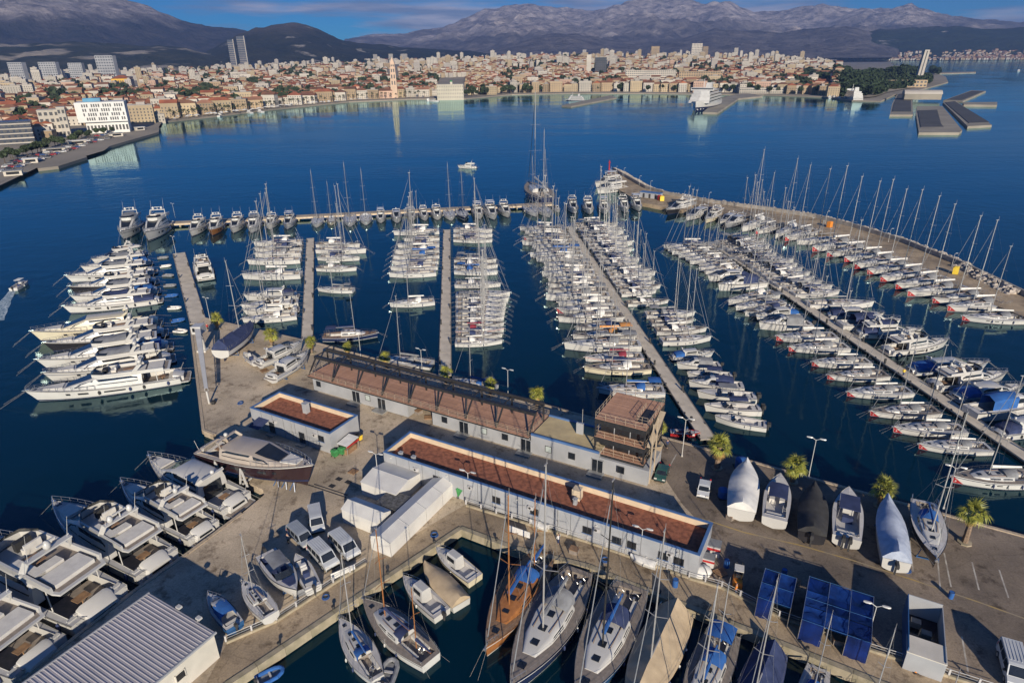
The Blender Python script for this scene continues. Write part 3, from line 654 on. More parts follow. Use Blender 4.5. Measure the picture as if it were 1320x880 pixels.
        if flycover: t.add('fly_cover', MB().loft([[(x, -B * .36 * kk, zr + .75 * k), (x, -B * .2 * kk, zr + (.95 + hh) * k), (x, B * .2 * kk, zr + (.95 + hh) * k), (x, B * .36 * kk, zr + .75 * k)] for x, kk, hh in ((-L * .2, 1, .3), (-L * .1, 1, .1), (-L * .03, 1, .25), (f1 - .3, .6, -.05))], caps=False, closed=False), M[flycover], fl, smooth=True)
        for q in (-1, 1): t.add('deck_post', MB().tube((-L * .33, q * B * .37, zt - .1), (-L * .33, q * B * .37, zr), .05), M[top])
    else:
        for j in range(3): t.add('sunroof_slat', MB().box(xa + L * .09 + .34 * k * j, xa + L * .09 + .34 * k * j + .18 * k, -B * .2, B * .2, zr - .03, zr + .03), M['glass'], cb)
        am = MB()
        for q in (-1, 1): am.bar((xa + .2 * k, q * B * .36, zr - .15), (xa - .5 * k, q * B * .30, zr + .45 * k), .1, .35 * k)
        am.bar((xa - .5 * k, -B * .31, zr + .45 * k), (xa - .5 * k, B * .31, zr + .45 * k), .35 * k, .1)
        ar = t.add('radar_arch', am, M[top]); t.add('satellite_dome', MB().ball((xa - .5 * k, 0, zr + .75 * k), .25 * k), M['white'], ar, smooth=True)
    if canvas:
        t.add('cockpit_canvas', MB().loft([[(x, -B * .41, zt + .05), (x, -B * .40, zt + zz * .7), (x, -B * .25, zt + zz), (x, B * .25, zt + zz), (x, B * .40, zt + zz * .7), (x, B * .41, zt + .05)] for x, zz in ((xa + .1, hs * .8), (xa - L * .1, hs * .75), (ck0, hs * .45), (ck0 - .02, .1))], caps=False, closed=False), M[canvas], smooth=True)
    t.add('bow_rail', H.rail(.55, .99, .65 * k, 9, .024), M['steel'])
    for q in (-1, 1):
        t.add('mooring_line', MB().tube((hl * .485, q * .2, H.sh(.98)), (hl * .5 + 2.6 * k, q * .7, -.15), .012, n=4), M['rope']); t.add('stern_line', MB().tube((-hl * .49, q * B * .38, H.sh(0)), (-hl * .5 - .06 * L - 1.4, q * B * .46, .65), .012, n=4), M['rope'])
    for q in (-1, 1):
        for j in range(4):
            tt = (.08, .24, .33, .53)[j]; a = H.pt(tt, .6); t.add('fender', MB().ball((a[0], (a[1] + .17) * q, a[2]), .16, .16, .42 * k, 6, 4), M['blackc' if j % 2 else 'navyc'], smooth=True)
    for q in (-1, 1): t.add('ensign_staff' if q < 0 else 'shore_cable', MB().tube((-hl / 2 + .1, q * B * .3, zt), (-hl / 2 - .4, q * B * .3, zt + (1.3 if q < 0 else .05)), .025, n=4), M['alu' if q < 0 else 'dark'])
    return t

def small_boat(L=7.0, hull='white', kind='console', cover=None, engines=1, top='white', canvas='navyc', inside='white2', seats='cushion', bw=.34):
    B = L * bw; H = Hull(L, B, L * .12 + .25, L * .085 + .2, tr=.88, tm=.42, p=2.3, rake=.5, draft=.4, flare=.3); k = L / 7
    t = T(); t.L = L; t.bowz = H.sh(1); t.H = H
    hu = t.add('hull', H.mesh(12), M[hull], smooth=True); t.add('rub_rail', H.band(.92, 1.0, 0, 1, .03), M['dark'], hu)
    ck1 = L * .16 if kind != 'console' else L * .30
    if kind in ('cabin', 'pilot'): ck1 = -L * .02
    if not (cover and kind == 'covered'):
        t.add('deck', H.deck((-L * .44, ck1, B * .36)), M['white2'])
        zf = .30; zt = H.sh(.3); c = t.add('cockpit_floor', MB().quad((-L * .44, -B * .36, zf), (ck1, -B * .36, zf), (ck1, B * .36, zf), (-L * .44, B * .36, zf)), M[inside])
        wl = MB()
        for q in (-1, 1): wl.quad(*[(-L * .44, q * B * .36, zf), (-L * .44, q * B * .36, zt), (ck1, q * B * .36, zt), (ck1, q * B * .36, zf)][::q])
        wl.quad((-L * .44, -B * .36, zf), (-L * .44, B * .36, zf), (-L * .44, B * .36, zt), (-L * .44, -B * .36, zt)); wl.quad((ck1, -B * .36, zf), (ck1, -B * .36, zt), (ck1, B * .36, zt), (ck1, B * .36, zf))
        t.add('cockpit_wall', wl, M['white2'], c)
        t.add('stern_seat', MB().box(-L * .42, -L * .34, -B * .3, B * .3, zf + .01, zf + .45), M[seats], c)
    if kind == 'console':
        t.add('console', MB().box(-.1, .5 * k, -.4 * k, .4 * k, .3, 1.25).box(.1, .55 * k, -.38 * k, .38 * k, 1.25, 1.5), M[top]); t.add('seat', MB().box(-.9 * k, -.45 * k, -.4 * k, .4 * k, .31, 1.0), M['navyc'])
        t.add('bow_cushion', MB().prism([(L * .18, -B * .3), (L * .30, -B * .2), (L * .30, B * .2), (L * .18, B * .3)], .5, .7), M[seats])
    if kind == 'ttop':
        t.add('console', MB().box(-.1, .6 * k, -.4 * k, .4 * k, .3, 1.4), M[top]); t.add('seat', MB().box(-.9 * k, -.45 * k, -.4 * k, .4 * k, .31, 1.0), M['navyc'])
        pm_ = MB()
        for x in (-.6 * k, .6 * k):
            for q in (-1, 1): pm_.tube((x, q * B * .3, .6), (x, q * B * .28, 2.2), .03, n=4)
        tt_ = t.add('top_frame', pm_, M['steel']); t.add('shade_top', MB().prism([(-1.1 * k, -B * .33), (1.0 * k, -B * .3), (1.0 * k, B * .3), (-1.1 * k, B * .33)], 2.2, 2.28), M[canvas], tt_)
    if kind == 'bowrider':
        z = H.sh(.6); t.add('windscreen', MB().loft([[(L * .14, -B * .36, z), (L * .07, -B * .33, z + .5)], [(L * .19, -B * .2, z), (L * .11, -B * .18, z + .5)], [(L * .19, B * .2, z), (L * .11, B * .18, z + .5)], [(L * .14, B * .36, z), (L * .07, B * .33, z + .5)]], caps=False, closed=False), M['glass'])
        for q in (-1, 1): t.add('seat', MB().box(-.6 * k, -.1 * k, q * B * .18 - .22 * k, q * B * .18 + .22 * k, .31, .9), M[seats])
        t.add('fore_cushion', MB().prism([(L * .22, -B * .24), (L * .38, -B * .12), (L * .38, B * .12), (L * .22, B * .24)], H.sh(.8), H.sh(.8) + .12), M[seats])
        if canvas: t.add('shade_top', MB().loft([[(x, y * B * .33, H.sh(.4) + 1.15 + .15 * (1 - y * y)) for y in (-1, -.5, 0, .5, 1)] for x in (-L * .25, -L * .05, L * .08)], caps=False, closed=False), M[canvas], smooth=True)
    if kind == 'cabin':
        sec = [(-L * .02, B * .36, H.sh(.45) - .05, 1.0 * k), (L * .10, B * .34, H.sh(.6) - .05, .9 * k), (L * .22, B * .27, H.sh(.72) - .05, .3 * k), (L * .36, B * .12, H.sh(.86) - .05, .08)]
        cb = t.add('cabin', body(sec), M[top], smooth=True); t.add('windscreen', top_glass(sec, L * .11, L * .21, .6), M['glass'], cb)
        for q in (-1, 1): t.add('side_window', side_glass(sec, 0.05, L * .14, .4, .8, 4, sides=(q,)), M['glass'], cb)
        if canvas: t.add('canvas_top', MB().loft([[(x, -B * .36, H.sh(.3)), (x, -B * .34, H.sh(.3) + zz * .75), (x, 0, H.sh(.3) + zz), (x, B * .34, H.sh(.3) + zz * .75), (x, B * .36, H.sh(.3))] for x, zz in ((L * .02, 1.15 * k), (-L * .15, 1.2 * k), (-L * .30, 1.0 * k))], caps=False, closed=False), M[canvas], smooth=True)
        t.add('bow_rail', H.rail(.6, .98, .45, 5, .02, mid=False), M['steel'])
    if kind == 'pilot':
        cbm = body([(-L * .12, B * .28, .35, 1.75 * k), (L * .10, B * .28, .35, 1.75 * k), (L * .15, B * .27, .35, 1.0 * k)]); cb = t.add('wheelhouse', cbm, M[top], smooth=False)
        for q in (-1, 1): t.add('side_window', MB().quad(*[(-L * .09, q * (B * .272), .35 + 1.0 * k), (L * .08, q * (B * .272), .35 + 1.0 * k), (L * .08, q * (B * .25), .35 + 1.5 * k), (-L * .09, q * (B * .25), .35 + 1.5 * k)][::-q]), M['glass'], cb)
        t.add('windscreen', MB().quad((L * .153, -B * .2, .35 + 1.05 * k), (L * .153, B * .2, .35 + 1.05 * k), (L * .115, B * .18, .35 + 1.62 * k), (L * .115, -B * .18, .35 + 1.62 * k)), M['glass'], cb)
        sec = [(L * .05, B * .3, H.sh(.6) - .05, .5 * k), (L * .25, B * .24, H.sh(.75) - .05, .35 * k), (L * .36, B * .1, H.sh(.86) - .05, .1)]
        t.add('cuddy', body(sec), M[top], smooth=True); t.add('roof_rail', H.rail(.6, .98, .45, 5, .02, mid=False), M['steel'])
        t.add('foredeck_canvas', MB().prism([(L * .08, -B * .26), (L * .2, -B * .2), (L * .2, B * .2), (L * .08, B * .26)], H.sh(.7) + .38 * k, H.sh(.7) + .46 * k), M[canvas] if canvas else M['white2'])
    if kind == 'covered':
        R = []
        for i in range(9):
            f = i / 8; tt = .01 + .95 * f; x = H.X(tt); b = H.hb(tt) + .04; z = H.sh(tt); rg = z + (.75 - .35 * f + .12 * math.sin(f * 14)) * k
            R.append([(x, -b, z - .15), (x, -b, z + .08), (x, -b * .5, z + (rg - z) * .7), (x, 0, rg), (x, b * .5, z + (rg - z) * .7), (x, b, z + .08), (x, b, z - .15)])
        t.add('boat_cover', MB().loft(R, closed=False), M[cover], smooth=True)
    for j in range(engines):
        y = (j - (engines - 1) / 2) * .62
        t.add('outboard_engine', MB().loft([[(x, y + yy * s_, z) for x, yy, z in ((-L / 2 - .55 * k, -.18, zz), (-L / 2 - .1, -.18, zz), (-L / 2 - .1, .18, zz), (-L / 2 - .55 * k, .18, zz))] for zz, s_ in ((.75, .8), (1.0, 1.05), (1.3, .75))]).box(-L / 2 - .4, -L / 2 - .2, y - .08, y + .08, -.4, .75), M['blackc'])
    for q in (-1, 1):
        a = H.pt(.4, .6); t.add('fender', MB().ball((a[0], (a[1] + .12) * q, a[2]), .12, .12, .28, 6, 4), M['white'], smooth=True)
    return t
def dinghy(L=3.2, tube='greyc', engine=True):
    t = T(); t.L = L; t.bowz = .5; W = L * .24
    pts = [(-L / 2, -W, .3), (-L * .1, -W, .3), (L * .2, -W * .92, .32), (L * .38, -W * .55, .38), (L * .44, 0, .42), (L * .38, W * .55, .38), (L * .2, W * .92, .32), (-L * .1, W, .3), (-L / 2, W, .3)]
    t.add('tube', MB().path(pts, L * .075, 8), M[tube], smooth=True)
    t.add('floor', MB().prism([(-L * .46, -W), (L * .2, -W * .9), (L * .36, -W * .5), (L * .36, W * .5), (L * .2, W * .9), (-L * .46, W)], .02, .12), M['greyc'])
    t.add('thwart', MB().box(-.15, .1, -W, W, .3, .36), M['white2']); t.add('transom', MB().box(-L * .45, -L * .42, -W, W, .05, .5), M['white2'])
    if engine: t.add('outboard_engine', MB().box(-L * .56, -L * .45, -.13, .13, .5, .85).box(-L * .52, -L * .49, -.05, .05, -.2, .5), M['blackc'])
    return t

def heading(bow, stern): d = bow - stern; return math.atan2(d.y, d.x)
def put(tpl, name, label, cat, bow, stern, bz=None, sz=.5, base=0.0, group=None, mats=None, skip=(), fixscale=None, ln_=None):
    """place a boat from its bow and stern pixels; heights of those two points above base are known from the boat"""
    bz_ = tpl.bowz * .9 if bz is None else bz
    b = G(bow[0], bow[1], base + bz_); s = G(stern[0], stern[1], base + sz); b.z = s.z = base
    if ln_: s = b + (s - b).normalized() * ln_
    ln = (b - s).length; sc = fixscale or ln / tpl.L
    c = (b + s) / 2
    return tpl.place(name, label, cat, (c.x, c.y, base), heading(b, s), sc, group, mats, skip)
# ---------------------------------------------------------------- the fleet
def mk(look, name, cat, t): t.look = look; t.kind = name; t.cat = cat; return t
SY = {
 'navy': mk('white sailing yacht with navy sail cover', 'sailing_yacht', 'sailing yacht', sail_yacht(12, cover='navyc', hood='navyc')),
 'grey': mk('white sailing yacht with grey bimini', 'sailing_yacht', 'sailing yacht', sail_yacht(12.5, cover='greyc', hood='greyc', bimini='greyc', stripe=None)),
 'blue': mk('white sailing yacht with blue sail cover', 'sailing_yacht', 'sailing yacht', sail_yacht(11.5, cover='bluec', hood='bluec', stripe='blue_h', bimini='bluec')),
 'plain': mk('white sailing yacht with white sail cover', 'sailing_yacht', 'sailing yacht', sail_yacht(12, cover='whitec', hood='whitec', stripe='grey_h')),
 'open': mk('sleek white racing yacht with bare boom', 'sailing_yacht', 'sailing yacht', sail_yacht(13, cover='whitec', hood=None, stripe=None, cabh=.35, sailcover=False, mh=1.4, wheels=2)),
 'charter': mk('white charter yacht with red bow emblem', 'charter_yacht', 'sailing yacht', sail_yacht(12.5, cover='whitec', hood='greyc', emblem=True, stripe='navy', wheels=2, bimini=None)),
 'maroon': mk('white sailing yacht with maroon sail cover', 'sailing_yacht', 'sailing yacht', sail_yacht(12, cover='maroon', hood='maroon', stripe='red')),
 'teak': mk('cream sailing yacht with teak deck', 'sailing_yacht', 'sailing yacht', sail_yacht(13, hull='cream', deck='teak_g', cover='navyc', hood='whitec', stripe='navy', transom=.6, wheels=1)),
 'navyhull': mk('navy hulled sailing yacht with pale deck', 'sailing_yacht', 'sailing yacht', sail_yacht(13, hull='navy', cover='whitec', hood='navyc', stripe='white')),
 'orange': mk('white sailing yacht with orange canvas', 'sailing_yacht', 'sailing yacht', sail_yacht(12, cover='orangec', hood='orangec', bimini='orangec')),
}
MY = {
 'fly': mk('white flybridge motor yacht', 'motor_yacht', 'motor yacht', motor_yacht(17)),
 'flynavy': mk('white flybridge yacht with navy cover', 'motor_yacht', 'motor yacht', motor_yacht(16, flycover='navyc', canvas='navyc')),
 'flyhard': mk('white motor yacht with hardtop flybridge', 'motor_yacht', 'motor yacht', motor_yacht(20, hardtop=True)),
 'flygrey': mk('white flybridge motor yacht with grey cover', 'motor_yacht', 'motor yacht', motor_yacht(18, flycover='greyc', stripe='grey_h')),
 'flyblue': mk('white flybridge yacht with blue canvas', 'motor_yacht', 'motor yacht', motor_yacht(18, canvas='bluec', flycover='greyc')),
 'coupe': mk('white hardtop motor cruiser', 'motor_yacht', 'motor yacht', motor_yacht(14, fly=False, canvas='navyc')),
 'coupe2': mk('white hardtop motor cruiser with blue canvas', 'motor_yacht', 'motor yacht', motor_yacht(13, fly=False, canvas='bluec', stripe='blue_h')),
 'dark': mk('dark hulled flybridge motor yacht', 'motor_yacht', 'motor yacht', motor_yacht(18, hull='black_h', canvas='greyc')),
 'cream': mk('cream motor yacht with grey hardtop', 'motor_yacht', 'motor yacht', motor_yacht(22, hull='cream', top='cream', fly=False, cockpit='teak')),
 'brown': mk('white motor yacht with varnished brown hull', 'motor_yacht', 'motor yacht', motor_yacht(14, hull='varnish', flycover=None)),
 'yellow': mk('yellow hulled motor boat', 'motor_yacht', 'motor yacht', motor_yacht(13, hull='cream', top='white')),
 'grey': mk('grey hulled sports motor boat', 'motor_yacht', 'motor yacht', motor_yacht(14, hull='grey_h', fly=False)),
 'smallfly': mk('small white flybridge cruiser', 'motor_yacht', 'motor yacht', motor_yacht(12, domes=1)),
}
SB = {
 'console': mk('white centre console boat', 'motor_boat', 'motor boat', small_boat(7, kind='console')),
 'ttop': mk('white console boat with grey shade top', 'motor_boat', 'motor boat', small_boat(8, kind='ttop', canvas='greyc', engines=2)),
 'bow': mk('open motor boat with navy awning', 'motor_boat', 'motor boat', small_boat(7.5, kind='bowrider', engines=2)),
 'bowplain': mk('white open motor boat with tan cushions', 'motor_boat', 'motor boat', small_boat(9, kind='bowrider', canvas=None, engines=2)),
 'cabin': mk('white cabin motor boat with navy canvas', 'motor_boat', 'motor boat', small_boat(8.5, kind='cabin', engines=0)),
 'cabing': mk('white cabin motor boat with grey canvas', 'motor_boat', 'motor boat', small_boat(8.5, kind='cabin', engines=1, canvas='greyc')),
 'cabinb': mk('cabin motor boat under bright blue canvas', 'motor_boat', 'motor boat', small_boat(8.5, kind='cabin', engines=0, canvas='bluec')),
 'pilot': mk('small white wheelhouse boat', 'motor_boat', 'motor boat', small_boat(7.5, kind='pilot', engines=1, canvas=None)),
}
ALL = {**SY, **{'m_' + k: v for k, v in MY.items()}, **{'s_' + k: v for k, v in SB.items()}}
def lerp_pts(pts, n):
    d = [0]
    for a, b in zip(pts, pts[1:]): d.append(d[-1] + max(1e-6, (b - a).length))
    out = []
    for i in range(n):
        s = d[-1] * i / max(1, n - 1)
        for j in range(len(pts) - 1):
            if s <= d[j + 1] + 1e-9:
                out.append(pts[j].lerp(pts[j + 1], (s - d[j]) / (d[j + 1] - d[j]))); break
    return out
def row(phrase, group, bows, sterns, kinds, n=None, order='from far end,', jitter=.5, bz=1.1):
    B_ = [G(x, y, bz) for x, y in bows]; S_ = [G(x, y, .6) for x, y in sterns]
    if n: B_ = lerp_pts(B_, n); S_ = lerp_pts(S_, n)
    for i, (b, s) in enumerate(zip(B_, S_)):
        t = ALL[kinds[i % len(kinds)] if isinstance(kinds, (list, tuple)) else kinds]
        b = Vector((b.x, b.y, 0)); s = Vector((s.x, s.y, 0)); ln = (b - s).length
        if n:
            dv = (b - s).normalized(); sh = random.uniform(-jitter, jitter); ln *= random.uniform(.84, 1.06); b = s + dv * (ln + sh); s = s + dv * sh
        c = (b + s) / 2; sc = (b - s).length / t.L
        hz = sc * random.uniform(.95, 1.06)
        if t.cat == 'motor yacht' and sc > 1: hz = sc ** .15
        mts = {'deck': M[random.choice(('white2', 'white2', 'white', 'teak_g', 'cushion'))]} if t.cat == 'sailing yacht' and t.look[:5] == 'white' else None
        r = t.place(t.kind, f'{t.look}, {ordw(i)} {order} {phrase}', t.cat, (c.x, c.y, random.uniform(-.04, .04)), heading(b, s) + random.uniform(-.03, .03), (sc, sc if abs(sc - 1) < .25 else (sc + 1) / 2, hz), group, mts)
# big motor yachts off the left pontoon, far to near
row('off short left pontoon', 'motor yachts off the left pontoon',
    [(115, 334), (101, 344), (80, 356), (84, 370), (87, 382), (76, 395), (34, 431), (50, 444), (40, 466), (49, 483), (25, 506)],
    [(187, 325), (195, 337), (200, 349), (202, 362), (204, 374), (207, 386), (206, 414), (213, 427), (219, 444), (222, 460), (240, 484)],
    ['m_fly', 'm_flyblue', 'm_flygrey', 'm_dark', 'm_flyblue', 'm_flynavy', 'm_cream', 'm_dark', 'm_flyblue', 'm_flygrey', 'm_fly'], bz=2.4)
# first pontoon with yachts
row('left of second pontoon', 'yachts left of the second pontoon', [(327, 314), (328, 321), (328, 328), (319, 337), (312, 356), (312, 384), (311, 394), (311, 402), (312, 411)],
    [(390, 313), (390, 320), (389, 327), (388, 336), (389, 355), (384, 380), (385, 390), (384, 398), (383, 407)], ['plain', 'navy', 'grey', 'open', 'plain', 'm_coupe', 'grey', 'm_smallfly', 'plain'])
row('right of second pontoon', 'yachts right of the second pontoon', [(464, 316), (472, 323), (464, 332), (460, 345), (409, 371)], [(410, 316), (410, 323), (412, 332), (410, 346), (456, 374)], ['plain', 'open', 'navy', 'plain', 'grey'])
row('left of middle pontoon', 'yachts left of the middle pontoon', [(507, 300), (520, 308), (512, 316), (508, 324), (506, 331), (505, 338), (503, 345), (501, 353), (502, 391)],
    [(566, 299), (566, 307), (566, 315), (566, 323), (566, 330), (565, 337), (564, 344), (562, 352), (560, 389)], ['plain', 'grey', 'navy', 'plain', 'blue', 'grey', 'navy', 'open', 'plain'])
row('right of middle pontoon', 'yachts right of the middle pontoon', [(635, 297), (635, 303), (635, 309), (640, 335), (642, 342), (642, 350), (646, 365), (658, 378), (656, 385), (653, 391), (652, 397), (651, 403), (650, 409), (650, 416), (650, 423), (648, 430), (648, 438)],
    [(586, 297), (586, 303), (586, 309), (587, 335), (587, 342), (587, 350), (587, 367), (588, 381), (588, 388), (588, 394), (588, 400), (588, 406), (588, 412), (588, 419), (588, 426), (588, 433), (587, 441)], ['plain', 'open', 'navy', 'grey', 'plain', 'blue', 'plain', 'open', 'grey', 'plain', 'navy', 'plain', 'grey', 'plain', 'maroon', 'navy', 'plain'])
row('upper left of palm pontoon', 'yachts left of the palm pontoon', [(670, 294), (677, 318), (692, 340), (699, 356), (708, 382), (712, 400)], [(725, 296), (743, 316), (759, 341), (768, 356), (784, 380), (797, 400)],
    ['plain', 'grey', 'plain', 'charter', 'navy', 'plain', 'grey', 'blue', 'plain', 'open', 'grey', 'plain', 'navy', 'plain'], n=18, jitter=.3)
row('lower left of palm pontoon', 'yachts left of the palm pontoon near shore', [(719, 410), (742, 421), (738, 433), (727, 445), (754, 460), (753, 474), (771, 500)], [(803, 409), (808, 420), (818, 432), (825, 446), (828, 460), (838, 475), (856, 505)],
    ['plain', 'navy', 'orange', 'grey', 'maroon', 'teak', 'blue'])
row('upper right of palm pontoon', 'yachts right of the palm pontoon', [(796, 289), (812, 306), (816, 325), (830, 343), (846, 352), (852, 365), (851, 373)], [(740, 291), (752, 307), (764, 325), (776, 343), (784, 355), (793, 368), (800, 379)],
    ['plain', 'grey', 'navy', 'plain', 'open', 'grey', 'plain', 'open', 'plain', 'navy'], n=21, jitter=.3)
row('lower right of palm pontoon', 'yachts right of the palm pontoon, lower group', [(862, 386), (896, 402), (895, 411), (911, 422), (917, 434), (922, 454)], [(808, 391), (832, 406), (838, 416), (845, 427), (852, 440), (866, 460)], ['plain', 'grey', 'navy', 'plain', 'open', 'm_coupe2'])
row('bow to palm pontoon', 'open motor boats at the palm pontoon', [(872, 470), (885, 481), (887, 494), (898, 507), (907, 524), (921, 537)], [(928, 472), (944, 486), (958, 500), (974, 513), (980, 529), (988, 549)], ['s_cabing', 's_bow', 's_cabin', 's_ttop', 's_bow', 's_bowplain'], bz=.9)
row('upper left of longest pontoon', 'yachts left of the longest pontoon', [(852, 318), (868, 325), (878, 333), (893, 342), (901, 351)], [(915, 317), (924, 324), (933, 330), (945, 339), (953, 346)], ['plain', 'navy', 'grey', 'plain', 'grey'], n=9, jitter=.3)
row('middle left of longest pontoon', 'boats left of the longest pontoon, middle group', [(910, 359), (925, 370), (938, 389), (948, 396), (960, 403), (972, 409), (978, 419)], [(966, 356), (985, 366), (1000, 380), (1008, 390), (1018, 397), (1028, 404), (1045, 420)], ['m_coupe', 's_cabin', 'plain', 'grey', 'navy', 'm_coupe2', 's_cabing'])
row('lower left of longest pontoon', 'charter yachts left of the longest pontoon', [(1000, 434), (1016, 447), (1046, 466), (1066, 483), (1092, 505), (1121, 529), (1152, 551), (1185, 572), (1226, 614)],
    [(1077, 435), (1092, 448), (1120, 467), (1142, 483), (1172, 504), (1208, 530), (1241, 554), (1274, 577), (1337, 618)], 'charter')
row('upper right of longest pontoon', 'yachts right of the longest pontoon', [(980, 306), (990, 318), (1011, 330), (1036, 346), (1064, 363), (1081, 375)], [(925, 315), (937, 323), (953, 336), (973, 350), (1000, 369), (1022, 380)], ['grey', 'navy', 'plain', 'open', 'plain', 'grey', 'navy', 'open'], n=15, jitter=.3)
row('lower right of longest pontoon', 'motor yachts right of the longest pontoon', [(1127, 391), (1141, 408), (1160, 416), (1190, 428), (1225, 442), (1276, 470), (1300, 486), (1322, 500), (1345, 520), (1365, 545)],
    [(1040, 393), (1066, 407), (1082, 421), (1105, 430), (1140, 452), (1172, 478), (1200, 497), (1230, 512), (1250, 535), (1285, 560)], ['open', 'm_coupe', 's_cabin', 'm_flynavy', 'm_fly', 'm_coupe2', 'm_fly', 'm_coupe2', 's_cabinb', 'm_coupe'])
row('inside the breakwater', 'boats along the breakwater', [(858, 275), (882, 283), (907, 286), (926, 289), (934, 292), (957, 296), (974, 299), (1000, 305), (1012, 308), (1027, 312), (1046, 321), (1066, 328), (1087, 334), (1100, 343), (1117, 350), (1133, 359), (1153, 369), (1170, 378), (1202, 387), (1220, 396), (1240, 408)],
    [(893, 264), (915, 270), (930, 274), (950, 279), (962, 281), (990, 285), (1005, 292), (1030, 293), (1052, 299), (1088, 309), (1106, 315), (1125, 322), (1148, 330), (1163, 337), (1181, 345), (1200, 353), (1221, 362), (1243, 373), (1277, 384), (1297, 394), (1322, 412)],
    ['m_dark', 'm_coupe', 'm_yellow', 'm_coupe', 'm_grey', 'plain', 'charter', 'plain', 'charter', 'open'] + ['charter'] * 11)
# outer pier: bows towards the marina
odir = Vector((OUT_D.y, -OUT_D.x, 0))
if odir.y > 0: odir = -odir
outer = [(246, 302, 'm_fly'), (271, 301, 'm_brown'), (299, 298, 'm_fly'), (322, 298, 'm_flygrey'), (346, 293, 'm_smallfly'), (369, 293, 'm_flyhard'), (407, 290, 'open'), (426, 287, 'teak'), (450, 289, 'open'), (471, 287, 'plain'), (491, 285, 'm_flyhard'), (512, 285, 'm_coupe'), (532, 282, 'm_fly'), (548, 282, 'm_fly'),
         (565, 281, 'm_smallfly'), (582, 281, 'open'), (599, 280, 'navyhull'), (620, 280, 'm_flyhard'), (638, 281, 'm_flyhard'), (656, 278, 'm_fly'), (691, 276, 'open'), (708, 277, 'open'), (721, 270, 's_pilot')]
for i, (x, y, kd) in enumerate(outer):
    t = ALL[kd]; bp_ = G(x, y, 1.4); bp_.z = 0
    rel = (bp_ - OUT_A); sdist = rel.dot(odir) - 2.7; ln = max(9, min(19, sdist)) if kd[0] != 's' else 8
    c = bp_ - odir * ln / 2; sc = ln / t.L
    t.place(t.kind, f'{t.look}, {ordw(i)} from left along outer pier', t.cat, (c.x, c.y, 0), math.atan2(odir.y, odir.x) + random.uniform(-.03, .03), sc, 'boats along the outer pier')
for i, (b, s, kd) in enumerate([((741, 273), (730, 252), 'm_fly'), ((761, 274), (748, 247), 'm_fly'), ((781, 274), (768, 247), 'm_flyhard'), ((808, 272), (789, 248), 'm_fly'), ((825, 270), (806, 249), 'm_flyhard')]):
    t = ALL[kd]; put(t, t.kind, f'{t.look}, {ordw(i)} from left inside breakwater head', t.cat, b, s, group='motor yachts inside the breakwater head', bz=1.4, ln_=18)
for i, (b, s, kd, w_) in enumerate([((766, 238), (790, 236), 'm_flyhard', 'upper'), ((768, 246), (794, 245), 'm_flygrey', 'lower')]):
    put(ALL[kd], 'motor_yacht', f'large white motor yacht alongside the breakwater head, the {w_} of two', 'motor yacht', b, s, bz=2, ln_=22)
put(ALL['m_flygrey'], 'motor_yacht', 'white motor yacht moored beyond the left end of the outer pier, left of two', 'motor yacht', (157, 306), (187, 279), bz=1.6, ln_=27)
put(ALL['m_fly'], 'motor_yacht', 'white motor yacht with red flag at the left tip of the outer pier', 'motor yacht', (188, 308), (219, 286), bz=1.6, ln_=28)
put(ALL['m_fly'], 'motor_yacht', 'white flybridge motor yacht alone on the right of the short left pontoon', 'motor yacht', (258, 333), (270, 374), bz=1.8, ln_=21)
tall = sail_yacht(30, hull='navy', deck='teak_g', cover='whitec', hood=None, masts=2, mh=1.2, stripe='white', transom=.5)
put(tall, 'tall_ship', 'large navy two masted sailing ship lying beyond the outer pier', 'sailing ship', (681, 236), (706, 262), bz=3)
# navy classic with awning behind the terrace building, and the big sloop beside it
cl = sail_yacht(15, hull='navy', deck='teak', cover='navyc', hood=None, stripe='white', cabin='white', cabh=.9, mh=.85, bimini='navyc', transom=.7, wheels=1, rig=False)
put(cl, 'classic_yacht', 'navy classic yacht with teak deck and dark awning by the second pontoon', 'classic yacht', (487, 427), (417, 435), bz=1.5)
bs = sail_yacht(16, cover='greyc', hood='greyc', mh=1.25)
put(bs, 'sailing_yacht', 'white sloop with tall mast moored behind the long pergola', 'sailing yacht', (487, 458), (557, 471), bz=1.6)
put(ALL['blue'], 'sailing_yacht', 'white yacht under blue and white canvas behind the pergola right end', 'sailing yacht', (583, 487), (640, 500), bz=1.2)
rb = small_boat(5.2, hull='red', kind='console', engines=0, inside='red')
put(rb, 'wooden_boat', 'small red and white wooden boat tied beside the palm pontoon foot', 'rowing boat', (903, 558), (864, 556), bz=.6)
mb_ = small_boat(7.5, kind='ttop', canvas='whitec')
put(mb_, 'motor_boat', 'white motor boat under way leaving a pale wake at far left', 'motor boat', (36, 361), (17, 373), bz=.8)
# tenders behind the big yachts
dg = {'g': dinghy(3.4), 'w': dinghy(3.4, 'whitec'), 'b': dinghy(3.4, 'bluec')}
for i, (x, y, kd, ang) in enumerate([(211, 333, 'g', .2), (214, 344, 'w', .4), (218, 356, 'g', -.2), (220, 369, 'g', .1), (222, 382, 'b', .3), (226, 398, 'w', 0), (230, 414, 'b', .5), (234, 428, 'w', -.3)]):
    c = G(x, y, 0); dg[kd].place('dinghy', f'{dict(g="grey", w="white", b="blue")[kd]} inflatable dinghy, {ordw(i)} from far end beside the short left pontoon', 'dinghy', (c.x, c.y, 0), ang, 1, 'dinghies by the left pontoon')
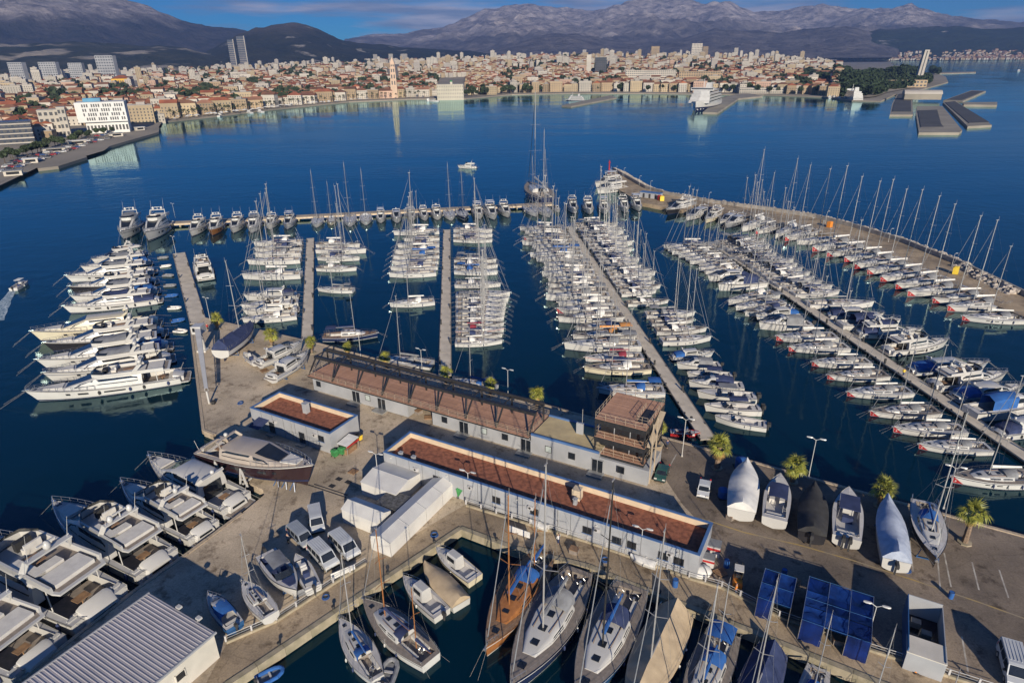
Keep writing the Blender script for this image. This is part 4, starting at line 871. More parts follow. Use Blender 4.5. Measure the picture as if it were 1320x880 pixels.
# wake
wk = pm('foam', (.55, .62, .66), (.12, .2, .26), 1.6, .6, lo=.45, hi=.6)
a = G(17, 373); b = G(-12, 415); d = (b - a).normalized(); s = Vector((-d.y, d.x, 0)); ln = (b - a).length; m = MB(); rr = []
for i in range(13):
    f = i / 12; wd = .7 + 2.2 * f; rr.append([a + d * ln * f + s * (wd * u + random.uniform(-.25, .25)) + Vector((0, 0, .03 + .05 * (1 - abs(u)))) for u in (-1, -.4, .3, 1)])
link('wake', m.loft(rr, caps=False, closed=False).mesh('wake', wk), kind='stuff')
# ---------------------------------------------------------------- buildings of the marina (all share one axis)
BR = RAD(-29.0); BU = Vector((math.cos(BR), math.sin(BR), 0)); BV = Vector((-math.sin(BR), math.cos(BR), 0))
BMAT = dict(
 panel=pm('grey_wall_panel', (.36, .37, .39), (.30, .31, .33), .4, .5), light=pm('pale_wall_panel', (.36, .37, .39), (.30, .31, .33), .4, .5),
 cap=pm('sky_tinted_cap', (.09, .18, .38), (.07, .14, .3), .5, .4), render=pm('cream_render', (.62, .50, .36), (.52, .42, .30), .6, .85),  # cap: the sky's reflection is painted in as a blue base colour
 gravel=pm('red_roof_gravel', (.34, .125, .07), (.17, .06, .035), 1.6, .95, bump=.8, detail=9), deck=pm('terrace_board', (.44, .25, .165), (.36, .20, .135), .9, .7, rnd=.14),
 black=pm('black_steel', (.018, .018, .02), (.03, .03, .032), 2, .5), frame=pm('dark_window_frame', (.04, .04, .045), (.05, .05, .055), 2, .5),
 ply=pm('sand_roof_felt', (.52, .42, .24), (.40, .32, .19), .5, .9, bump=.3), tent=pm('white_tent_fabric', (.62, .61, .58), (.54, .53, .51), .5, .6, bump=.15),
 rib=pm('ribbed_metal_roof', (.48, .45, .46), (.40, .38, .39), .3, .45, metal=.2), wallw=pm('white_rendered_wall', (.62, .58, .51), (.52, .49, .43), .5, .85),
 steel=pm('galvanised_steel', (.45, .45, .44), (.36, .36, .35), 2, .45, metal=.5), tan=pm('tan_steel', (.42, .34, .25), (.35, .28, .2), 2, .6), glassl=pm('pale_window', (.45, .5, .48), (.38, .43, .42), 1, .15))
def loc_uv(p0, u, v, z=0.0): q = p0 + BU * u + BV * v; return (q.x, q.y, z)
def px_wall(x, y, p0, axis_n):
    d = _F * FPX + _R * (x - 660) - _U * (y - 440); c = Vector((0, 0, CAM_H)); t = (p0 - c).dot(axis_n) / d.dot(axis_n); return c + d * t
def flat_house(name, label, p0, LU, LV, hz, win_px=(), doors_px=(), wallmat='panel', roofdrop=.95, capw=.35, win=(1.3, 1.1)):
    """flat roofed hut: p0 is the near left ground corner"""
    r = link(name, None, None, label, 'building', loc=(p0.x, p0.y, QZ), rz=BR)
    wt = .3
    for k, (x0, x1, y0, y1) in enumerate([(0, LU, 0, wt), (0, LU, LV - wt, LV), (0, wt, wt, LV - wt), (LU - wt, LU, wt, LV - wt)]):
        o = link('wall', MB().box(x0, x1, y0, y1, 0, hz - .08).mesh('wall', BMAT[wallmat]), r)
    for x0, x1, y0, y1 in [(-.05, LU + .05, -.05, capw), (-.05, LU + .05, LV - capw, LV + .05), (-.05, capw, capw, LV - capw), (LU - capw, LU + .05, capw, LV - capw)]:
        link('parapet_cap', MB().box(x0, x1, y0, y1, hz - .08, hz).mesh('parapet_cap', BMAT['cap']), r)
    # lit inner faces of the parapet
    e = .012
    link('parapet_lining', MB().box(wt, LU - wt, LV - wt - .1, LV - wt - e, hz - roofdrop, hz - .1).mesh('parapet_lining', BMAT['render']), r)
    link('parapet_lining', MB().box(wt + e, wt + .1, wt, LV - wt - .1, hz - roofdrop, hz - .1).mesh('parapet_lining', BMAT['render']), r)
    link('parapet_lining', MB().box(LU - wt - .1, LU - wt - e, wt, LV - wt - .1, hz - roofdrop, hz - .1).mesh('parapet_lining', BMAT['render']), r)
    link('roof', MB().box(wt, LU - wt, wt, LV - wt, hz - roofdrop - .15, hz - roofdrop).mesh('roof', BMAT['gravel']), r)
    p0z = Vector((p0.x, p0.y, QZ))
    # panel joints standing proud
    n = int(LU / 2.4); jm = MB().box(-.02, .02, -.02, 0, .05, hz - .1).mesh('panel_joint', BMAT['frame'])
    for i in range(1, n): link('panel_joint', jm, r, loc=(LU * i / n, 0, 0))
    for i in range(1, int(LU / 11) + 1): link('downpipe', MB().tube((LU * i / (int(LU / 11) + 1) + .6, -.07, 0), (LU * i / (int(LU / 11) + 1) + .6, -.07, hz - .1), .05, n=6).mesh('downpipe', BMAT['steel']), r)
    for i in range(max(1, int(LU / 9))):
        ac = link('air_conditioner', MB().box(-.42, .42, -.34, -.02, 0, .55).mesh('air_conditioner', M['white2']), r, loc=(LU * (i + .55) / max(1, int(LU / 9)) + .9, 0, 2.55)); link('fan_grille', MB().tube((-.1, -.36, .28), (-.1, -.34, .28), .2, n=10).mesh('fan_grille', M['dark']), ac)
    fm = MB(); W_, H_ = win
    fm.box(-W_ / 2, W_ / 2, -.07, -.01, 0, .07).box(-W_ / 2, W_ / 2, -.07, -.01, H_ - .07, H_).box(-W_ / 2, -W_ / 2 + .07, -.07, -.01, .07, H_ - .07).box(W_ / 2 - .07, W_ / 2, -.07, -.01, .07, H_ - .07).box(-.03, .03, -.06, -.01, .07, H_ - .07)
    fm = fm.mesh('frame', BMAT['frame']); gm_ = MB().box(-W_ / 2 + .05, W_ / 2 - .05, -.035, -.005, .05, H_ - .05).mesh('window', M['glass'])
    for (x, y) in win_px:
        q = px_wall(x, y, p0z, BV) - p0z; u = q.dot(BU); z = max(.6, q.z - H_ / 2)
        g_ = link('window', gm_, r, loc=(u, 0, z)); link('frame', fm, g_)
        link('sill', MB().box(-W_ / 2 - .1, W_ / 2 + .1, -.14, 0, -.07, -.01).mesh('sill', BMAT['cap']), g_)
    dm = MB().box(-.55, .55, -.05, -.005, 0, 2.1).mesh('door', M['glass']); df = MB().box(-.65, -.55, -.08, -.01, 0, 2.2).box(.55, .65, -.08, -.01, 0, 2.2).box(-.65, .65, -.08, -.01, 2.1, 2.2).mesh('door_frame', BMAT['frame'])
    for (x, y) in doors_px:
        q = px_wall(x, y, p0z, BV) - p0z; d_ = link('door', dm, r, loc=(q.dot(BU), 0, .12)); link('door_frame', df, d_); link('handle', MB().box(.38, .46, -.12, -.05, 1.0, 1.15).mesh('handle', M['steel']), d_)
        link('step', MB().box(-.9, .9, -1.0, -.02, -.1, .1).mesh('step', BMAT['steel']), d_, loc=(0, 0, -.02))
    return r
def ground(x, y, z): p = G(x, y, z); return Vector((p.x, p.y, 0))
# long low building
pB = ground(494, 582, 5.3)
lb = flat_house('long_building', 'long grey flat roofed building with red gravel roof beside the basin', pB, 49.6, 7.0, 4.0,
    win_px=[(563, 617), (640, 644), (689, 659), (757, 683), (795, 696), (814, 702), (855, 716), (875, 723)], wallmat='light')
for u, v in ((2.5, 1.2), (5.0, 1.2), (31.5, 3.2)):
    link('roof_vent', MB().box(-.25, .25, -.25, .25, 0, .9).box(-.32, .32, -.32, .32, .9, 1.0).mesh('roof_vent', BMAT['light']), lb, loc=(u, v, 3.05))
link('roof_hut', MB().box(-.6, .6, -.6, .6, 0, 1.7).mesh('roof_hut', BMAT['render']), lb, loc=(31.2, 4.6, 3.05))
for u in (1.5, 12, 24, 36, 47): link('wall_lamp', MB().box(-.1, .1, -.2, 0, 0, .2).mesh('wall_lamp', M['white']), lb, loc=(u, 0, 3.3))
# small building
pS = ground(322, 525, 5.3)
sb = flat_house('small_building', 'small grey flat roofed building with red gravel roof beside the hauled out yacht', pS, 18.9, 6.9, 4.0, win_px=[(414, 565)], doors_px=[(352, 556), (390, 566)])
link('chimney', MB().box(-.45, .45, -.45, .45, 0, 1.8).box(-.55, .55, -.55, .55, 1.8, 1.95).mesh('chimney', BMAT['light']), sb, loc=(9.0, 4.6, 3.05))
link('awning', MB().loft([[(2.0, -2.6, 2.0), (4.6, -2.6, 2.0), (4.6, 0, 2.6), (2.0, 0, 2.6)], [(2.0, -2.6, 2.06), (4.6, -2.6, 2.06), (4.6, 0, 2.66), (2.0, 0, 2.66)]]).mesh('awning', M['navyc']), sb)
# terrace building: two storeys of modules, pergola, flat roofed link, tower
DZ = 3.4
pT = ground(396, 484, QZ + DZ)
TL, TD = 49.3, 8.2
tb = link('terrace_building', None, None, 'long grey building with brown roof terrace under a black steel pergola', 'building', loc=(pT.x, pT.y, QZ), rz=BR)
def module(u0, u1, v0, v1, h, mat='panel'):
    link('wall', MB().box(u0, u1, v0, v1, 0.05, h).mesh('wall', BMAT[mat]), tb)
module(.6, 24.0, .7, TD - .3, DZ - .35); module(29.5, TL - .3, .7, TD - .3, DZ - .35)
# deck boards
nb = 27; bwid = TD / nb
for (u0, u1) in ((0, 16.4), (16.4, 32.8), (32.8, TL)):
    bme = MB().box(u0 + .02, u1 - .02, .015, bwid - .015, DZ - .06, DZ).mesh('deck_board', BMAT['deck'])
    for i in range(nb):
        if u0 < 20 < u1 or u0 > 16 and u1 < 33:
            pass
        link('deck_board', bme, tb, loc=(0, i * bwid, random.uniform(-.006, .006)))
link('deck_frame', MB().box(0, TL, 0, .25, DZ - .34, DZ - .07).box(0, TL, TD - .25, TD, DZ - .34, DZ - .07).box(0, .25, .25, TD - .25, DZ - .34, DZ - .07).box(TL - .25, TL, .25, TD - .25, DZ - .34, DZ - .07).mesh('deck_frame', BMAT['black']), tb)
pz = DZ + 3.3; pv0, pv1 = 2.7, 5.9
link('pergola_beam', MB().box(0, TL, pv0 - .35, pv0 + .35, pz - .5, pz).mesh('pergola_beam', BMAT['black']), tb)
link('pergola_beam', MB().box(0, TL, pv1 - .15, pv1 + .15, pz - .3, pz + .35).mesh('pergola_beam', BMAT['black']), tb)
npo = 8
for i in range(npo + 1):
    u = .15 + (TL - .3) * i / npo
    link('pergola_rafter', MB().box(u - .1, u + .1, pv0 + .46, pv1 - .13, pz - .18, pz - .02).mesh('pergola_rafter', BMAT['black']), tb)
    link('pergola_post', MB().bar((u, .3, DZ), (u, pv0, pz - .5), .24).mesh('pergola_post', BMAT['black']), tb)
    if 0 < i < npo: link('pergola_post', MB().bar((u - .1, .34, DZ), (u - 1.1, pv0, pz - .5), .18).mesh('pergola_post', BMAT['black']), tb)
    link('pergola_post', MB().bar((u, pv1, DZ), (u, pv1, pz - .3), .24).mesh('pergola_post', BMAT['black']), tb)
def railing(parent, pts, h, step, mat, r=.03, rails=(1.0, .55)):
    for a, b in zip(pts, pts[1:]):
        a = Vector(a); b = Vector(b); ln = (b - a).length; n = max(1, round(ln / step))
        for f in rails: link('rail', MB().tube(a + Vector((0, 0, h * f)), b + Vector((0, 0, h * f)), r, n=5).mesh('rail', mat), parent)
        pme = MB().tube((0, 0, 0), (0, 0, h), r, n=5).mesh('rail_post', mat)
        for i in range(n + 1): c = a + (b - a) * i / n; link('rail_post', pme, parent, loc=c)
railing(tb, [(.1, TD - .1, DZ), (.1, .1, DZ), (TL - .1, .1, DZ), (TL - .1, TD - .1, DZ), (.1, TD - .1, DZ)], 1.05, 2.0, BMAT['tan'], .028, (1.0, .7, .4))
# windows and doors of the modules
pTw = Vector((pT.x, pT.y, QZ)) + BV * .7
wfm = MB().box(-.6, .6, -.07, -.01, 0, .08).box(-.6, .6, -.07, -.01, 1.12, 1.2).box(-.6, -.52, -.07, -.01, .08, 1.12).box(.52, .6, -.07, -.01, .08, 1.12).mesh('frame', BMAT['frame'])
wgm = MB().box(-.55, .55, -.04, -.005, .05, 1.15).mesh('window', M['glass']); wgl = MB().box(-.55, .55, -.04, -.005, .05, 1.15).mesh('window', BMAT['glassl'])
for x, y, kd in [(411, 497, 0), (474, 512, 1), (573, 540, 0), (624, 555, 1), (651, 563, 0), (707, 580, 1), (737, 588, 0), (800, 606, 0)]:
    q = px_wall(x, y, pTw, BV) - pTw; g_ = link('window', wgl if kd else wgm, tb, loc=(q.dot(BU), .7, 1.15)); link('frame', wfm, g_)
dme = MB().box(-.9, .9, -.05, -.005, 0, 2.15).mesh('door', M['glass']); dfe = MB().box(-1.0, -.9, -.08, -.01, 0, 2.25).box(.9, 1.0, -.08, -.01, 0, 2.25).box(-1.0, 1.0, -.08, -.01, 2.15, 2.25).box(-.04, .04, -.08, -.01, 0, 2.15).mesh('door_frame', BMAT['light'])
for x, y in [(459, 509), (492, 519), (598, 550), (678, 572), (770, 600)]:
    q = px_wall(x, y, pTw, BV) - pTw; d_ = link('door', dme, tb, loc=(q.dot(BU), .7, .25)); link('door_frame', dfe, d_); link('step', MB().box(-1.3, 1.3, -1.6, -.1, -.22, 0).mesh('step', BMAT['steel']), d_)
# flat roofed link between terrace and tower
FL0, FL1 = TL + .1, 61.4
link('wall', MB().box(FL1 + .02, FL1 + 8.0, .9, TD - .5, .05, 2.75).mesh('wall', BMAT['panel']), tb)
link('wall', MB().box(FL0, FL1, .7, TD - .4, .05, 3.5).mesh('wall', BMAT['panel']), tb)
link('roof', MB().box(FL0 + .1, FL1, 1.0, TD - .7, 3.5, 3.58).mesh('roof', BMAT['ply']), tb)
for x0, x1, y0, y1 in ((FL0, FL1, .68, .98), (FL0, FL1, TD - .68, TD - .38)): link('parapet_cap', MB().box(x0, x1, y0, y1, 3.5, 3.85).mesh('parapet_cap', BMAT['cap']), tb)
link('roof_door', MB().box(FL0 + 6.4, FL0 + 7.6, 4.6, 4.9, 3.58, 5.6).mesh('roof_door', BMAT['light']), tb)
link('antenna', MB().tube((FL0 + 7.2, 5.2, 3.5), (FL0 + 7.2, 5.2, 8.0), .05).mesh('antenna', M['alu']), tb)
# tower
pW = ground(767, 537, QZ + 9.6)
tw = link('tower', None, None, 'three storey black tower with brown terraces at the end of the pergola building', 'tower', loc=(pW.x, pW.y, QZ), rz=BR)
TW, TV = 8.2, 9.6
for lv, z in enumerate((3.3, 6.2, 9.4)):
    nb2 = 30 if lv == 2 else 7; vd = TV if lv == 2 else 1.94
    bm2 = MB().box(.02, TW - .02, .01, vd / nb2 - .02, z - .07, z).mesh('deck_board', BMAT['deck'])
    for i in range(nb2): link('deck_board', bm2, tw, loc=(0, i * vd / nb2, random.uniform(-.005, .005)))
    link('floor_slab', MB().box(0, TW, 0, TV, z - .95 if lv else z - .5, z - .08).mesh('floor_slab', BMAT['black']), tw)
    railing(tw, [(.06, TV - .1, z), (.06, .06, z), (TW - .06, .06, z), (TW - .06, TV - .1, z)] + ([(.06, TV - .1, z)] if lv == 2 else []), 1.05, 1.6, BMAT['tan'], .03, (1.0, .5))
    if lv < 2:
        link('glass_wall', MB().box(.5, TW - .5, 1.95, 2.05, z, z + 2.05).mesh('glass_wall', M['glass']), tw)
        link('wall', MB().box(.3, TW - .3, 2.06, TV - .3, z - .08, z + 2.2).mesh('wall', BMAT['black']), tw)
        for u in (2.6, 5.2): link('mullion', MB().box(u - .06, u + .06, 1.87, 1.94, z, z + 2.05).mesh('mullion', BMAT['light']), tw)
for u, v in ((.15, .15), (TW - .15, .15), (.15, TV - .15), (TW - .15, TV - .15)): link('tower_post', MB().box(u - .12, u + .12, v - .12, v + .12, 2.9, 9.3).mesh('tower_post', BMAT['black']), tw)
link('stair_opening', MB().box(6.1, 7.7, 2.0, 6.4, 9.405, 9.42).mesh('stair_opening', BMAT['black']), tw)
railing(tw, [(6.0, 6.5, 9.4), (6.0, 1.9, 9.4), (7.8, 1.9, 9.4)], 1.0, 1.2, BMAT['tan'], .03, (1.0, .5))
for v in (.4, 2.6):
    link('stair_mast', MB().box(TW + .9, TW + 1.1, v - .1, v + .1, 0, 10.6).mesh('stair_mast', BMAT['tan']), tw)
for k in range(3):
    z0 = 3.2 * k; link('stair_flight', MB().bar((TW + .55, .6 + 6 * (k % 2), z0), (TW + .55, 6.6 - 6 * (k % 2), z0 + 3.1), .9, .14).mesh('stair_flight', BMAT['tan']), tw)
# red awning stall and bins at the small building
ps = ground(447, 560, QZ + 2)
st = link('market_stall', None, None, 'small stall with white awning beside the green and red bins', 'stall', loc=loc_uv(Vector((pS.x, pS.y, 0)), 19.6, .6, QZ), rz=BR)
link('awning', MB().loft([[(0, 0, 1.9), (2.2, 0, 1.9), (2.2, 3.0, 2.2), (0, 3.0, 2.2)], [(0, 0, 1.96), (2.2, 0, 1.96), (2.2, 3.0, 2.26), (0, 3.0, 2.26)]]).mesh('awning', M['whitec']), st)
link('valance', MB().box(2.2, 2.23, 0, 3.0, 1.6, 1.95).mesh('valance', M['red']), st)
for u, v in ((.1, .1), (2.1, .1), (.1, 2.9), (2.1, 2.9)): link('pole', MB().tube((u, v, 0), (u, v, 1.95), .04).mesh('pole', M['alu']), st)
link('counter', MB().box(.4, 1.8, .3, 2.7, 0, .9).mesh('counter', M['teak']), st)
binm = MB().loft([[(-.45, -.35, .15), (.45, -.35, .15), (.45, .35, .15), (-.45, .35, .15)], [(-.55, -.45, 1.1), (.55, -.45, 1.1), (.55, .45, 1.1), (-.55, .45, 1.1)]])
lid = MB().loft([[(-.58, -.48, 1.1), (.58, -.48, 1.1), (.58, .48, 1.1), (-.58, .48, 1.1)], [(-.4, -.3, 1.3), (.4, -.3, 1.3), (.4, .3, 1.3), (-.4, .3, 1.3)]])
def bin_t(c): t = T(); t.add('bin_body', binm, M[c]); t.add('lid', lid, M['dark' if c != 'green' else 'green']); t.add('wheel', MB().torus((-.4, -.42, .12), .1, .04, 'y', 8, 4).torus((.4, -.42, .12), .1, .04, 'y', 8, 4), M['dark']); return t
BIN = {c: bin_t(c) for c in ('green', 'red', 'yellow', 'bluec')}
for i, (x, y, c, ds) in enumerate([(432, 588, 'green', 'nearest of the row by the stall'), (441, 585, 'green', 'second of the row by the stall'), (449, 580, 'green', 'third of the row by the stall'), (456, 573, 'red', 'at the end of the row by the stall'), (463, 567, 'yellow', 'behind the red one by the stall'),
      (394, 597, 'bluec', 'under the bow of the hauled out yacht'), (597, 640, 'green', 'standing between the long tent and the long building')]):
    p = G(x, y, QZ); BIN[c].place('waste_bin', f'{c.replace("bluec", "blue")} wheeled waste bin {ds}', 'bin', (p.x, p.y, QZ), BR + random.uniform(-.2, .2), 1.0 if i < 6 else 1.5, 'waste bins')
# tents
def tent(label, p0, LU, LV, h, rid, axis='u'):
    r = link('tent', None, None, label, 'tent', 'white marquee tents', loc=(p0.x, p0.y, QZ), rz=BR)
    for x0, x1, y0, y1 in ((0, LU, 0, .05), (0, LU, LV - .05, LV), (0, .05, .05, LV - .05), (LU - .05, LU, .05, LV - .05)): link('side_wall', MB().box(x0, x1, y0, y1, 0, h).mesh('side_wall', BMAT['tent']), r)
    if axis == 'u':
        link('roof_panel', MB().quad((-.1, -.1, h), (LU + .1, -.1, h), (LU + .1, LV / 2, h + rid), (-.1, LV / 2, h + rid)).mesh('roof_panel', BMAT['tent']), r)
        link('roof_panel', MB().quad((-.1, LV / 2, h + rid), (LU + .1, LV / 2, h + rid), (LU + .1, LV + .1, h), (-.1, LV + .1, h)).mesh('roof_panel', BMAT['tent']), r)
        for u in (0.02, LU - .02): link('gable', MB().quad((u, 0, h), (u, LV, h), (u, LV / 2, h + rid - .02)).mesh('gable', BMAT['tent']), r)
        link('seam', MB().tube((-.1, LV / 2, h + rid), (LU + .1, LV / 2, h + rid), .04).mesh('seam', BMAT['light']), r)
    else:
        link('roof_panel', MB().quad((-.1, -.1, h), (LU / 2, -.1, h + rid), (LU / 2, LV + .1, h + rid), (-.1, LV + .1, h)).mesh('roof_panel', BMAT['tent']), r)
        link('roof_panel', MB().quad((LU / 2, -.1, h + rid), (LU + .1, -.1, h), (LU + .1, LV + .1, h), (LU / 2, LV + .1, h + rid)).mesh('roof_panel', BMAT['tent']), r)
        for v in (0.02, LV - .02): link('gable', MB().quad((0, v, h), (LU, v, h), (LU / 2, v, h + rid - .02)).mesh('gable', BMAT['tent']), r)
        n = 4
        for i in range(n + 1): link('seam', MB().tube((LU + .1, LV * i / n, h + .02), (LU / 2, LV * i / n, h + rid + .02), .03).tube((LU + .03, LV * i / n, 0), (LU + .03, LV * i / n, h), .03).mesh('seam', BMAT['steel']), r)
    return r
tent('wide white tent against the long building', ground(465, 620, QZ + 2.4), 6.6, 6.0, 2.3, .7)
tent('narrow white tent beside the parked vans', ground(440, 655, QZ + 2.4), 6.4, 3.0, 2.3, .7)
tent('long white tent along the promenade corner', ground(477, 690, QZ + 2.3), 3.3, 16.2, 2.3, .6, 'v')
shd = link('shade_roof', None, None, 'dark grey flat canopy between the white tents', 'canopy', loc=loc_uv(ground(483, 648, QZ + 2.0), 0, 0, QZ), rz=BR)
link('canopy_sheet', MB().box(0, 5.6, 0, 3.6, 2.0, 2.08).mesh('canopy_sheet', pm('grey_net', (.14, .14, .145), (.05, .05, .05), 3, .9, bump=.5)), shd)
for u, v in ((.1, .1), (5.5, .1), (.1, 3.5), (5.5, 3.5)): link('pole', MB().tube((u, v, 0), (u, v, 2.0), .05).mesh('pole', M['alu']), shd)
# ribbed roof shed, bottom left
p0 = ground(192, 764, QZ + 4.0)      # far corner
sh = link('ribbed_roof_shed', None, None, 'white shed with ribbed metal roof in the bottom left corner', 'building', loc=(p0.x, p0.y, QZ), rz=BR)
SL, SW = 11.4, 20.0
for x0, x1, y0, y1 in ((0.15, SL - .15, -.35, -.15), (0.15, .35, -SW, -.35), (SL - .35, SL - .15, -SW, -.35)): link('wall', MB().box(x0, x1, y0, y1, 0, 3.55).mesh('wall', BMAT['wallw']), sh)
link('roof', MB().loft([[(0, 0, 3.9), (SL, 0, 3.6), (SL, -SW, 3.6), (0, -SW, 3.9)], [(0, 0, 4.0), (SL, 0, 3.7), (SL, -SW, 3.7), (0, -SW, 4.0)]]).mesh('roof', BMAT['rib']), sh)
rm = MB().loft([[(.1, -.07, 4.0), (.1, .07, 4.0), (.1, .035, 4.055), (.1, -.035, 4.055)], [(SL - .1, -.07, 3.7), (SL - .1, .07, 3.7), (SL - .1, .035, 3.755), (SL - .1, -.035, 3.755)]]).mesh('roof_rib', BMAT['rib'])
for i in range(int(SW / .42)): link('roof_rib', rm, sh, loc=(0, -.3 - i * .42, 0))
for c0 in (((-.12, 0.06), (.06, -SW)), ((SL - .06, .06), (SL + .12, -SW))): link('gutter', MB().box(c0[0][0], c0[1][0], c0[1][1], c0[0][1], 3.55 if c0[0][0] > 1 else 3.85, 3.78 if c0[0][0] > 1 else 4.08).mesh('gutter', BMAT['light']), sh)
for v in (-4.6, -8.4):
    g_ = link('window', MB().box(SL - .16, SL - .11, v - .5, v + .5, 1.5, 2.4).mesh('window', M['glass']), sh); link('frame', MB().box(SL - .15, SL - .08, v - .6, v - .5, 1.4, 2.5).box(SL - .15, SL - .08, v + .5, v + .6, 1.4, 2.5).box(SL - .15, SL - .08, v - .6, v + .6, 2.4, 2.5).box(SL - .15, SL - .08, v - .6, v + .6, 1.4, 1.5).mesh('frame', BMAT['wallw']), g_)
for u in (5.0, 8.4): link('floodlight', MB().box(u - .3, u + .3, .05, .5, 3.9, 4.15).bar((u, 0, 3.7), (u, .3, 3.95), .08).mesh('floodlight', M['white']), sh)
# ---------------------------------------------------------------- front basin boats
M['paleblue'] = pm('pale_blue_sheet', (.42, .47, .58), (.32, .37, .48), 1.5, .7, bump=.5)
FB = [
 (sail_yacht(11, hull='white', deck='white2', cover='bluec', hood='bluec', stripe='blue_h', transom=.45, mastpos=.12, fenders=2, wheels=1), 'sailing_yacht', 'white sloop with blue canvas and blue hatch moored bow to the stone edge', 'sailing yacht', (437, 794), (487, 872)),
 (sail_yacht(15, hull='white', deck='teak_g', cover='navyc', hood='navyc', stripe='brown_h', masts=2, mast='varnish', transom=.62, cabh=.7, mh=1.12, wheels=1), 'wooden_ketch', 'white ketch with brown deck, wooden masts and navy canvas in the front basin', 'ketch', (467, 771), (556, 850)),
 (small_boat(8, kind='pilot', canvas='bluec', engines=1), 'motor_boat', 'white motor boat with grey roof beside the brown covered boat', 'motor boat', (519, 741), (570, 789)),
 (small_boat(8, kind='covered', cover='tanc', engines=0, hull='white'), 'covered_boat', 'boat under a grey brown cover between two white motor boats', 'covered boat', (546, 725), (595, 776)),
 (small_boat(8, kind='pilot', canvas=None, engines=0, hull='cream'), 'fishing_boat', 'cream fishing boat with railing nearest the basin corner', 'fishing boat', (561, 703), (613, 744)),
 (sail_yacht(16, hull='varnish', deck='teak', cabin='varnish', cover='bluec', hood='bluec', stripe='white', masts=2, mast='varnish', transom=.5, cabh=.8, mh=1.05, wheels=1), 'wooden_ketch', 'varnished wooden ketch with tan deck in the front basin', 'ketch', (626, 838), (702, 714)),
 (sail_yacht(17, hull='navy', deck='teak_g', cover='greyc', hood='greyc', stripe='white', mh=1.25, transom=.55), 'sailing_yacht', 'navy hulled sloop with grey teak deck and tall white mast in the front basin', 'sailing yacht', (657, 890), (748, 738)),
 (sail_yacht(17, hull='blue_h', deck='teak_g', cover='bluec', hood='navyc', stripe='white', mast='blackmast', mh=1.3, transom=.7, bimini=None), 'sailing_yacht', 'grey decked yacht with black mast and bundled blue sail in the front basin', 'sailing yacht', (742, 910), (815, 758)),
 (sail_yacht(15, hull='navy', deck='teak_g', cover='tanc', hood=None, stripe='white', mh=1.25, boat_cover='tanc', sailcover=False), 'sailing_yacht', 'yacht wrapped in a sand coloured tarpaulin in the front basin', 'sailing yacht', (808, 925), (872, 790)),
 (sail_yacht(13, hull='white', deck='teak_g', cover='bluec', hood='bluec', bimini='bluec', stripe='blue_h', masts=2, mh=1.1), 'sailing_yacht', 'white ketch with blue awning right of the tarpaulin wrapped yacht', 'ketch', (884, 940), (935, 815)),
 (sail_yacht(14, hull='navy', deck='white2', cover='navyc', hood='navyc', boat_cover='navyc', stripe='white', mh=1.35, sailcover=False), 'sailing_yacht', 'yacht under a navy tarpaulin at the bottom edge', 'sailing yacht', (952, 950), (996, 838)),
 (sail_yacht(12, hull='white', deck='white2', cover='bluec', hood='bluec', stripe='blue_h', mh=1.35, mastpos=.02), 'sailing_yacht', 'white yacht with blue hood at the bottom edge right of the navy tarpaulin', 'sailing yacht', (1035, 945), (1056, 858)),
 (sail_yacht(12, hull='white', deck='white2', cover='greyc', hood='greyc', mh=1.55), 'sailing_yacht', 'yacht mostly below the frame with its pale mast beside the double lamp', 'sailing yacht', (1100, 985), (1130, 895)),
 (sail_yacht(11, hull='white', deck='white2', cover='greyc', hood='greyc', mh=1.4), 'sailing_yacht', 'rightmost yacht of the basin, only its mast showing before the shed', 'sailing yacht', (1188, 1005), (1212, 925)),
]
for t, nm, lb, cat, b, s in FB: put(t, nm, lb, cat, b, s, bz=1.2, sz=1.0)
p = G(501, 868); dg['g'].place('dinghy', 'grey inflatable dinghy floating behind the blue canvas sloop', 'dinghy', (p.x, p.y, 0), 1.4, 1.05)
p = G(349, 872); dg['b'].place('dinghy', 'small blue dinghy at the foot of the quay wall bottom left', 'dinghy', (p.x, p.y, 0), .6, .9)
p = G(512, 520); 
# moored motor yachts on the left quay (bows out)
LQ = [(motor_yacht(15, fly=False, canvas=None, stripe=None, cockpit='white2'), 'white sports cruiser with pale cockpit nearest the slipway', (190, 594), (310, 655), 'bluec'),
      (motor_yacht(15, fly=True, domes=1, hull='white', high=1.0, cockpit='teak_g'), 'white fishing cruiser with flybridge, second from the slipway', (155, 626), (268, 692), None),
      (motor_yacht(19, fly=True, hull='white', cockpit='teak_g', domes=2), 'white flybridge yacht with two domes and teak platform, third from the slipway', (68, 654), (210, 736), None),
      (motor_yacht(20, fly=True, hull='white', cockpit='teak_g', domes=1, hardtop=False), 'large flybridge yacht with dark sunroof left of the ribbed shed', (-55, 700), (140, 795), None),
      (motor_yacht(20, fly=True, hull='white', cockpit='teak_g', domes=1), 'white yacht with name across its stern at the bottom left edge', (-130, 770), (62, 858), None)]
LQM = []
for i, (t, lb, b, s, _) in enumerate(LQ): LQM.append(put(t, 'motor_yacht', lb, 'motor yacht', b, s, bz=2.0, sz=.6))
# stern lettering on the last one
cu = bpy.data.curves.new('stern_name', 'FONT'); cu.body = 'Anzi'; cu.size = 1.0; cu.extrude = .006; cu.shear = .35; cu.align_x = 'CENTER'
tm_ = bpy.data.objects.new('tmp', cu); COL.objects.link(tm_); dg_ = bpy.context.evaluated_depsgraph_get(); me = bpy.data.meshes.new_from_object(tm_.evaluated_get(dg_)); bpy.data.objects.remove(tm_)
me.materials.clear(); me.materials.append(M['dark'])
o = link('stern_name', me, LQM[4], loc=(-20 * .94 / 2 - .012, 0, .85)); o.rotation_euler = (RAD(90), 0, RAD(-90))
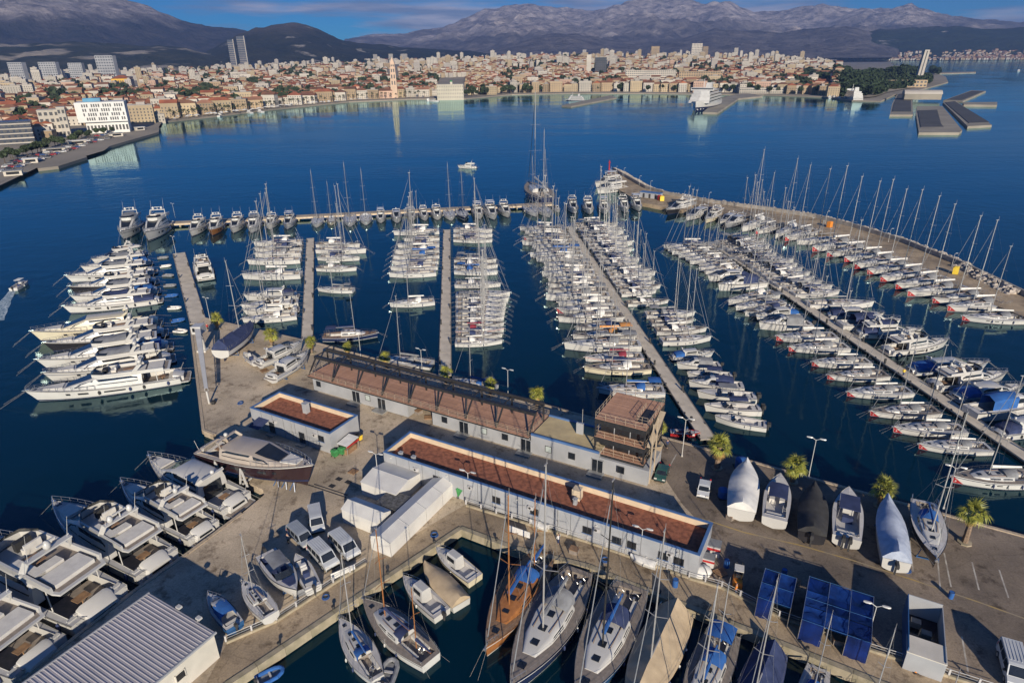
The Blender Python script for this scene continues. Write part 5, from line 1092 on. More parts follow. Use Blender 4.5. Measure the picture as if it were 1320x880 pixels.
# ---------------------------------------------------------------- hauled out yacht in its cradle
by = motor_yacht(20, hull='brown_h', fly=False, cockpit='teak_g', top='beige', deck='beige', hullwin=True, high=1.08, low=.66)
BZ = QZ + 1.6
by_r = put(by, 'motor_yacht', 'plum hulled motor yacht hauled out on white frames above the slipway', 'motor yacht', (409, 604), (264, 574), bz=2.9, sz=1.4, base=BZ, skip=('mooring_line', 'stern_line', 'fender'))
crd = link('boat_cradle', None, None, 'white steel slipway frames with blue trestles under the plum hulled yacht', 'boat cradle', loc=(by_r.location.x, by_r.location.y, QZ), rz=by_r.rotation_euler.z)
for sx in (-6.2, -1.0):
    for q in (-1, 1):
        link('cradle_frame', MB().bar((sx - .9, q * 3.1, -1.6), (sx, q * 2.95, 3.2), .22).bar((sx + .9, q * 3.1, -.0), (sx, q * 2.95, 3.2), .22).bar((sx - .5, q * 3.05, 1.2), (sx + .5, q * 3.05, 1.2), .14).mesh('cradle_frame', M['white']), crd)
    link('cross_beam', MB().bar((sx, -3.1, .35), (sx, 3.1, .35), .25).mesh('cross_beam', M['white']), crd)
for sx in (3.8, 5.4, 7.0):
    link('trestle', MB().bar((sx - .5, -1.2, -.02), (sx, -.6, 1.3), .1).bar((sx + .5, -1.2, -.02), (sx, -.6, 1.3), .1).bar((sx - .5, 1.2, -.02), (sx, .6, 1.3), .1).bar((sx + .5, 1.2, -.02), (sx, .6, 1.3), .1).bar((sx, -.7, 1.3), (sx, .7, 1.3), .12).mesh('trestle', M['blue_h']), crd)
# ---------------------------------------------------------------- yard boats
def cradle(x, y, z=0, rz=0.0, L_=4.0, W_=2.2, h=1.1, lb=''):
    r = link('boat_stand', None, None, lb, 'boat stand', 'steel boat stands', loc=(x, y, QZ), rz=rz)
    for u in (-L_ / 2, L_ / 2):
        for q in (-1, 1): link('leg', MB().bar((u, q * W_ / 2, 0), (u, q * W_ * .35, h), .09).mesh('leg', M['blue_h']), r)
        link('beam', MB().bar((u, -W_ / 2, .1), (u, W_ / 2, .1), .12).mesh('beam', M['blue_h']), r)
def yard(t, nm, lb, cat, b, s, base, where, bz=None):
    o = put(t, nm, lb, cat, b, s, base=QZ + base, bz=bz, sz=.7, skip=('mooring_line', 'stern_line', 'fender'))
    k = o.scale[0]; cradle(o.location.x, o.location.y, 0, o.rotation_euler.z, t.L * k * .45, t.L * k * .2, base + .1, 'steel boat stand under the ' + where)
    return o
YB = [
 (small_boat(9, kind='covered', cover='whitec', engines=0), 'covered_boat', 'motor boat under a translucent white cover, leftmost on the right quay', 'covered boat', (962, 597), (955, 662), .9, 'boat with the white cover'),
 (small_boat(9, kind='bowrider', canvas='navyc', engines=0), 'motor_boat', 'white cabin motor boat with navy awning on the right quay beside the white covered boat', 'motor boat', (1006, 612), (998, 672), .9, 'white motor boat with navy awning'),
 (small_boat(9.5, kind='covered', cover='blackc', engines=1, hull='black_h'), 'covered_boat', 'motor boat under a black cover with grey frame on the right quay', 'covered boat', (1049, 626), (1046, 692), .9, 'black covered boat'),
 (small_boat(9, kind='ttop', canvas='navyc', engines=2), 'motor_boat', 'open motor boat with navy top and twin outboards on the right quay', 'motor boat', (1094, 630), (1091, 697), .9, 'navy topped twin outboard boat'),
 (small_boat(11.5, kind='covered', cover='paleblue', engines=1, bw=.27), 'covered_boat', 'tall boat wrapped in pleated blue white sheet on the right quay', 'covered boat', (1142, 642), (1155, 728), 1.0, 'sheet wrapped boat'),
 (sail_yacht(10.5, hull='black_h', deck='white2', cover='bluec', hood='bluec', stripe=None, keel=True, mh=1.5, draft=.5), 'sailing_yacht', 'black hulled sailing yacht with blue hood standing on the right quay', 'sailing yacht', (1207, 722), (1190, 648), 1.8, 'black hulled sailing yacht'),
 (sail_yacht(12, hull='white', deck='navyc', cover='navyc', hood='navyc', stripe='navy', keel=True, boat_cover='navyc', mh=1.2, sailcover=False), 'sailing_yacht', 'yacht under a navy cover standing near the white crane', 'sailing yacht', (327, 418), (284, 455), 1.8, 'navy covered yacht by the crane'),
 (motor_yacht(11, fly=False), 'motor_yacht', 'white hardtop cruiser on stands, the farther of two by the pergola', 'motor yacht', (392, 440), (332, 468), 1.0, 'farther white cruiser by the pergola'),
 (motor_yacht(11, fly=False, stripe='bluec', hull='white'), 'motor_yacht', 'white cruiser with turquoise keel on stands, the nearer of two by the pergola', 'motor yacht', (399, 453), (348, 487), 1.0, 'nearer white cruiser by the pergola'),
 (small_boat(6, kind='console', engines=1), 'motor_boat', 'small open boat beside the navy tarpaulin frame near the crane', 'motor boat', (314, 454), (330, 466), .5, 'small open boat near the crane'),
 (small_boat(7.2, hull='blue_h', kind='cabin', canvas='bluec', engines=1), 'motor_boat', 'blue motor boat on trestles next to the ribbed shed', 'motor boat', (268, 764), (303, 806), .7, 'blue motor boat'),
 (sail_yacht(7, hull='white', deck='white2', cover='navyc', hood=None, stripe='navy', mh=1.25, keel=False, wheels=0, fenders=0), 'sailing_yacht', 'small white sailing boat on land with its mast up', 'sailing boat', (312, 748), (349, 792), .9, 'small sailing boat on land'),
 (small_boat(8, kind='bowrider', canvas='greyc', engines=1, seats='navyc'), 'motor_boat', 'grey white motor boat with bow towards the promenade fence', 'motor boat', (383, 762), (343, 714), .7, 'grey white motor boat'),
 (small_boat(6.5, kind='console', engines=1), 'motor_boat', 'narrow white open boat parked beside the vans', 'motor boat', (381, 714), (404, 757), .5, 'narrow white open boat'),
]
for a_ in YB: yard(*a_[:7], a_[7])
# covered boat shape tweak: sheet wrapped boat is tall
# ---------------------------------------------------------------- vehicles
def vehicle(L_, W_, Hh, prof, glass_f, paint, nose='van', name='van'):
    """side profile (x, z) lofted across the width with tumblehome"""
    t = T(); zb = .95
    def ring(sg): return [(x, sg * (W_ / 2 - max(0, z - zb) * .13 - (.06 if z < .35 else 0)), z) for x, z in prof]
    t.add('body', MB().loft([ring(-1), ring(1)]), paint)
    for q in (-1, 1):
        for (x0, z0, x1, z1, x2, z2, x3, z3) in glass_f['side']:
            f = lambda x, z: (x, q * (W_ / 2 - max(0, z - zb) * .13 + .012), z)
            t.add('side_window', MB().quad(*[f(x0, z0), f(x1, z1), f(x2, z2), f(x3, z3)][::-q]), M['glass'])
    for nm in ('windscreen', 'rear_window'):
        (xa, za, xb, zb_) = glass_f[nm]; o = .015 if nm == 'windscreen' else -.015
        f = lambda x, z, q: (x + o, q * (W_ / 2 - .12 - max(0, z - zb) * .13), z + .012)
        t.add(nm, MB().quad(f(xa, za, -1), f(xa, za, 1), f(xb, zb_, 1), f(xb, zb_, -1)), M['glass'])
    for x in (L_ * .31, -L_ * .30):
        for q in (-1, 1):
            wh = t.add('wheel', MB().tube((x, q * (W_ / 2 - .2), .33), (x, q * (W_ / 2 + .01), .33), .33, n=12), M['dark']); t.add('rim', MB().tube((x, q * (W_ / 2), .33), (x, q * (W_ / 2 + .025), .33), .2, n=10), M['alu'], wh)
    for q in (-1, 1):
        t.add('headlight', MB().box(L_ / 2 - .12, L_ / 2 + .01, q * W_ * .36 - .2, q * W_ * .36 + .2, .68, .86), M['cushion']); t.add('tail_light', MB().box(-L_ / 2 - .01, -L_ / 2 + .08, q * W_ * .42 - .1, q * W_ * .42 + .1, .75, 1.2), M['red'])
        t.add('mirror', MB().box(L_ * .22, L_ * .22 + .15, q * (W_ / 2 + .1) - .1, q * (W_ / 2 + .1) + .1, 1.05, 1.25), M['dark'])
    t.add('bumper', MB().box(L_ / 2 - .02, L_ / 2 + .05, -W_ * .45, W_ * .45, .3, .55), M['dark'])
    t.L = L_; t.bowz = 1
    return t
def paint(n, c): return pm(n, c, [x * .9 for x in c], .8, .35, coat=.4)
def van(c): 
    t = vehicle(5.0, 1.95, 2.0, [(-2.5, .3), (2.5, .3), (2.5, .75), (2.35, .95), (1.75, 1.1), (1.1, 1.88), (.8, 1.95), (-2.3, 1.98), (-2.46, 1.8), (-2.5, .9)],
             dict(side=[(.2, 1.1, 1.55, 1.12, 1.0, 1.75, .2, 1.75), (-1.0, 1.15, .05, 1.12, .05, 1.75, -1.0, 1.75), (-2.2, 1.2, -1.15, 1.15, -1.15, 1.75, -2.2, 1.72)], windscreen=(1.73, 1.14, 1.13, 1.85), rear_window=(-2.49, 1.15, -2.465, 1.72)), c)
    for i in range(5): t.add('roof_rib', MB().box(-2.1, .5, -.6 + .3 * i - .03, -.6 + .3 * i + .03, 1.95, 2.0), c)
    return t
def car(c): return vehicle(4.1, 1.75, 1.5, [(-2.05, .3), (2.05, .3), (2.05, .6), (1.9, .78), (1.05, .92), (.45, 1.42), (.1, 1.48), (-1.2, 1.46), (-1.8, 1.05), (-2.05, .95)],
             dict(side=[(-.2, .95, .95, .95, .4, 1.36, -.2, 1.4), (-1.5, 1.0, -.3, .95, -.3, 1.4, -1.15, 1.38)], windscreen=(1.02, .95, .48, 1.4), rear_window=(-1.78, 1.08, -1.25, 1.44)), c)
VW = van(paint('white_vehicle_paint', (.50, .52, .54))); VS = van(paint('silver_vehicle_paint', (.30, .33, .37)))
CW = car(paint('white_car_paint', (.62, .64, .66))); CG = car(paint('dark_green_car_paint', (.03, .09, .08)))
def park(t, nm, lb, cat, f, r_, sc=1.0):
    a = G(*f, QZ); b = G(*r_, QZ); c = (a + b) / 2
    t.place(nm, lb, cat, (c.x, c.y, QZ + .008), heading(a, b), sc)
park(VW, 'van', 'white van facing the camera, farthest of the four parked vans', 'van', (411, 690), (406, 661))
park(VS, 'van', 'silver van at the left end of the parked vans', 'van', (399, 706), (378, 686), .95)
park(VW, 'van', 'white minibus with big windscreen, nearest of the four parked vans', 'van', (433, 738), (402, 706), 1.05)
park(VW, 'van', 'white van beside the narrow white tent', 'van', (460, 724), (430, 694), 1.05)
park(CW, 'car', 'small white car parked beside the blue covered tank on the right quay', 'car', (905, 645), (909, 624))
park(CG, 'car', 'dark green car parked at the foot of the black tower', 'car', (849, 624), (857, 604))
park(VW, 'van', 'white van with roof bars at the right edge of the yard', 'van', (1312, 895), (1296, 838), 1.1)
# forklift
fk = T(); fk.add('body', MB().loft([[(-1.1, -.5, .3), (.7, -.5, .3), (.7, .5, .3), (-1.1, .5, .3)], [(-1.15, -.5, .9), (.7, -.5, .7), (.7, .5, .7), (-1.15, .5, .9)], [(-1.1, -.45, 1.15), (-.4, -.45, 1.15), (-.4, .45, 1.15), (-1.1, .45, 1.15)]]), M['orange'])
fk.add('cab_frame', MB().bar((-.5, -.42, 1.0), (-.4, -.42, 2.1), .07).bar((-.5, .42, 1.0), (-.4, .42, 2.1), .07).bar((.65, -.42, .7), (.5, -.42, 2.1), .07).bar((.65, .42, .7), (.5, .42, 2.1), .07), M['dark']); fk.add('roof', MB().box(-.5, .6, -.48, .48, 2.1, 2.18), M['cushion'])
fk.add('mast', MB().bar((.8, -.3, .1), (.8, -.3, 2.3), .1).bar((.8, .3, .1), (.8, .3, 2.3), .1).bar((.8, -.3, 1.6), (.8, .3, 1.6), .08), M['dark']); fk.add('seat', MB().box(-.4, .1, -.25, .25, .9, 1.0).box(-.45, -.35, -.25, .25, 1.0, 1.5), M['dark'])
for q in (-1, 1): fk.add('fork', MB().box(.85, 1.9, q * .25 - .05, q * .25 + .05, .1, .15), M['dark'])
for x in (-.7, .45):
    for q in (-1, 1): fk.add('wheel', MB().tube((x, q * .35, .28), (x, q * .55, .28), .28, n=10), M['dark'])
p = G(950, 752, QZ); fk.place('forklift', 'orange forklift standing by the promenade fence', 'forklift', (p.x, p.y, QZ + .005), RAD(70), 1.15)
# ---------------------------------------------------------------- blue tarpaulin shelters, shed container, clutter
tarp = pm('blue_tarpaulin', (.003, .020, .14), (.002, .009, .055), .5, .4, bump=.6, detail=8)
tarp2 = pm('faded_blue_tarpaulin', (.008, .045, .22), (.004, .02, .11), .9, .5, bump=.7, detail=8)
def tarp_shelter(label, p0, LU, LV, h, nu, nv):
    r = link('tarpaulin_shelter', None, None, label, 'shelter', 'blue tarpaulin shelters', loc=(p0.x, p0.y, QZ), rz=BR)
    for i in range(nu):
        for j in range(nv):
            u0, u1, v0, v1 = LU * i / nu, LU * (i + 1) / nu, LV * j / nv, LV * (j + 1) / nv; m = MB(); rr = []
            for a in range(5):
                rr.append([(u0 + (u1 - u0) * a / 4, v0 + (v1 - v0) * b / 4 + random.uniform(-.15, .15) * (0 < b < 4), h - .10 * math.sin(math.pi * a / 4) * math.sin(math.pi * b / 4) + random.uniform(-.22, .16) * (0 < a < 4 and 0 < b < 4)) for b in range(5)])
            link('roof_sheet', m.loft(rr, caps=False, closed=False).mesh('roof_sheet', random.choice((tarp, tarp2)), True), r, loc=(0, 0, random.uniform(-.16, .02)))
    for i in range(nu):
        u0, u1 = LU * i / nu, LU * (i + 1) / nu
        rr = [[(u0 + (u1 - u0) * a / 6, -.02 + .08 * math.sin(a * 2.1), 0), (u0 + (u1 - u0) * a / 6, .06 * math.sin(a * 1.3 + 1), h * .5), (u0 + (u1 - u0) * a / 6, 0, h - .01)] for a in range(7)]
        if nu > 1 and i == 1: continue
        link('side_sheet', MB().loft(rr, caps=False, closed=False).mesh('side_sheet', tarp, True), r)
    for u in (0, LU): link('side_sheet', MB().loft([[(u + .08 * math.sin(a * 1.9), LV * a / 6, 0), (u + .05 * math.sin(a), LV * a / 6, h - .01)] for a in range(7)], caps=False, closed=False).mesh('side_sheet', tarp, True), r)
    for i in range(nu + 1): link('frame_tube', MB().tube((LU * i / nu, -.03, h + .05), (LU * i / nu, LV + .03, h + .05), .03, n=5).mesh('frame_tube', M['steel']), r)
    for v in (0, LV / 2, LV): link('frame_tube', MB().tube((0, v, h + .03), (LU, v, h + .03), .035, n=5).mesh('frame_tube', M['blue_h']), r)
    for i in range(nu + 1):
        for v in (0, LV): link('pole', MB().tube((LU * i / nu, v, 0), (LU * i / nu, v, h), .045, n=5).mesh('pole', M['steel']), r)
tarp_shelter('small blue tarpaulin shelter, the left of two by the promenade', ground(977, 768, QZ + 3.0), 3.6, 5.2, 2.9, 2, 2)
tarp_shelter('large blue tarpaulin shelter, the right of two by the promenade', ground(1034, 796, QZ + 3.2), 6.9, 7.4, 3.0, 3, 3)
p0 = ground(1170, 838, QZ + 2.6)
ct = link('storage_shed', None, None, 'pale metal shed with open dark cargo bay near the right van', 'shed', loc=(p0.x, p0.y, QZ), rz=BR)
for x0, x1, y0, y1, h, mt in ((0, 3.6, 0, .1, 2.4, 'light'), (0, .1, .1, 8.6, 3.0, 'cap'), (3.5, 3.6, .1, 8.6, 2.6, 'light'), (0.1, 3.5, 8.5, 8.6, 3.0, 'panel')): link('wall', MB().box(x0, x1, y0, y1, 0, h).mesh('wall', BMAT[mt] if mt != 'cap' else M['blue_h']), ct)
link('roof', MB().box(-.05, 3.65, -.05, 2.6, 2.4, 2.5).mesh('roof', BMAT['wallw']), ct)
link('bay_floor', MB().box(.1, 3.5, 2.6, 8.5, .02, .3).mesh('bay_floor', M['brown_h']), ct)
for v, u in ((3.4, 1.0), (5.4, 2.2), (6.8, 1.2)): link('crate', MB().box(u - .5, u + .5, v - .4, v + .4, .3, 1.1).mesh('crate', M['teak_g']), ct)
blk = T(); blk.add('box', MB().box(-.8, .8, -.6, .6, 0, 1.3), M['white2']); blk.add('lid', MB().box(-.85, .85, -.65, .65, 1.3, 1.42), M['greyc']); blk.add('band', MB().box(-.83, .83, -.63, .63, .8, 1.1), M['red'])
for i, (x, y, c, lb, s) in enumerate([(918, 712, 'red', 'red and white machine case behind the end of the long building', 1.2), (912, 727, 'red', 'red trimmed white case in front of the machine case', 1.0)]):
    p = G(x, y, QZ); blk.place('machine_case', lb, 'case', (p.x, p.y, QZ), BR + .1, s)
p = G(904, 741, QZ); bag = T(); bag.add('sheet', MB().ball((0, 0, .6), 1.4, 1.1, .8, 10, 6, z0=-.75), M['whitec'], smooth=True); bag.add('strap', MB().torus((0, 0, .6), 1.12, .04, 'x', 14, 4), M['dark']); bag.place('wrapped_pile', 'pile under a crumpled white sheet at the end of the long building', 'covered pile', (p.x, p.y, QZ), .4)
p = G(1158, 852, QZ); cn_ = T(); cn_.add('cone', MB().tube((0, 0, .05), (0, 0, .7), .2, .03, 10), M['orange']); cn_.add('base', MB().box(-.28, .28, -.28, .28, 0, .05), M['dark']); p = G(1180, 865, QZ); cn_.place('traffic_cone', 'small orange cone on the promenade near the shed', 'cone', (p.x, p.y, QZ + .006), 0, 1.2)
tk = T(); tk.add('tank', MB().tube((0, 0, .1), (0, 0, 1.6), 1.0, 1.0, 14), M['bluec'], smooth=True); tk.add('lid', MB().tube((0, 0, 1.6), (0, 0, 1.9), 1.02, .3, 14), M['bluec'], smooth=True); tk.add('base', MB().box(-1.05, 1.05, -1.05, 1.05, 0, .1), M['dark'])
for (x, y, lb, s) in ((955, 603, 'blue round tank at the water edge behind the palm', 1.0), (932, 640, 'low blue covered tank between the white car and the covered boat', .8)):
    p = G(x, y, QZ); tk.place('water_tank', lb, 'tank', (p.x, p.y, QZ), 0, s)
# upturned white tenders on the promenade
for i, (x, y, lb) in enumerate([(828, 727, 'white tender lying upside down on the promenade below the double lamp'), (694, 680, 'white dinghy lying upside down beside the promenade fence')]):
    t = small_boat(3.6, kind='covered', cover='whitec', engines=0) if i == 0 else t; p = G(x, y, QZ); t.place('tender', lb, 'tender', (p.x, p.y, QZ + .25), BR + math.pi, 1.0 if i == 0 else .8)
# crane at the left quay
cr_ = link('boat_crane', None, None, 'white crane with long lattice boom lying over the left quay', 'crane', loc=tuple(G(262, 452, QZ)), rz=0)
cb0 = Vector((0, 0, 0)); tip = G(270, 520, QZ) - G(262, 452, QZ); tip.z = 2.4
link('column', MB().tube((0, 0, 0), (0, 0, 4.4), .7, .55, 12).box(-1.0, 1.0, -1.0, 1.0, 0, .4).mesh('column', M['white'], True), cr_)
link('cab', MB().box(-1.3, .9, -.9, 1.6, 4.4, 6.2).mesh('cab', M['white']), cr_); link('cab_window', MB().box(-1.0, .6, -.93, -.9, 5.0, 5.9).mesh('cab_window', M['glass']), cr_)
base = Vector((0, -.4, 5.4)); top_ = Vector((tip.x, tip.y, 3.0)); dv = (top_ - base); sd_ = Vector((dv.y, -dv.x, 0)).normalized() * .55
bm3 = MB()
for o_ in (sd_ + Vector((0, 0, .5)), -sd_ + Vector((0, 0, .5)), sd_ - Vector((0, 0, .4)), -sd_ - Vector((0, 0, .4))): bm3.bar(base + o_, top_ + o_ * .5, .12)
nn = 14
for i in range(nn):
    f0, f1 = i / nn, (i + 1) / nn; k0, k1 = 1 - .5 * f0, 1 - .5 * f1; u5 = Vector((0, 0, .5))
    bm3.bar(base + dv * f0 + (sd_ + u5) * k0, base + dv * f1 + (-sd_ + u5) * k1, .07).bar(base + dv * f0 + (sd_ + u5) * k0, base + dv * f1 + (sd_ - u5) * k1, .06).bar(base + dv * f0 + (-sd_ + u5) * k0, base + dv * f1 + (-sd_ - u5) * k1, .06)
link('boom', bm3.mesh('boom', M['white']), cr_); link('boom_plate', MB().quad(base + sd_ + Vector((0, 0, .58)), base - sd_ + Vector((0, 0, .58)), top_ - sd_ * .5 + Vector((0, 0, .3)), top_ + sd_ * .5 + Vector((0, 0, .3))).mesh('boom_plate', M['white']), cr_)
link('boom_rest', MB().bar((tip.x, tip.y, 0), (tip.x, tip.y, 2.7), .3).mesh('boom_rest', M['white']), cr_)
link('hook_block', MB().box(tip.x + .6, tip.x + 1.2, tip.y - .5, tip.y + .2, .0, .7).mesh('hook_block', M['dark']), cr_)
# ---------------------------------------------------------------- fences along the promenade
def fence(label, px, h=1.1, step=2.6):
    pts = [G(x, y, QZ) for x, y in px]; o0 = pts[0]
    r = link('railing', None, None, label, 'railing', loc=o0); q = [p_ - o0 for p_ in pts]
    for p_ in q: p_.z = 0
    for a, b in zip(q, q[1:]):
        ln = (b - a).length; n = max(1, round(ln / step)); rz = math.atan2((b - a).y, (b - a).x)
        cm = MB().box(.01, ln / n - .01, -.14, .14, 0, .35).mesh('kerb_block', M['wallc'])
        rm_ = MB().tube((0, 0, h), (ln / n, 0, h), .04, n=5).tube((0, 0, h * .68), (ln / n, 0, h * .68), .025, n=4).mesh('rail', M['white']); pm_ = MB().box(-.09, .09, -.09, .09, .35, h + .05).mesh('post', M['white2'])
        for i in range(n):
            c = a + (b - a) * i / n; link('kerb_block', cm, r, loc=c, rz=rz); link('rail', rm_, r, loc=c, rz=rz); link('post', pm_, r, loc=c, rz=rz)
fence('white railing along the promenade from the shed to the long tent', [(292, 829), (357, 801), (430, 753), (472, 727)])
fence('white railing on a low kerb along the long building and the tarpaulin shelters', [(601, 652), (660, 670), (757, 699), (806, 716), (888, 746), (930, 758), (1004, 796), (1066, 817), (1113, 836), (1175, 856), (1222, 872), (1300, 897)])
for i, (x, y, rzz) in enumerate([(443, 742, 0), (396, 766, 0), (670, 690, 1), (1000, 780, 1)]):
    p = G(x, y, QZ); t = T(); t.add('banner', MB().box(-1.6, 1.6, -.03, .03, .15, 1.15), M['whitec' if i != 1 else 'greyc']); t.add('post', MB().tube((-1.6, 0, 0), (-1.6, 0, 1.25), .04).tube((1.6, 0, 0), (1.6, 0, 1.25), .04), M['steel'])
    t.place('barrier_banner', ['white banner barrier in front of the nearest white minibus', 'grey barrier at the yard edge beside the grey white motor boat', 'white banner on the railing below the long building', 'white barrier at the small tarpaulin shelter'][i], 'barrier', (p.x, p.y, QZ), RAD(33) if not rzz else BR)
# mooring bollards on the basin edge
bol = MB().tube((0, 0, 0), (0, 0, .45), .16, .13, 8).tube((0, 0, .45), (0, 0, .58), .24, .2, 8).mesh('bollard', M['dark'])
for i, (x, y) in enumerate([(360, 832), (430, 785), (500, 740), (560, 700), (640, 697), (700, 713), (780, 735), (850, 765), (940, 802), (1040, 838)]):
    p = G(x, y, QZ); link('bollard', bol, None, f'black mooring bollard on the basin edge, {ordw(i)} from the left', 'bollard', 'mooring bollards along the basin', loc=(p.x, p.y, QZ + .006))
# ---------------------------------------------------------------- lamps
def lamp(h, arm=1.1, dbl=True, tilt=.12):
    t = T(); t.add('pole', MB().tube((0, 0, 0), (0, 0, h), .075, .05, 7), M['white']); t.add('base', MB().tube((0, 0, 0), (0, 0, .3), .16, .12, 8), M['white'])
    for q in (-1, 1) if dbl else (1,):
        a = t.add('arm', MB().tube((0, 0, h - .1), (q * arm * .5, 0, h + .25), .04, n=5), M['white']); t.add('lamp_head', MB().loft([[(q * (arm * .45 + x), y * w_, h + .22 + z) for y, z in ((-1, 0), (-.6, .12), (.6, .12), (1, 0), (.6, -.05), (-.6, -.05))] for x, w_ in ((0, .06), (.2, .17), (.6, .19), (.85, .08))]), M['white'], a, smooth=True)
    return t
LM = {h: lamp(h) for h in (5.0, 7.0)}
for i, (x, y, h, rz, lb) in enumerate([(604.5, 645, 5.0, .1, 'white double headed lamp post between the long tent and long building'), (825, 721, 5.0, .1, 'white double headed lamp post before the right end of the long building'), (1118, 824, 5.0, .1, 'white double headed lamp post beside the large blue tarpaulin shelter'),
       (879, 588, 7.0, .1, 'tall white lamp post beside the small red boat'), (1042, 616, 7.0, .1, 'white lamp post between the palms on the right quay'), (1216, 655, 7.0, .1, 'white lamp post beside the black hulled yacht on land'), (488, 620, 5.0, .1, 'dark lamp post above the wide white tent'),
       (226, 281, 6.0, 0, 'lamp at the left tip of the outer pier'), (227, 327, 6.0, 0, 'lamp at the end of the short left pontoon'), (271, 413, 6.0, 0, 'lamp at the palm by the foot of the left pontoon'), (466, 466, 6.5, 0, 'lamp behind the left part of the pergola'), (545, 488, 6.5, 0, 'lamp behind the middle of the pergola'), (655, 516, 6.5, 0, 'lamp behind the right end of the pergola')]):
    p = G(x, y, QZ if y > 400 else .7); hh = 5.0 if h < 5.5 else 7.0; LM[hh].place('street_lamp', lb, 'street lamp', (p.x, p.y, p.z), BR + rz, h / hh, 'lamp posts around the marina')
LB = lamp(5.5, .6, False)
for i, (x, y) in enumerate([(804, 228), (824, 239), (838, 246), (913, 262), (1064, 288), (1145, 312), (1226, 346)]):
    p = G(x, y, 2.9); LB.place('street_lamp', f'single lamp on the breakwater wall, {ordw(i)} from its head', 'street lamp', (p.x, p.y, 2.95), 0, .8, 'lamps on the breakwater')
bc = T(); bc.add('tower', MB().tube((0, 0, 0), (0, 0, 6.0), .5, .3, 10), M['red']); bc.add('gallery', MB().tube((0, 0, 6.0), (0, 0, 6.3), .7, .7, 10), M['red']); bc.add('lantern', MB().tube((0, 0, 6.3), (0, 0, 7.4), .3, .2, 8), M['red'])
p = G(785, 224, 1.6); bc.place('harbour_light', 'red harbour light on the tip of the breakwater', 'beacon', (p.x, p.y, 1.6))
hut = T(); hut.add('hut_wall', MB().box(-5, 5, -1.5, 1.5, 0, 2.4), BMAT['panel']); hut.add('roof', MB().box(-5.2, 5.2, -1.7, 1.7, 2.4, 2.6), BMAT['cap']); 
for u in (-3, 0, 3): hut.add('door', MB().box(u - .5, u + .5, -1.54, -1.5, .05, 2.0), BMAT['frame'])
p = G(839, 255, 1.6); hut.place('storage_hut', 'grey storage hut on the breakwater near its head', 'hut', (p.x, p.y, 1.6), RAD(-38))
for i, (x, y, c, lb) in enumerate([(853, 259, 'yellow', 'yellow container on the breakwater beside the grey hut'), (850, 258, 'red', 'red container on the breakwater beside the grey hut'), (1069, 293, 'orange', 'orange container on the breakwater behind the charter yachts'), (1231, 353, 'yellow', 'yellow machine on the breakwater near the right edge')]):
    t = T(); t.add('box', MB().box(-.9, .9, -.7, .7, .1, 2.0), M[c]); t.add('lid', MB().loft([[(-.95, -.75, 2.0), (.95, -.75, 2.0), (.95, .75, 2.0), (-.95, .75, 2.0)], [(-.6, -.4, 2.3), (.6, -.4, 2.3), (.6, .4, 2.3), (-.6, .4, 2.3)]]), M[c]); t.add('skid', MB().box(-.8, -.6, -.7, .7, 0, .1).box(.6, .8, -.7, .7, 0, .1), M['dark'])
    p = G(x, y, 1.6); t.place('container', lb, 'container', (p.x, p.y, 1.6), .3 * i)
# ---------------------------------------------------------------- palms
frond_m = pm('palm_frond', (.30, .285, .045), (.13, .16, .028), 3, .55, rnd=.35); dead_m = pm('dry_frond', (.42, .28, .09), (.30, .19, .06), 3, .8, rnd=.2); trunk_m = pm('palm_trunk', (.24, .17, .12), (.14, .10, .07), 4, .9, bump=.6)
def frond(seed, droop, mat, ln=1.5, nl=13):
    rr = random.Random(seed); m = MB(); m.tube((0, 0, 0), (ln * .5, 0, .12 - droop * .08), .03, .02, 4); c = Vector((ln * .5, 0, .12 - droop * .08))
    for i in range(nl):
        a = RAD(-78 + 156 * i / (nl - 1)) + rr.uniform(-.05, .05); l_ = ln * .68 * (1 - .25 * abs(a) / 1.4) * rr.uniform(.85, 1.1); d = Vector((math.cos(a), math.sin(a), 0)); s = Vector((-d.y, d.x, 0)) * .055 * ln / 1.5
        k1 = c + d * l_ * .55 + Vector((0, 0, .05 - droop * .10)); k2 = c + d * l_ + Vector((0, 0, -.12 - droop * .42 - rr.uniform(0, .15)))
        m.quad(c, k1 - s, k2, k1 + s)
    return m.mesh('frond' if mat is frond_m else 'dry_frond', mat)
FR = [frond(i, .3 + .3 * (i % 3), frond_m) for i in range(5)]; DF = [frond(9 + i, 1.2, dead_m, 1.2, 9) for i in range(3)]
def palm(x, y, h, label, sc=1.0, z=QZ, pit=True):
    p = G(x, y, z); r = link('palm_tree', None, None, label, 'palm tree', 'palms on the quay', loc=(p.x, p.y, z), rz=random.random() * 6)
    m = MB(); rings = []
    lean = random.uniform(-.25, .25)
    for i in range(9):
        f = i / 8; rad = (.30 - .10 * f) * (1.08 if i % 2 else 1) * sc; rings.append([(lean * f * f + rad * math.cos(a), rad * math.sin(a), h * f) for a in [2 * math.pi * k / 8 for k in range(8)]])
    link('trunk', m.loft(rings).mesh('trunk', trunk_m), r)
    link('planter', MB().tube((0, 0, -.005), (0, 0, .18), .9, .9, 8).mesh('planter', M['wallc']), r)
    n = 27
    for i in range(n):
        f = i / (n - 1); az = i * 2.39996 + random.uniform(-.2, .2); el = RAD(85 - 118 * f) + random.uniform(-.1, .1)
        o = link('frond', random.choice(FR), r, loc=(lean, 0, h + .05), sc=sc * random.uniform(.62, 1.08)); o.rotation_euler = (random.uniform(-.45, .45), -el, az)
    for i in range(12):
        o = link('dry_frond', random.choice(DF), r, loc=(lean, 0, h - .1), sc=sc); o.rotation_euler = (random.uniform(-.3, .3), RAD(random.uniform(48, 78)), i * .55)
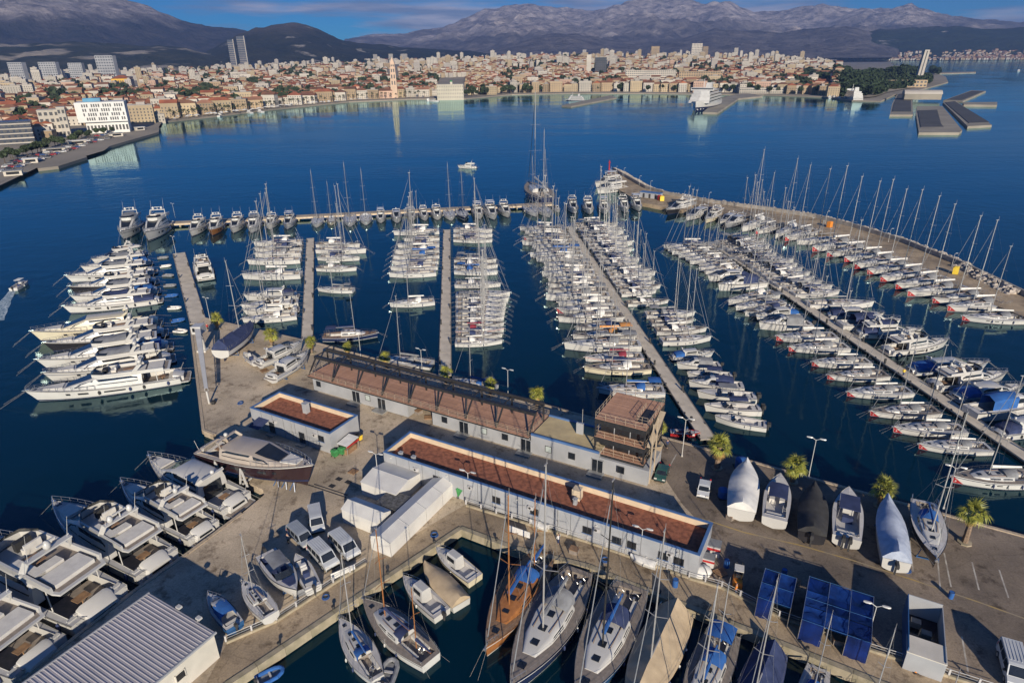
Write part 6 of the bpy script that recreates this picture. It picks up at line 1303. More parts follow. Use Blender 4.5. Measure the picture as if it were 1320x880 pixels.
for a_ in [(280, 424, 2.6, 'short palm beside the foot of the short left pontoon', 1.25), (350, 445, 2.6, 'palm behind the two white cruisers on stands', 1.25), (402, 455, 2.6, 'palm at the foot of the second pontoon beside the pergola', 1.05), (449, 463, 2.8, 'palm behind the left part of the pergola, second from its left end', 1.0), (499, 476, 2.8, 'palm behind the pergola beside the white sloop', 1.0),
          (575, 496, 2.8, 'palm behind the pergola at the foot of the middle pontoon', 1.0), (632, 510, 2.8, 'palm behind the pergola beside the blue canvas yacht', 1.0), (692, 525, 2.8, 'palm at the right end of the pergola', 1.1), (849, 572, 3.0, 'slim palm squeezed beside the stairs of the black tower', .9),
          (924, 603, 4.0, 'large palm at the foot of the slanting palm pontoon', 1.6), (1021, 621, 3.0, 'palm on the right quay above the navy awning boat', 1.35), (1134, 652, 3.0, 'palm on the right quay above the sheet wrapped boat', 1.4), (1243, 699, 5.0, 'tall dark palm standing alone near the right edge', 1.35)]: palm(*a_)
# drain covers and slipway rails on the apron
for i, (x, y) in enumerate([(437, 617), (449, 621), (428, 626)]):
    p = G(x, y, QZ); link('drain_cover', MB().box(-.5, .5, -.4, .4, .004, .02).mesh('drain_cover', M['dark']), None, ['dark drain cover nearest the bins, top of three', 'right drain cover of three before the wide tent', 'left drain cover of three before the wide tent'][i], 'drain cover', loc=p, rz=BR)
for i, (a, b) in enumerate([((383, 620), (446, 641)), ((405, 624), (448, 638))]):
    p = G(*a, QZ); q = G(*b, QZ); link('slipway_rail', MB().bar(p + Vector((0, 0, .03)), q + Vector((0, 0, .03)), .12, .05).mesh('slipway_rail', M['dark']), None, f'dark slipway rail set in the apron, the {["longer", "shorter"][i]} of two', 'rail')
# yard clutter
pal = T(); [pal.add('board', MB().box(-.6, .6, -.5 + .2 * j, -.36 + .2 * j, .12, .15), M['teak']) for j in range(6)]; pal.add('runner', MB().box(-.6, .6, -.5, -.4, 0, .12).box(-.6, .6, -.05, .05, 0, .12).box(-.6, .6, .5, .6, 0, .12), M['teak'])
drm = T(); drm.add('drum', MB().tube((0, 0, 0), (0, 0, .9), .3, n=12), M['bluec'], smooth=True); drm.add('rim', MB().torus((0, 0, .9), .29, .02, 'z', 12, 4), M['dark'])
hos = T(); [hos.add('coil', MB().torus((0, 0, .06 + .07 * j), .45 - .04 * j, .04, 'z', 16, 5), M['navyc' if j % 2 else 'bluec']) for j in range(3)]
lad = T(); [lad.add('rail', MB().bar((0, q * .22, 0), (.9, q * .22, 2.6), .06), M['alu']) for q in (-1, 1)]; [lad.add('rung', MB().bar((.9 * j / 9, -.22, 2.6 * j / 9), (.9 * j / 9, .22, 2.6 * j / 9), .04), M['alu']) for j in range(1, 9)]
crt = T(); crt.add('box', MB().box(-.5, .5, -.4, .4, 0, .6), M['teak_g']); crt.add('lid', MB().box(-.54, .54, -.44, .44, .6, .66), M['teak'])
for x, y, t, nm, cat, lb in [(470, 655, pal, 'pallet', 'pallet', 'wooden pallet behind the narrow white tent'), (341, 478, pal, 'pallet', 'pallet', 'wooden pallet beside the nearer white cruiser on stands'), (1010, 742, drm, 'drum', 'drum', 'blue drum between the two tarpaulin shelters'), (1024, 752, crt, 'crate', 'crate', 'wooden crate between the two tarpaulin shelters'), (1020, 764, hos, 'hose_coil', 'hose', 'coiled hose between the two tarpaulin shelters'),
    (936, 730, drm, 'drum', 'drum', 'blue drum beside the orange forklift'), (928, 738, pal, 'pallet', 'pallet', 'wooden pallet beside the orange forklift'), (942, 668, crt, 'crate', 'crate', 'wooden crate behind the white covered boat'), (1008, 678, lad, 'ladder', 'ladder', 'ladder leaning at the stern of the navy awning boat'), (1100, 704, lad, 'ladder', 'ladder', 'ladder at the stern of the twin outboard boat'), (1168, 735, hos, 'hose_coil', 'hose', 'coiled hose beside the sheet wrapped boat'),
    (330, 790, crt, 'crate', 'crate', 'wooden crate beside the small sailing boat on land'), (420, 770, hos, 'hose_coil', 'hose', 'coiled hose on the promenade below the minibus'), (560, 690, hos, 'hose_coil', 'hose', 'coiled hose on the promenade below the long tent'), (740, 712, crt, 'crate', 'crate', 'wooden crate on the promenade behind the tall white mast'), (780, 722, hos, 'hose_coil', 'hose', 'coiled hose on the promenade beside the upturned tender'), (870, 755, drm, 'drum', 'drum', 'blue drum on the promenade before the tarpaulin wrapped yacht'),
    (1080, 828, crt, 'crate', 'crate', 'wooden crate on the promenade below the large shelter'), (310, 520, hos, 'hose_coil', 'hose', 'coiled hose on the open apron near the small building'), (1225, 770, drm, 'drum', 'drum', 'blue drum standing on the open yard at right'), (455, 608, pal, 'pallet', 'pallet', 'wooden pallet above the drain covers'), (540, 533, crt, 'crate', 'crate', 'wooden crate in the gap under the terrace deck'), (552, 538, pal, 'pallet', 'pallet', 'wooden pallet in the gap under the terrace deck')]:
    p = G(x, y, QZ); t.place(nm, lb, cat, (p.x, p.y, QZ + .008), random.random() * 6, random.uniform(1.0, 1.25))
# a few people
def person(label, x, y, z, top, legs, rz):
    p = G(x, y, z); r = link('person', None, None, label, 'person', loc=(p.x, p.y, z), rz=rz)
    R = []
    for zz, rx, ry in ((.0, .10, .14), (.08, .09, .13), (.45, .11, .15), (.85, .14, .18), (.95, .14, .18), (1.15, .13, .19), (1.38, .13, .22), (1.46, .08, .13), (1.52, .055, .06), (1.58, .08, .075), (1.66, .10, .08), (1.74, .08, .07), (1.78, .03, .03)):
        R.append([(rx * math.cos(a), ry * math.sin(a), zz) for a in [2 * math.pi * k / 10 for k in range(10)]])
    bd = link('body', MB().loft(R).mesh('body', pm('skin', (.45, .27, .19), (.4, .24, .17), 3, .6), True), r)
    link('trousers', MB().loft([[(q[0] * 1.06, q[1] * 1.06, q[2]) for q in r_] for r_ in R[1:5]]).mesh('trousers', M[legs], True), bd)
    jk = MB().loft([[(q[0] * 1.1, q[1] * 1.1, q[2] - .03) for q in r_] for r_ in R[3:8]])
    for q in (-1, 1): jk.tube((0, q * .23, 1.36), (.04, q * .3, 1.08), .06, .05).tube((.04, q * .3, 1.08), (.14, q * .27, .86), .05, .04)
    link('jacket', jk.mesh('jacket', M[top], True), bd); link('hair', MB().ball((-.015, 0, 1.70), .105, .085, .1, 8, 5, z0=-.2).mesh('hair', M['dark'], True), bd)
person('person in a yellow jacket standing on the longest pontoon', 1164, 484, .6, 'yellow', 'navyc', 1.0)
person('person in dark clothes walking at the foot of the short left pontoon', 257, 424, QZ, 'blackc', 'navyc', .5)
person('person in a red jacket near the palm at the left pontoon', 268, 425, QZ, 'red', 'blackc', 2.0)
person('person in a white jacket walking on the promenade below the long building', 720, 700, QZ, 'whitec', 'navyc', 2.2)
person('person in dark clothes standing beside the silver van', 372, 700, QZ, 'greyc', 'blackc', 1.2)
person('person in a blue jacket beside the boat with twin outboards', 1075, 700, QZ, 'bluec', 'navyc', .2)
person('person in dark clothes on the quay beside the black tower', 860, 577, QZ, 'navyc', 'blackc', 2.0)
person('person in an orange jacket beside the forklift', 948, 765, QZ, 'orange', 'navyc', 2.6)
# ---------------------------------------------------------------- the town across the harbour
SHORE = [(-150, 315), (0, 240), (47, 216), (50, 221), (76, 218), (113, 206), (109, 201), (205, 173), (206, 167), (192, 161), (280, 151), (345, 143), (450, 132.5), (530, 129), (600, 128.5), (660, 123), (735, 121.5), (830, 121.5), (900, 122.5), (985, 123.5), (1060, 126), (1098, 131), (1135, 132), (1152, 124), (1190, 116), (1222, 107), (1219, 100), (1205, 94.5)]
SW = [G(x, y, 0) for x, y in SHORE]
far = [SW[-1] * 1.02 + Vector((-20, 150, 0)), G(1190, 88, 0), G(1150, 84.5, 0), Vector((3500, 6500, 0)), Vector((-6500, 6500, 0)), Vector((-1400, 500, 0))]
CG_ = pm('town_ground', (.30, .26, .21), (.20, .18, .15), .01, .9, coords='Object')
link('town_quay', MB().prism([(p.x, p.y) for p in SW + far], -3, 1.8).mesh('town_quay', CG_), kind='structure')
def hdir(x):
    """horizontal unit direction of a photograph column at the horizon"""
    y = 73.7 - (x - 660) * math.tan(ROLL); d = _F * FPX + _R * (x - 660) - _U * (y - 440); d.z = 0; return d.normalized()
def shore_D(x):
    best = None
    for (x0, y0), (x1, y1) in zip(SHORE, SHORE[1:]):
        if min(x0, x1) <= x <= max(x0, x1) and x0 != x1:
            y = y0 + (y1 - y0) * (x - x0) / (x1 - x0); D = (G(x, y, 0)).to_2d().length
            if best is None or D > best: best = D
    return best or (G(x, 130, 0)).to_2d().length
def ss(a): a = min(1, max(0, a)); return a * a * (3 - 2 * a)
def hill_H(x):
    ks = [(-200, 12), (100, 14), (300, 22), (420, 34), (560, 46), (700, 58), (850, 58), (960, 46), (1060, 28), (1110, 15), (1170, 15), (1210, 9), (1230, 4)]
    for (a, h), (b, k) in zip(ks, ks[1:]):
        if a <= x <= b: return h + (k - h) * (x - a) / (b - a)
    return ks[0][1] if x < 0 else 8
def hill_z(x, D, D0):
    d = D - D0; L_ = 1900 if x < 1080 else 500
    return 1.8 + hill_H(x) * ss((d - 70) / L_)
cols = [x for x in range(-150, 1201, 15)]; NR = 34; vs = []; rings = []
for x in cols:
    D0 = shore_D(x); u = hdir(x); r_ = []
    for i in range(NR):
        f = (i / (NR - 1)) ** 1.6; D = D0 + 45 + f * (3800 if x < 1090 else 900 - (x - 1090) * 5)
        z = hill_z(x, D, D0) - (.25 if i == 0 else 0); r_.append((u.x * D, u.y * D, z))
    rings.append(r_)
hm = MB().loft(rings, caps=False, closed=False); link('town_hill', hm.mesh('town_hill', CG_, True), kind='structure')

WALLS = [pm('wall_cream', (.42, .335, .215), (.34, .27, .18), .05, .85, rnd=.25), pm('wall_white', (.50, .46, .40), (.42, .39, .34), .05, .85, rnd=.22), pm('wall_sand', (.36, .27, .17), (.29, .215, .14), .05, .85, rnd=.25), pm('wall_rose', (.50, .34, .26), (.42, .28, .21), .05, .85, rnd=.15), pm('wall_grey', (.40, .37, .33), (.34, .31, .28), .05, .85, rnd=.15)]
ROOFS = [pm('roof_tile', (.30, .095, .045), (.20, .065, .035), .08, .9, rnd=.4), pm('roof_tile_brown', (.19, .085, .05), (.13, .062, .04), .08, .9, rnd=.4), pm('roof_tile_pale', (.30, .15, .09), (.22, .11, .07), .08, .9, rnd=.35), pm('roof_flat', (.34, .31, .28), (.27, .25, .23), .08, .9, rnd=.2)]
WIN = pm('far_window', (.05, .05, .055), (.08, .08, .08), .3, .3)
def house_geo(W_, D_, Hh, roof, win=True, fl=3.1, ov=.4):
    wl = MB().box(-W_ / 2, W_ / 2, -D_ / 2, D_ / 2, -6, Hh); rf = MB(); wn = MB()
    if roof == 'hip':
        r_ = min(W_, D_) * .26; o = ov; a = max(.3, (W_ - D_) / 2) if W_ > D_ else .0; b = max(.3, (D_ - W_) / 2) if D_ > W_ else 0
        p = [(-W_ / 2 - o, -D_ / 2 - o, Hh), (W_ / 2 + o, -D_ / 2 - o, Hh), (W_ / 2 + o, D_ / 2 + o, Hh), (-W_ / 2 - o, D_ / 2 + o, Hh)]; t = [(-a, -b, Hh + r_), (a, -b, Hh + r_), (a, b, Hh + r_), (-a, b, Hh + r_)]
        rf.loft([p, t])
    elif roof == 'gable':
        r_ = D_ * .25; o = ov
        rf.loft([[(-W_ / 2 - o, -D_ / 2 - o, Hh), (-W_ / 2 - o, D_ / 2 + o, Hh), (-W_ / 2 - o, 0, Hh + r_)], [(W_ / 2 + o, -D_ / 2 - o, Hh), (W_ / 2 + o, D_ / 2 + o, Hh), (W_ / 2 + o, 0, Hh + r_)]])
    else:
        rf.box(-W_ / 2 - .15, W_ / 2 + .15, -D_ / 2 - .15, D_ / 2 + .15, Hh, Hh + .5).box(-W_ * .15, W_ * .2, -D_ * .2, D_ * .2, Hh + .5, Hh + 3.0)
    if win:
        nf = max(1, int((Hh - .8) / fl)); nw = max(2, int(W_ / 3.2)); nd = max(1, int(D_ / 3.4))
        for f in range(nf):
            z0 = .9 + f * fl; z1 = z0 + 1.7
            for i in range(nw):
                c = -W_ / 2 + W_ * (i + .5) / nw
                wn.quad((c - .6, -D_ / 2 - .04, z0), (c + .6, -D_ / 2 - .04, z0), (c + .6, -D_ / 2 - .04, z1), (c - .6, -D_ / 2 - .04, z1))
            for i in range(nd):
                c = -D_ / 2 + D_ * (i + .5) / nd
                for s_ in (-1, 1): wn.quad(*[(s_ * (W_ / 2 + .04), c - .6, z0), (s_ * (W_ / 2 + .04), c + .6, z0), (s_ * (W_ / 2 + .04), c + .6, z1), (s_ * (W_ / 2 + .04), c - .6, z1)][::s_])
    return wl, rf, wn
HT = []
rh = random.Random(3)
def htype(W_, D_, Hh, roof, kindw):
    wl, rf, wn = house_geo(W_, D_, Hh, roof); t = T(); t.add('wall', wl, WALLS[0]); t.add('roof', rf, ROOFS[0]); t.add('windows', wn, WIN); t.geo = (W_, D_, Hh, roof); t.w = kindw; return t
TYPES = {'water': [htype(rh.uniform(16, 30), rh.uniform(12, 16), rh.uniform(11, 17), rf, 'waterfront house') for rf in ('hip', 'gable', 'hip', 'flat', 'hip', 'gable')],
         'old': [htype(rh.uniform(9, 14), rh.uniform(7.5, 10), rh.uniform(7, 12), rf, 'old town house') for rf in ('hip', 'gable', 'hip', 'gable', 'hip', 'gable', 'flat')],
         'mid': [htype(rh.uniform(12, 24), rh.uniform(10, 14), rh.uniform(9, 18), rf, 'hillside house') for rf in ('hip', 'flat', 'hip', 'gable', 'flat')],
         'block': [htype(rh.uniform(14, 26), rh.uniform(11, 14), rh.uniform(13, 22), 'flat', 'apartment block') for _ in range(5)] + [htype(rh.uniform(13, 18), 13, rh.uniform(27, 36), 'flat', 'apartment tower') for _ in range(3)]}
WNAME = ['cream', 'white', 'sandy', 'rose', 'grey']; RNAME = ['orange tiled', 'brown tiled', 'pale tiled', 'flat']
def y_sky(x):   # top of the packed town in the photograph
    ks = [(-60, 96), (150, 90), (260, 86), (330, 82), (420, 80), (520, 76), (650, 72), (850, 70), (1000, 74), (1060, 80), (1110, 88)]
    for (a, h), (b, k) in zip(ks, ks[1:]):
        if a <= x <= b: return h + (k - h) * (x - a) / (b - a)
    return 90
def solve_D(x, y):
    D0 = shore_D(x); u = hdir(x); lo, hi = D0 + 30, D0 + 3700
    for _ in range(26):
        m = (lo + hi) / 2; yy = P(u.x * m, u.y * m, hill_z(x, m, D0))[1]
        if yy > y: lo = m
        else: hi = m
    return lo, D0
LANDM = [(30, 'beside the left hill'), (110, 'behind the white terminal'), (160, 'behind the yellow hall'), (250, 'left of the palm promenade'), (330, 'behind the left promenade palms'), (420, 'left of the bell tower'), (505, 'around the bell tower'), (580, 'behind the pale customs block'), (660, 'behind the park trees'), (770, 'near the dark glass tower'), (850, 'behind the hotel front'), (910, 'behind the white ferry'), (990, 'right of the white ferry'), (1060, 'beside the forest headland'), (1150, 'by the forest headland')]
houses = []
placed_px = []
def clear_of(x, y):   # landmark footprints in the picture
    if x < 195 and y > 158 + (195 - x) * .04 and not x < 40: return False
    if x <= 40 and y > 182: return False
    for x0, x1, y0, y1 in ((98, 158, 138, 180), (141, 168, 101, 114), (560, 600, 100, 132), (498, 512, 84, 112), (1085, 1260, 70, 175), (765, 785, 78, 100)):
        if x0 < x < x1 and y0 < y < y1: return False
    return True
rng = random.Random(11)
y = 135.0
xs_seen = 0
rowy = 0.0
f = 0.0
while f < 1.0:
    x = -25.0 + rng.uniform(0, 8)
    while x < 1090:
        D0 = shore_D(x); u = hdir(x); ysh = P(u.x * (D0 + 55), u.y * (D0 + 55), 1.8)[1]; ytop = y_sky(x)
        yy = ysh + (ytop - ysh) * f + rng.uniform(-.5, .5)
        D, D0 = solve_D(x, min(yy, ysh)); d = D - D0
        if f < .02: ty = 'water' if 190 < x < 660 else 'mid'
        elif d < 900: ty = 'old' if rng.random() < .9 else 'mid'
        elif d < 1700: ty = ('mid' if rng.random() < .5 else 'old') if rng.random() < .88 else 'block'
        else: ty = 'block' if rng.random() < .78 else 'mid'
        t = rng.choice(TYPES[ty] if ty != 'block' else (TYPES['block'][:5] if rng.random() < .8 else TYPES['block'][5:]))
        wpx = t.geo[0] / D * 870
        if clear_of(x, yy) and rng.random() < (.95 if f < .8 else .95 - 2.2 * (f - .8)):
            houses.append((x, D, D0, t, ty, wpx * (t.geo[2] / D * 870)))
        x += max(3.2, wpx * (1.0 if ty != 'water' else 1.06)) * (1 if f < .5 else 1.15) + (rng.uniform(0, 3) if ty == 'block' else 0)
    f += .032 if f < .3 else .036
houses.sort(key=lambda h: -h[5])
stuffm = {}
def add_stuff(mb, mat, loc, rz):
    s = stuffm.setdefault(mat.name, (mat, MB()))[1]; ca, sa = math.cos(rz), math.sin(rz); n0 = len(s.v)
    s.v += [(loc[0] + a * ca - b * sa, loc[1] + a * sa + b * ca, loc[2] + c) for a, b, c in mb.v]; s.f += [tuple(n0 + i for i in q) for q in mb.f]
for i, (x, D, D0, t, ty, area) in enumerate(houses):
    u = hdir(x); z = hill_z(x, D, D0); loc = (u.x * D, u.y * D, z)
    base = RAD(18 if x < 330 else (4 if x < 700 else -8))
    rz = base + rng.uniform(-.12, .12) + (0 if ty == 'water' or rng.random() < .6 else math.pi / 2)
    wi = rng.choices(range(5), (4, 4, 3, 1 if ty != 'block' else .2, 1.5))[0] if ty != 'block' else rng.choice((0, 1, 1, 1, 4))
    ri = 3 if t.geo[3] == 'flat' else rng.choices((0, 1, 2), (4, 3, 2))[0]
    if i < 300:
        where = min(LANDM, key=lambda q: abs(q[0] - x))[1]
        tall = 'tall ' if t.geo[2] > 15 else ''
        t.place(t.w.replace(' ', '_'), f'{tall}{WNAME[wi]} {t.w} with {RNAME[ri]} roof {where}', 'house' if 'house' in t.w else 'building', loc, rz, 1.0, f'{tall}{WNAME[wi]} {t.w}s with {RNAME[ri]} roofs {where}', {'wall': WALLS[wi], 'roof': ROOFS[ri]})
    else:
        wl, rf, wn = house_geo(*t.geo, win=area > 26)
        add_stuff(wl, WALLS[wi], loc, rz); add_stuff(rf, ROOFS[ri], loc, rz); add_stuff(wn, WIN, loc, rz)
me = bpy.data.meshes.new('town_houses'); V_, F_, MI = [], [], []
for k, (mat, s) in enumerate(stuffm.values()):
    n0 = len(V_); V_ += s.v; F_ += [tuple(n0 + i for i in q) for q in s.f]; MI += [k] * len(s.f); me.materials.append(mat)
me.from_pydata(V_, [], F_); me.polygons.foreach_set('material_index', MI)
link('town_houses', me, kind='stuff', label='mass of farther town houses and apartment blocks up the slope')
for o in bpy.data.objects:
    if o.name.startswith('windows'): o['kind'] = 'stuff'

# landmarks --------------------------------------------------------------
def at(x, y, z=None):
    if z is not None: return G(x, y, z)
    D, D0 = solve_D(x, y); u = hdir(x); return Vector((u.x * D, u.y * D, hill_z(x, D, D0)))
# bell tower
p = G(505, 118, 4); p = hdir(505) * 1175; p.z = 4
bt = link('bell_tower', None, None, 'tall slender stone bell tower with arched storeys in the old town', 'bell tower', loc=p, rz=.1)
stone = pm('tower_stone', (.58, .42, .31), (.48, .35, .26), .1, .85); z = -4
for i, (w_, h) in enumerate([(10.5, 20), (9.8, 9), (9.2, 9), (8.6, 8), (7.0, 6)]):
    link('storey', MB().box(-w_ / 2, w_ / 2, -w_ / 2, w_ / 2, z, z + h).mesh('storey', stone), bt)
    link('cornice', MB().box(-w_ / 2 - .4, w_ / 2 + .4, -w_ / 2 - .4, w_ / 2 + .4, z + h, z + h + .6).mesh('cornice', stone), bt)
    if i:
        for q in (-1, 1): link('arch_opening', MB().box(q * w_ * .22 - 1.0, q * w_ * .22 + 1.0, -w_ / 2 - .05, -w_ / 2 - .01, z + 1.5, z + h - 1.5).mesh('arch_opening', WIN), bt)
    z += h + .6
link('spire', MB().loft([[(-3.4, -3.4, z), (3.4, -3.4, z), (3.4, 3.4, z), (-3.4, 3.4, z)], [(-.2, -.2, z + 9), (.2, -.2, z + 9), (.2, .2, z + 9), (-.2, .2, z + 9)]]).mesh('spire', stone), bt)
def block_building(name, label, cat, loc, rz, W_, D_, Hh, mat, roof=None, rows=4, colsn=8, roofmat=None, win=True, extra=None, wf=.3):
    r = link(name, None, None, label, cat, loc=loc, rz=rz)
    link('wall', MB().box(-W_ / 2, W_ / 2, -D_ / 2, D_ / 2, -4, Hh).mesh('wall', mat), r)
    if roof == 'hip': link('roof', house_geo(W_, D_, Hh, 'hip', False, ov=.8)[1].mesh('roof', roofmat or ROOFS[0]), r)
    else: link('roof', MB().box(-W_ / 2 - .2, W_ / 2 + .2, -D_ / 2 - .2, D_ / 2 + .2, Hh, Hh + .7).mesh('roof', roofmat or mat), r)
    if win:
        fw, fh = W_ / colsn, Hh / rows; wm = MB().box(-fw * wf, fw * wf, -.08, -.01, 0, fh * .5).mesh('window', WIN)
        for i in range(colsn):
            for j in range(rows): link('window', wm, r, loc=(-W_ / 2 + fw * (i + .5), -D_ / 2, fh * (j + .28)))
    return r
wt_ = pm('terminal_white', (.62, .62, .60), (.55, .55, .54), .05, .6)
p = G(132, 172, 1.8); tr_ = block_building('terminal_building', 'modern white terminal building with a jutting upper box on the left shore', 'building', (p.x, p.y + 14, 1.8), RAD(24), 34, 24, 9, wt_, rows=1, colsn=12)
link('upper_box', MB().box(-22, 17.5, -15, 12, 10, 27).mesh('upper_box', wt_), tr_)
ub = MB().box(-.55, .55, -.06, 0, 0, 2.6).mesh('upper_window', WIN)
for j in range(4):
    for i in range(18):
        if (i * 7 + j * 3) % 5: link('upper_window', ub, tr_, loc=(-16 + i * 1.85, -15.0, 11.5 + j * 3.8))
link('roof_plant', MB().box(-16, -2, -4, 6, 27, 30).mesh('roof_plant', pm('blue_plant', (.05, .22, .36), (.04, .16, .28), .1, .5)), tr_)
p = at(152, 112); block_building('yellow_hall', 'bright yellow hall with red roof above the old town', 'building', p, RAD(15), 36, 26, 17, pm('wall_yellow', (.68, .42, .06), (.6, .36, .05), .05, .85), 'hip', 1, 9)
p = G(580, 128, 1.8); block_building('customs_block', 'pale cubic waterfront block with a small domed turret', 'building', (p.x, p.y + 16, 1.8), RAD(3), 42, 26, 21, pm('wall_pale', (.47, .43, .35), (.40, .37, .30), .05, .8), None, 4, 15, wf=.12)
tu = link('turret', None, None, 'green capped turret on the pale cubic waterfront block', 'turret', loc=(p.x + 2, p.y + 12, 23)); link('drum', MB().tube((0, 0, -.3), (0, 0, 4), 2.2, n=10).mesh('drum', WALLS[1]), tu); link('dome', MB().ball((0, 0, 4), 2.3, n=10, m=6, z0=0).mesh('dome', M['green']), tu)
p = at(775, 97); block_building('glass_tower', 'dark glass office tower with a white edge in mid town', 'building', p, RAD(-8), 30, 18, 44, pm('dark_facade', (.05, .055, .065), (.08, .08, .09), .05, .2), None, 10, 6, roofmat=WALLS[1])
p = at(770, 97); block_building('stair_tower', 'white windowless slab beside the dark glass tower', 'building', p + Vector((-22, -4, 0)), RAD(-8), 12, 14, 50, WALLS[1], None, win=False)
for i, (x, y, w_, h, lb) in enumerate([(21, 92, 40, 34, 'first grey white slab block from the left on the skyline'), (62, 92, 46, 34, 'second grey white slab block from the left on the skyline'), (97, 92, 36, 32, 'third grey white slab block from the left on the skyline'), (137, 96, 52, 44, 'stepped white apartment block left of the twin dark towers'), (484, 77, 26, 46, 'leftmost of the three white towers behind the bell tower'), (504, 77, 28, 46, 'middle of the three white towers behind the bell tower'), (521, 77, 44, 44, 'widest of the three white towers behind the bell tower'),
      (557, 90, 34, 34, 'plain white slab right of the bell tower'), (753, 70, 26, 42, 'white tower on the skyline left of the dark glass tower'), (844, 76, 30, 42, 'tan tower on the skyline above the hotel front'), (897, 76, 40, 52, 'tall white tower on the skyline above the ferry'), (908, 74, 22, 40, 'ochre sided tower beside the tall white skyline tower'), (948, 74, 18, 40, 'slim white tower right of the skyline group')]):
    p = at(x, y)
    if i < 4: p = hdir(x) * 2300; p.z = 12; h *= 1.5
    block_building('apartment_tower', lb, 'building', p, RAD(-4 + 5 * (i % 3)), w_, 16, h, WALLS[1 if i not in (9, 11) else 2] if i > 3 else pm('slab_grey', (.36, .37, .39), (.30, .31, .33), .05, .8), None, 9, 7)
p = hdir(306) * 3300; p.z = 25; 
for k, (dx, w_, h, lb) in enumerate([(-14, 22, 118, 'left of the twin dark high rise towers above the town'), (14, 30, 132, 'right of the twin dark high rise towers above the town')]):
    q = p + Vector((dx * 1.2, 30 * k, 0)); tw_ = link('high_rise', None, None, lb, 'tower', loc=q, rz=.2); link('shaft', MB().box(-w_ / 2, w_ / 2, -12, 12, -10, h).mesh('shaft', pm('high_rise_glass', (.06, .07, .09), (.10, .10, .12), .03, .2)), tw_); link('edge_panel', MB().box(w_ / 2, w_ / 2 + 3, -12.5, 12, -10, h + 2).mesh('edge_panel', WALLS[1]), tw_)
    for j in range(14): link('floor_band', MB().box(-w_ / 2 - .05, w_ / 2, -12.2, -12.01, 4 + j * h / 15, 5 + j * h / 15).mesh('floor_band', WALLS[4]), tw_)
p = G(850, 118, 3); block_building('hotel_front', 'long white hotel with balcony rows above the shore', 'building', at(840, 107), RAD(-6), 110, 16, 26, WALLS[1], None, 6, 26)
p = at(905, 108); block_building('hotel_front', 'long sandy apartment front right of the white hotel', 'building', p, RAD(-8), 90, 16, 24, WALLS[2], None, 5, 18)
for i, (x, y, w_, h, lb, mt) in enumerate([(6, 190, 60, 17, 'dark glass office building at the left edge', 0), (58, 178, 16, 22, 'pale apartment house behind the dark office at left', 1), (75, 178, 6, 24, 'slim pale stair tower left of the white terminal', 1)]):
    p = G(x, y, 1.8); block_building('shore_building', lb, 'building', (p.x - (20 if i == 0 else 0), p.y + 14, 1.8), RAD(30), w_, 18, h, [pm('dark_office', (.04, .05, .07), (.07, .07, .09), .05, .25), WALLS[1]][mt], None, 4, max(2, int(w_ / 4)))
    if i == 0:
        for j in range(5): link('floor_band', MB().box(-w_ / 2 - .1, w_ / 2 + .1, -9.3, -9.02, 1 + j * 3.6, 1.9 + j * 3.6).mesh('floor_band', WALLS[4]), bpy.data.objects[[o.name for o in bpy.data.objects if o.name.startswith('shore_building')][0]])
for i, (x, y, w_, h, lb) in enumerate([(1150, 113, 130, 12, 'long low sandy building on the headland below the forest'), (985, 121, 70, 8, 'low white port building right of the ferry')]):
    p = G(x, y, 2); block_building('port_building', lb, 'building', (p.x, p.y + 20, 1.8), RAD(-10), w_, 24, h, WALLS[[2, 1][i]], None, 2, 20)
# leaning slab monument on the headland
p = G(1183, 104, 8); mo = link('port_tower', None, None, 'tall leaning pale tower rising from the forest headland', 'tower', loc=p); link('shaft', MB().loft([[(-6, -4, -6), (6, -4, -6), (6, 4, -6), (-6, 4, -6)], [(0, -3, 58), (10, -3, 58), (10, 3, 58), (0, 3, 58)]]).mesh('shaft', WALLS[4]), mo); link('window_strip', MB().loft([[(-1, -4.1, 0), (1, -4.1, 0), (1, -4.0, 0), (-1, -4.0, 0)], [(4, -3.3, 56), (6, -3.3, 56), (6, -3.2, 56), (4, -3.2, 56)]]).mesh('window_strip', WIN), mo)
